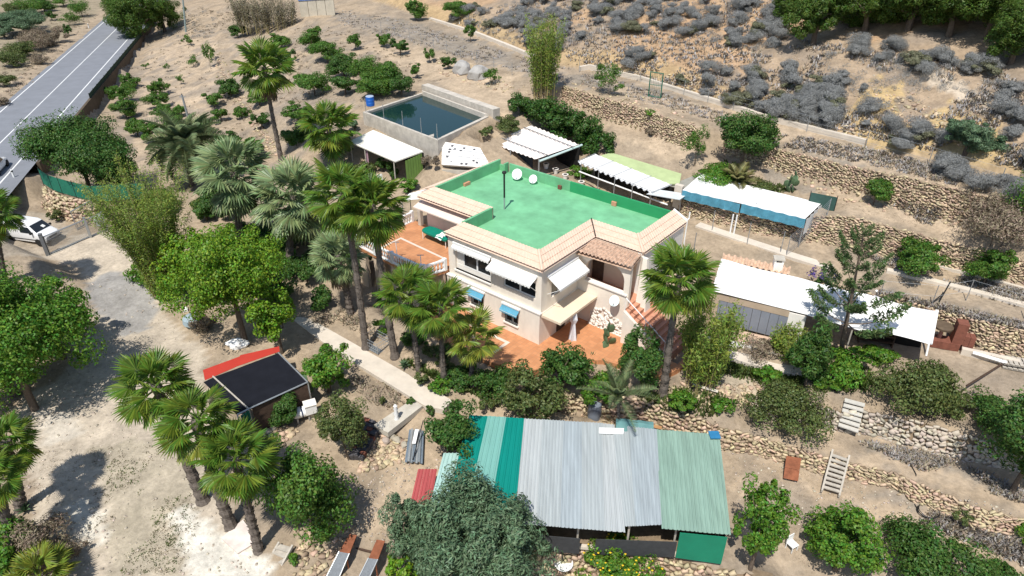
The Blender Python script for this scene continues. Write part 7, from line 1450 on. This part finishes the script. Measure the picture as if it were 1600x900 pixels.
# white ornament post, round pale stones
g = ground(621, 664); b = MB().lathe([(.20, 0), (.22, .12), (.13, .2), (.19, .5), (.10, .75), (.17, .95), (.09, 1.15), (.14, 1.3), (.10, 1.45), (.13, 1.55), (.03, 1.68)], n=12); o = b.build('garden_ornament', white_paint, None, g, smooth=True); tag(o, 'white turned garden ornament at the end of the path branch', 'ornament')
def rock(px, py, s_, label, m=pale_stone, dz=.1, flat=.7, cat='rock', group=None):
    g = ground(px, py); b = MB(); rs = random.Random(px * 7 + py); V_ = []; n_ = 10
    for i, (zz, rr) in enumerate(((-.5, .8), (-.1, 1.0), (.45, .85), (.8, .45))):
        for k in range(n_): a = 6.283 * k / n_ + rs.uniform(-.15, .15); r_ = rr * rs.uniform(.75, 1.12); V_.append((r_ * math.cos(a) * s_, r_ * math.sin(a) * s_ * .8, (zz + rs.uniform(-.08, .08)) * s_ * flat))
    b.add(V_, [(i * n_ + k, i * n_ + (k + 1) % n_, (i + 1) * n_ + (k + 1) % n_, (i + 1) * n_ + k) for i in range(3) for k in range(n_)] + [tuple(range(n_ - 1, -1, -1)), tuple(range(3 * n_, 4 * n_))]); o = b.build('rock', m, None, g + Vector((0, 0, dz * s_)), (0, 0, rs.uniform(0, 3))); bevel(o, .06 * s_, 2); return tag(o, label, cat, group)
greyrock = mat('grey_limestone', (.37, .355, .33), .9, .2, 1.2, .4)
rock(722, 112, 1.5, 'big pale grey limestone boulder beside the track, left of two', greyrock, .15, .9); rock(748, 122, 1.6, 'big pale grey limestone boulder beside the track, right of two', greyrock, .15, .9); rock(733, 108, 1.0, 'brownish boulder between the two big pale ones', drystone)
for i, (x, y) in enumerate(((600, 676), (611, 683), (620, 689), (632, 697), (603, 690), (640, 712))): rock(x, y, .32, f'pale squared stone edging the path end, {ORD[i]} from the top', pale_stone, .3, .7, 'stone', 'pale stones below the path end')
for i, (x, y) in enumerate(((415, 668), (420, 676), (428, 672), (410, 680), (424, 684))): rock(x, y, .33, ['pale stone at the corner of the black shelter, topmost', 'pale stone at the corner of the black shelter, left of the largest pair', 'pale stone at the corner of the black shelter, rightmost', 'pale stone at the corner of the black shelter, lowest left', 'pale stone at the corner of the black shelter, lowest right'][i], pale_stone, .25, .7, 'stone', 'stones by the black shelter')
# gas tank and white box
g = ground(474, 655); t = empty('gas_tank', 'white horizontal gas tank with a dark blue band', 'tank', g + Vector((0, 0, 0)), R(25)); V_ = [(.02, -.62), (.25, -.58), (.36, -.42), (.36, .42), (.25, .58), (.02, .62)]; MB().lathe(V_, n=16).build('tank', white_paint, t, (0, 0, .62), (0, R(90), 0), smooth=True); MB().lathe([(.365, -.04), (.37, -.04), (.37, .04), (.365, .04)], n=16).build('band', mat('navy', (.02, .04, .10)), t, (0, 0, .62), (0, R(90), 0))
for x in (-.35, .35): MB().box(x - .05, x + .05, -.3, .3, 0, .35).build('foot', steel, t)
g = ground(488, 652); t = empty('meter_box', 'white box on a stand beside the gas tank', 'box', g, R(25)); MB().box(-.35, .35, -.3, .3, .5, 1.15).build('box', white_paint, t); MB().box(-.39, .39, -.34, .34, 1.15, 1.2).build('lid', white_wall2, t); MB().box(-.12, .12, -.12, .12, -.1, .5).build('stand', concrete, t)
# slab under the leaning palm
o = MB().plate([ground(*q) + Vector((0, 0, .12)) for q in ((346, 843), (380, 814), (394, 833), (396, 852), (372, 867))], .14).build('stone_slab', mat('pink_white_slab', (.66, .57, .51), .85, .2, 1.6, .1)); tag(o, 'pale pinkish slab on the ground between the two palm trunks', 'slab')
# rubbish by the driveway
g = ground(372, 540); b = MB(); rs = random.Random(4); V_ = []
for i, (z, r_) in enumerate(((0, .75), (.25, .8), (.45, .55), (.55, .2))):
    for k in range(12): rr = r_ * rs.uniform(.75, 1.15); V_.append((rr * math.cos(k * .5236), rr * .65 * math.sin(k * .5236), z + rs.uniform(-.06, .06)))
b.add(V_, [(i * 12 + k, i * 12 + (k + 1) % 12, (i + 1) * 12 + (k + 1) % 12, (i + 1) * 12 + k) for i in range(3) for k in range(12)] + [tuple(range(36, 48))]); o = b.build('plastic_sheet', white_paint, None, g); tag(o, 'crumpled white plastic sheet beside the red strip of the shelter', 'plastic sheet')
g = ground(304, 508); b = MB(); o = b.lathe([(.5, 0), (.75, .3), (.7, .7), (.3, .95)], n=12).build('rubble_bag', mat('pale_blue_bag', (.30, .38, .42), .8, .15, 3, .2), None, g); tag(o, 'pale blue rubble sack half buried in dry brush', 'sack')
g = ground(290, 486); o = MB().box(-.18, .18, -.2, .2, 0, .25).build('white_bucket', white_paint, None, g, (0, 0, .5)); bevel(o); tag(o, 'small white tub on the driveway edge near the brush', 'tub')
# things behind the tin shed
g = gp_(928, 654, 0); t = empty('water_barrel', 'blue grey upright barrel behind the tin roof', 'barrel', g); MB().lathe([(.42, 0), (.46, .4), (.46, .8), (.42, 1.25)], n=16).build('body', mat('blue_grey_barrel', (.17, .20, .25), .5, .1), t); MB().lathe([(.43, 1.251), (.43, 1.3)], n=16).build('lid', mat('blue_grey_lid', (.22, .25, .30), .5, .1), t)
g = at(990, 672, -.9); b = MB(); V_ = []
for i in range(9):
    for k in range(7): a = math.pi * k / 6; V_.append((-1.1 + .28 * i, -.65 * math.cos(a), .62 * math.sin(a) * (1 - .05 * ((i - 4) / 4) ** 2) + .02 * math.sin(i * 2 + k)))
b.add(V_, [(i * 7 + k, i * 7 + k + 1, i * 7 + k + 8, i * 7 + k + 7) for i in range(8) for k in range(6)] + [tuple(range(7)), tuple(range(62, 55, -1))]); o = b.build('covered_heap', mat('teal_tarp', (.12, .26, .26), .7, .12, 2, .1), None, g, (0, 0, -.15)); tag(o, 'rounded heap under a teal tarpaulin behind the tin roof', 'tarpaulin')
a = at(1012, 664, -.85); b_ = at(1034, 669, -.85); o = MB().tube([(0, 0, 0), b_ - a], .12, 6).build('timber', mat('orange_wood', (.40, .22, .10), .8, .2), None, a); tag(o, 'short orange brown timber right of the teal tarpaulin', 'timber')
a = at(1083, 601, -.2); o = MB().tube([(0, 0, 0), at(1122, 612, -.2) - a], .10, 6).build('concrete_beam', concrete_pale, None, a); tag(o, 'pale concrete beam lying on the slope below the bamboo clump', 'beam')
g = ground(880, 893); t = empty('round_table', 'white round table with a dark pole below the olive tree', 'table', g); MB().lathe([(.5, .66), (.52, .68), (.52, .72), (.5, .74)], n=20).build('table_top', white_paint, t); MB().lathe([(.05, 0), (.05, .66)], n=8).build('leg', white_paint, t); MB().tube([(0, 0, .7), (-.3, .3, 2.3)], .03, 6).build('parasol_pole', iron, t)
simple_chair(ground(1236, 858), .5, white_paint, 'white plastic chair behind the tall orange tree at the bottom right')
g = ground(1369, 876); o = MB().lathe([(.2, 0), (.27, .35), (.29, .36), (.24, .36), (.2, .1)], n=12).build('blue_bucket', plastic_blue, None, g); tag(o, 'blue bucket between two trees at the bottom right', 'bucket')
P = [gp_(1420, 722, .05), gp_(1431, 742, .05), gp_(1429, 765, .05), gp_(1423, 780, .05), gp_(1432, 794, .05)]; b = MB().tube(P, .03, 5); c = gp_(1450, 800, .05); b.tube([c + Vector((.55 * math.cos(a) * (1 + .1 * math.sin(a * .7)), .5 * math.sin(a), .02 * a / 6)) for a in np.linspace(0, 19, 60)], .025, 4); o = b.build('garden_hose', iron, None); tag(o, 'black garden hose hanging down the lowest wall to a coil', 'hose')
# barbecue right of the sail
g = ground(1487, 546); t = empty('barbecue', 'dark red brick barbecue with a hood right of the shade sail', 'barbecue', g + Vector((0, .3, 0)), R(-20)); MB().box(-1.3, .45, -.45, .45, 0, .55).build('base', brickred, t); MB().box(-.1, .55, -.4, .35, .55, 2.1).build('chimney_block', brickred, t); MB().lathe([(.6, 1.35), (.62, 1.5), (.5, 1.6)], (-.75, .1, 0), 14).build('hood', mat('brown_hood', (.12, .085, .055), .8, .2), t); MB().lathe([(.14, .55), (.12, 1.35)], (-.75, .1, 0), 8).build('stem', mat('pink_clay', (.42, .22, .17), .8), t)
g = ground(1510, 548); t = empty('brick_stack', 'small dark red brick stack right of the barbecue', 'brick stack', g + Vector((0, .2, 0)), R(-20))
for k in range(4):
    for j in range(2): MB().box(-.32 + j * .33, -.01 + j * .33, -.3, .3, k * .28, k * .28 + .265).build('brick_block', brickred, t)
MB().box(-.5, -.34, -.25, .25, 0, .5).build('side_block', iron, t)
a = at(1520, 551, .95); o = MB().tube([(0, 0, 0), at(1573, 567, .95) - a], .12, 6).build('white_beam', white_paint, None, a); tag(o, 'white beam lying on the block wall right of the barbecue', 'beam')
g = ground(1590, 574); t = empty('pallet_stack', 'grey stack of pallets at the right edge beside the block wall', 'pallet', g, R(-18))
for z in (0, .32):
    for i in range(7): MB().box(-1 + i * .3, -.78 + i * .3, -.5, .5, .12 + z, .15 + z).build('slat', wood_grey, t)
    for y in (-.45, 0, .42): MB().box(-1, 1.02, y, y + .08, z, .119 + z).build('bearer', wood_grey, t)
a = at(1510, 603, .8); b_ = at(1570, 566, .8); o = MB().tube([(0, 0, 0), b_ - a], .06, 5).build('fallen_pole', wood_dark, None, a); tag(o, 'dark fallen pole leaning towards the pallets at the right', 'pole')
# pale block wall at the top of the orchard
A_, B_ = ground(470, 27), ground(524, 24); c0 = A_; t = empty('block_wall', 'pale rendered wall with upright joints at the top edge beside the reeds', 'wall', c0); d = B_ - A_
for k in range(4): a, b_ = d * (k / 4 + .006), d * ((k + 1) / 4 - .006); MB().hexa([a - Vector((0, 0, .4)), b_ - Vector((0, 0, .4)), b_ + Vector((0, .3, -.4)), a + Vector((0, .3, -.4)), a + Vector((0, 0, 2.6)), b_ + Vector((0, 0, 2.6)), b_ + Vector((0, .3, 2.6)), a + Vector((0, .3, 2.6))]).build('panel', mat('stained_render', (.50, .45, .36), .9, .15, 1, .05), t)
MB().hexa([Vector((0, -.1, 2.6)), d + Vector((0, -.1, 2.6)), d + Vector((0, .4, 2.6)), Vector((0, .4, 2.6)), Vector((0, -.1, 2.85)), d + Vector((0, -.1, 2.85)), d + Vector((0, .4, 2.85)), Vector((0, .4, 2.85))]).build('blue_coping', mat('blue_coping', (.12, .20, .45), .6), t)
veg('bush', 1282, 442, 14, 430, 'low bush with violet flowers behind the white roof sheeting'); ob = [o for o in bpy.data.objects if o.get('label', '').startswith('low bush with violet')][0]
V_, F_ = leaves_np(NR.uniform(-.9, .9, (160, 3)) * np.array([1, .8, .12]) + np.array([0, 0, .75]), np.tile([0, 0, 1.], (160, 1)), .16, 1.5); put('flowers', mesh_np('flowers', V_, F_, L_VIO), ob)['kind'] = 'stuff'
# ------------------------------------------------------------------ rubble and pebbles
def rubble(name, polys, n, smin, smax, m, seed):
    rs = np.random.default_rng(seed); VV = []
    for pl, k in polys:
        for x, y in scatter(pl, int(n * k), seed): g = ground(x, y); s_ = rs.uniform(smin, smax); M = Matrix.Rotation(rs.uniform(0, 6), 3, 'Z') @ Matrix.Rotation(rs.uniform(-.5, .5), 3, 'X') @ Matrix.Diagonal((s_ * rs.uniform(.8, 1.6), s_, s_ * rs.uniform(.4, .8))); VV.append(STONES[rs.integers(0, 8)] @ np.array(M).T + np.array(g) + np.array([0, 0, s_ * .12]))
        seed += 1
    nV = len(VV); o = put(name, mesh_np(name, np.concatenate(VV), (np.arange(nV)[:, None, None] * 8 + HEX).reshape(-1, 4), m)); o['kind'] = 'stuff'
rubble('rubble', [([(880, 125), (1000, 150), (1090, 190), (1080, 232), (950, 190), (880, 160)], .7), ([(1050, 600), (1240, 600), (1240, 650), (1040, 630)], 1.2), ([(590, 670), (640, 690), (640, 720), (560, 740), (570, 700)], .7), ([(460, 790), (560, 820), (540, 900), (460, 900)], .8), ([(800, 98), (921, 102), (1352, 222), (1352, 205), (1000, 100)], 1.3), ([(1360, 140), (1420, 140), (1540, 230), (1400, 225)], .8), ([(338, 65), (362, 120), (446, 248), (420, 240), (338, 120)], 1.3), ([(410, 660), (470, 670), (440, 700), (400, 690)], .5), ([(1180, 260), (1370, 310), (1600, 370), (1600, 385), (1300, 310)], .5), ([(680, 90), (800, 125), (860, 150), (800, 150), (690, 120)], .6)], 210, .10, .34, drystone, 5)
rubble('pebbles', [([(30, 420), (300, 420), (400, 800), (430, 900), (30, 900)], 1.4), ([(200, 60), (440, 60), (560, 160), (400, 260), (200, 240)], 1.2), ([(1140, 680), (1600, 800), (1600, 890), (1150, 800)], 1), ([(700, 30), (1240, 10), (1580, 130), (1580, 260), (1350, 215), (900, 100)], 2.2), ([(560, 700), (720, 720), (640, 850), (540, 850)], .6)], 520, .04, .13, pale_stone, 25)
print('done', round(time.time() - T0, 1), len(bpy.data.objects), sum(len(m.polygons) for m in bpy.data.meshes))
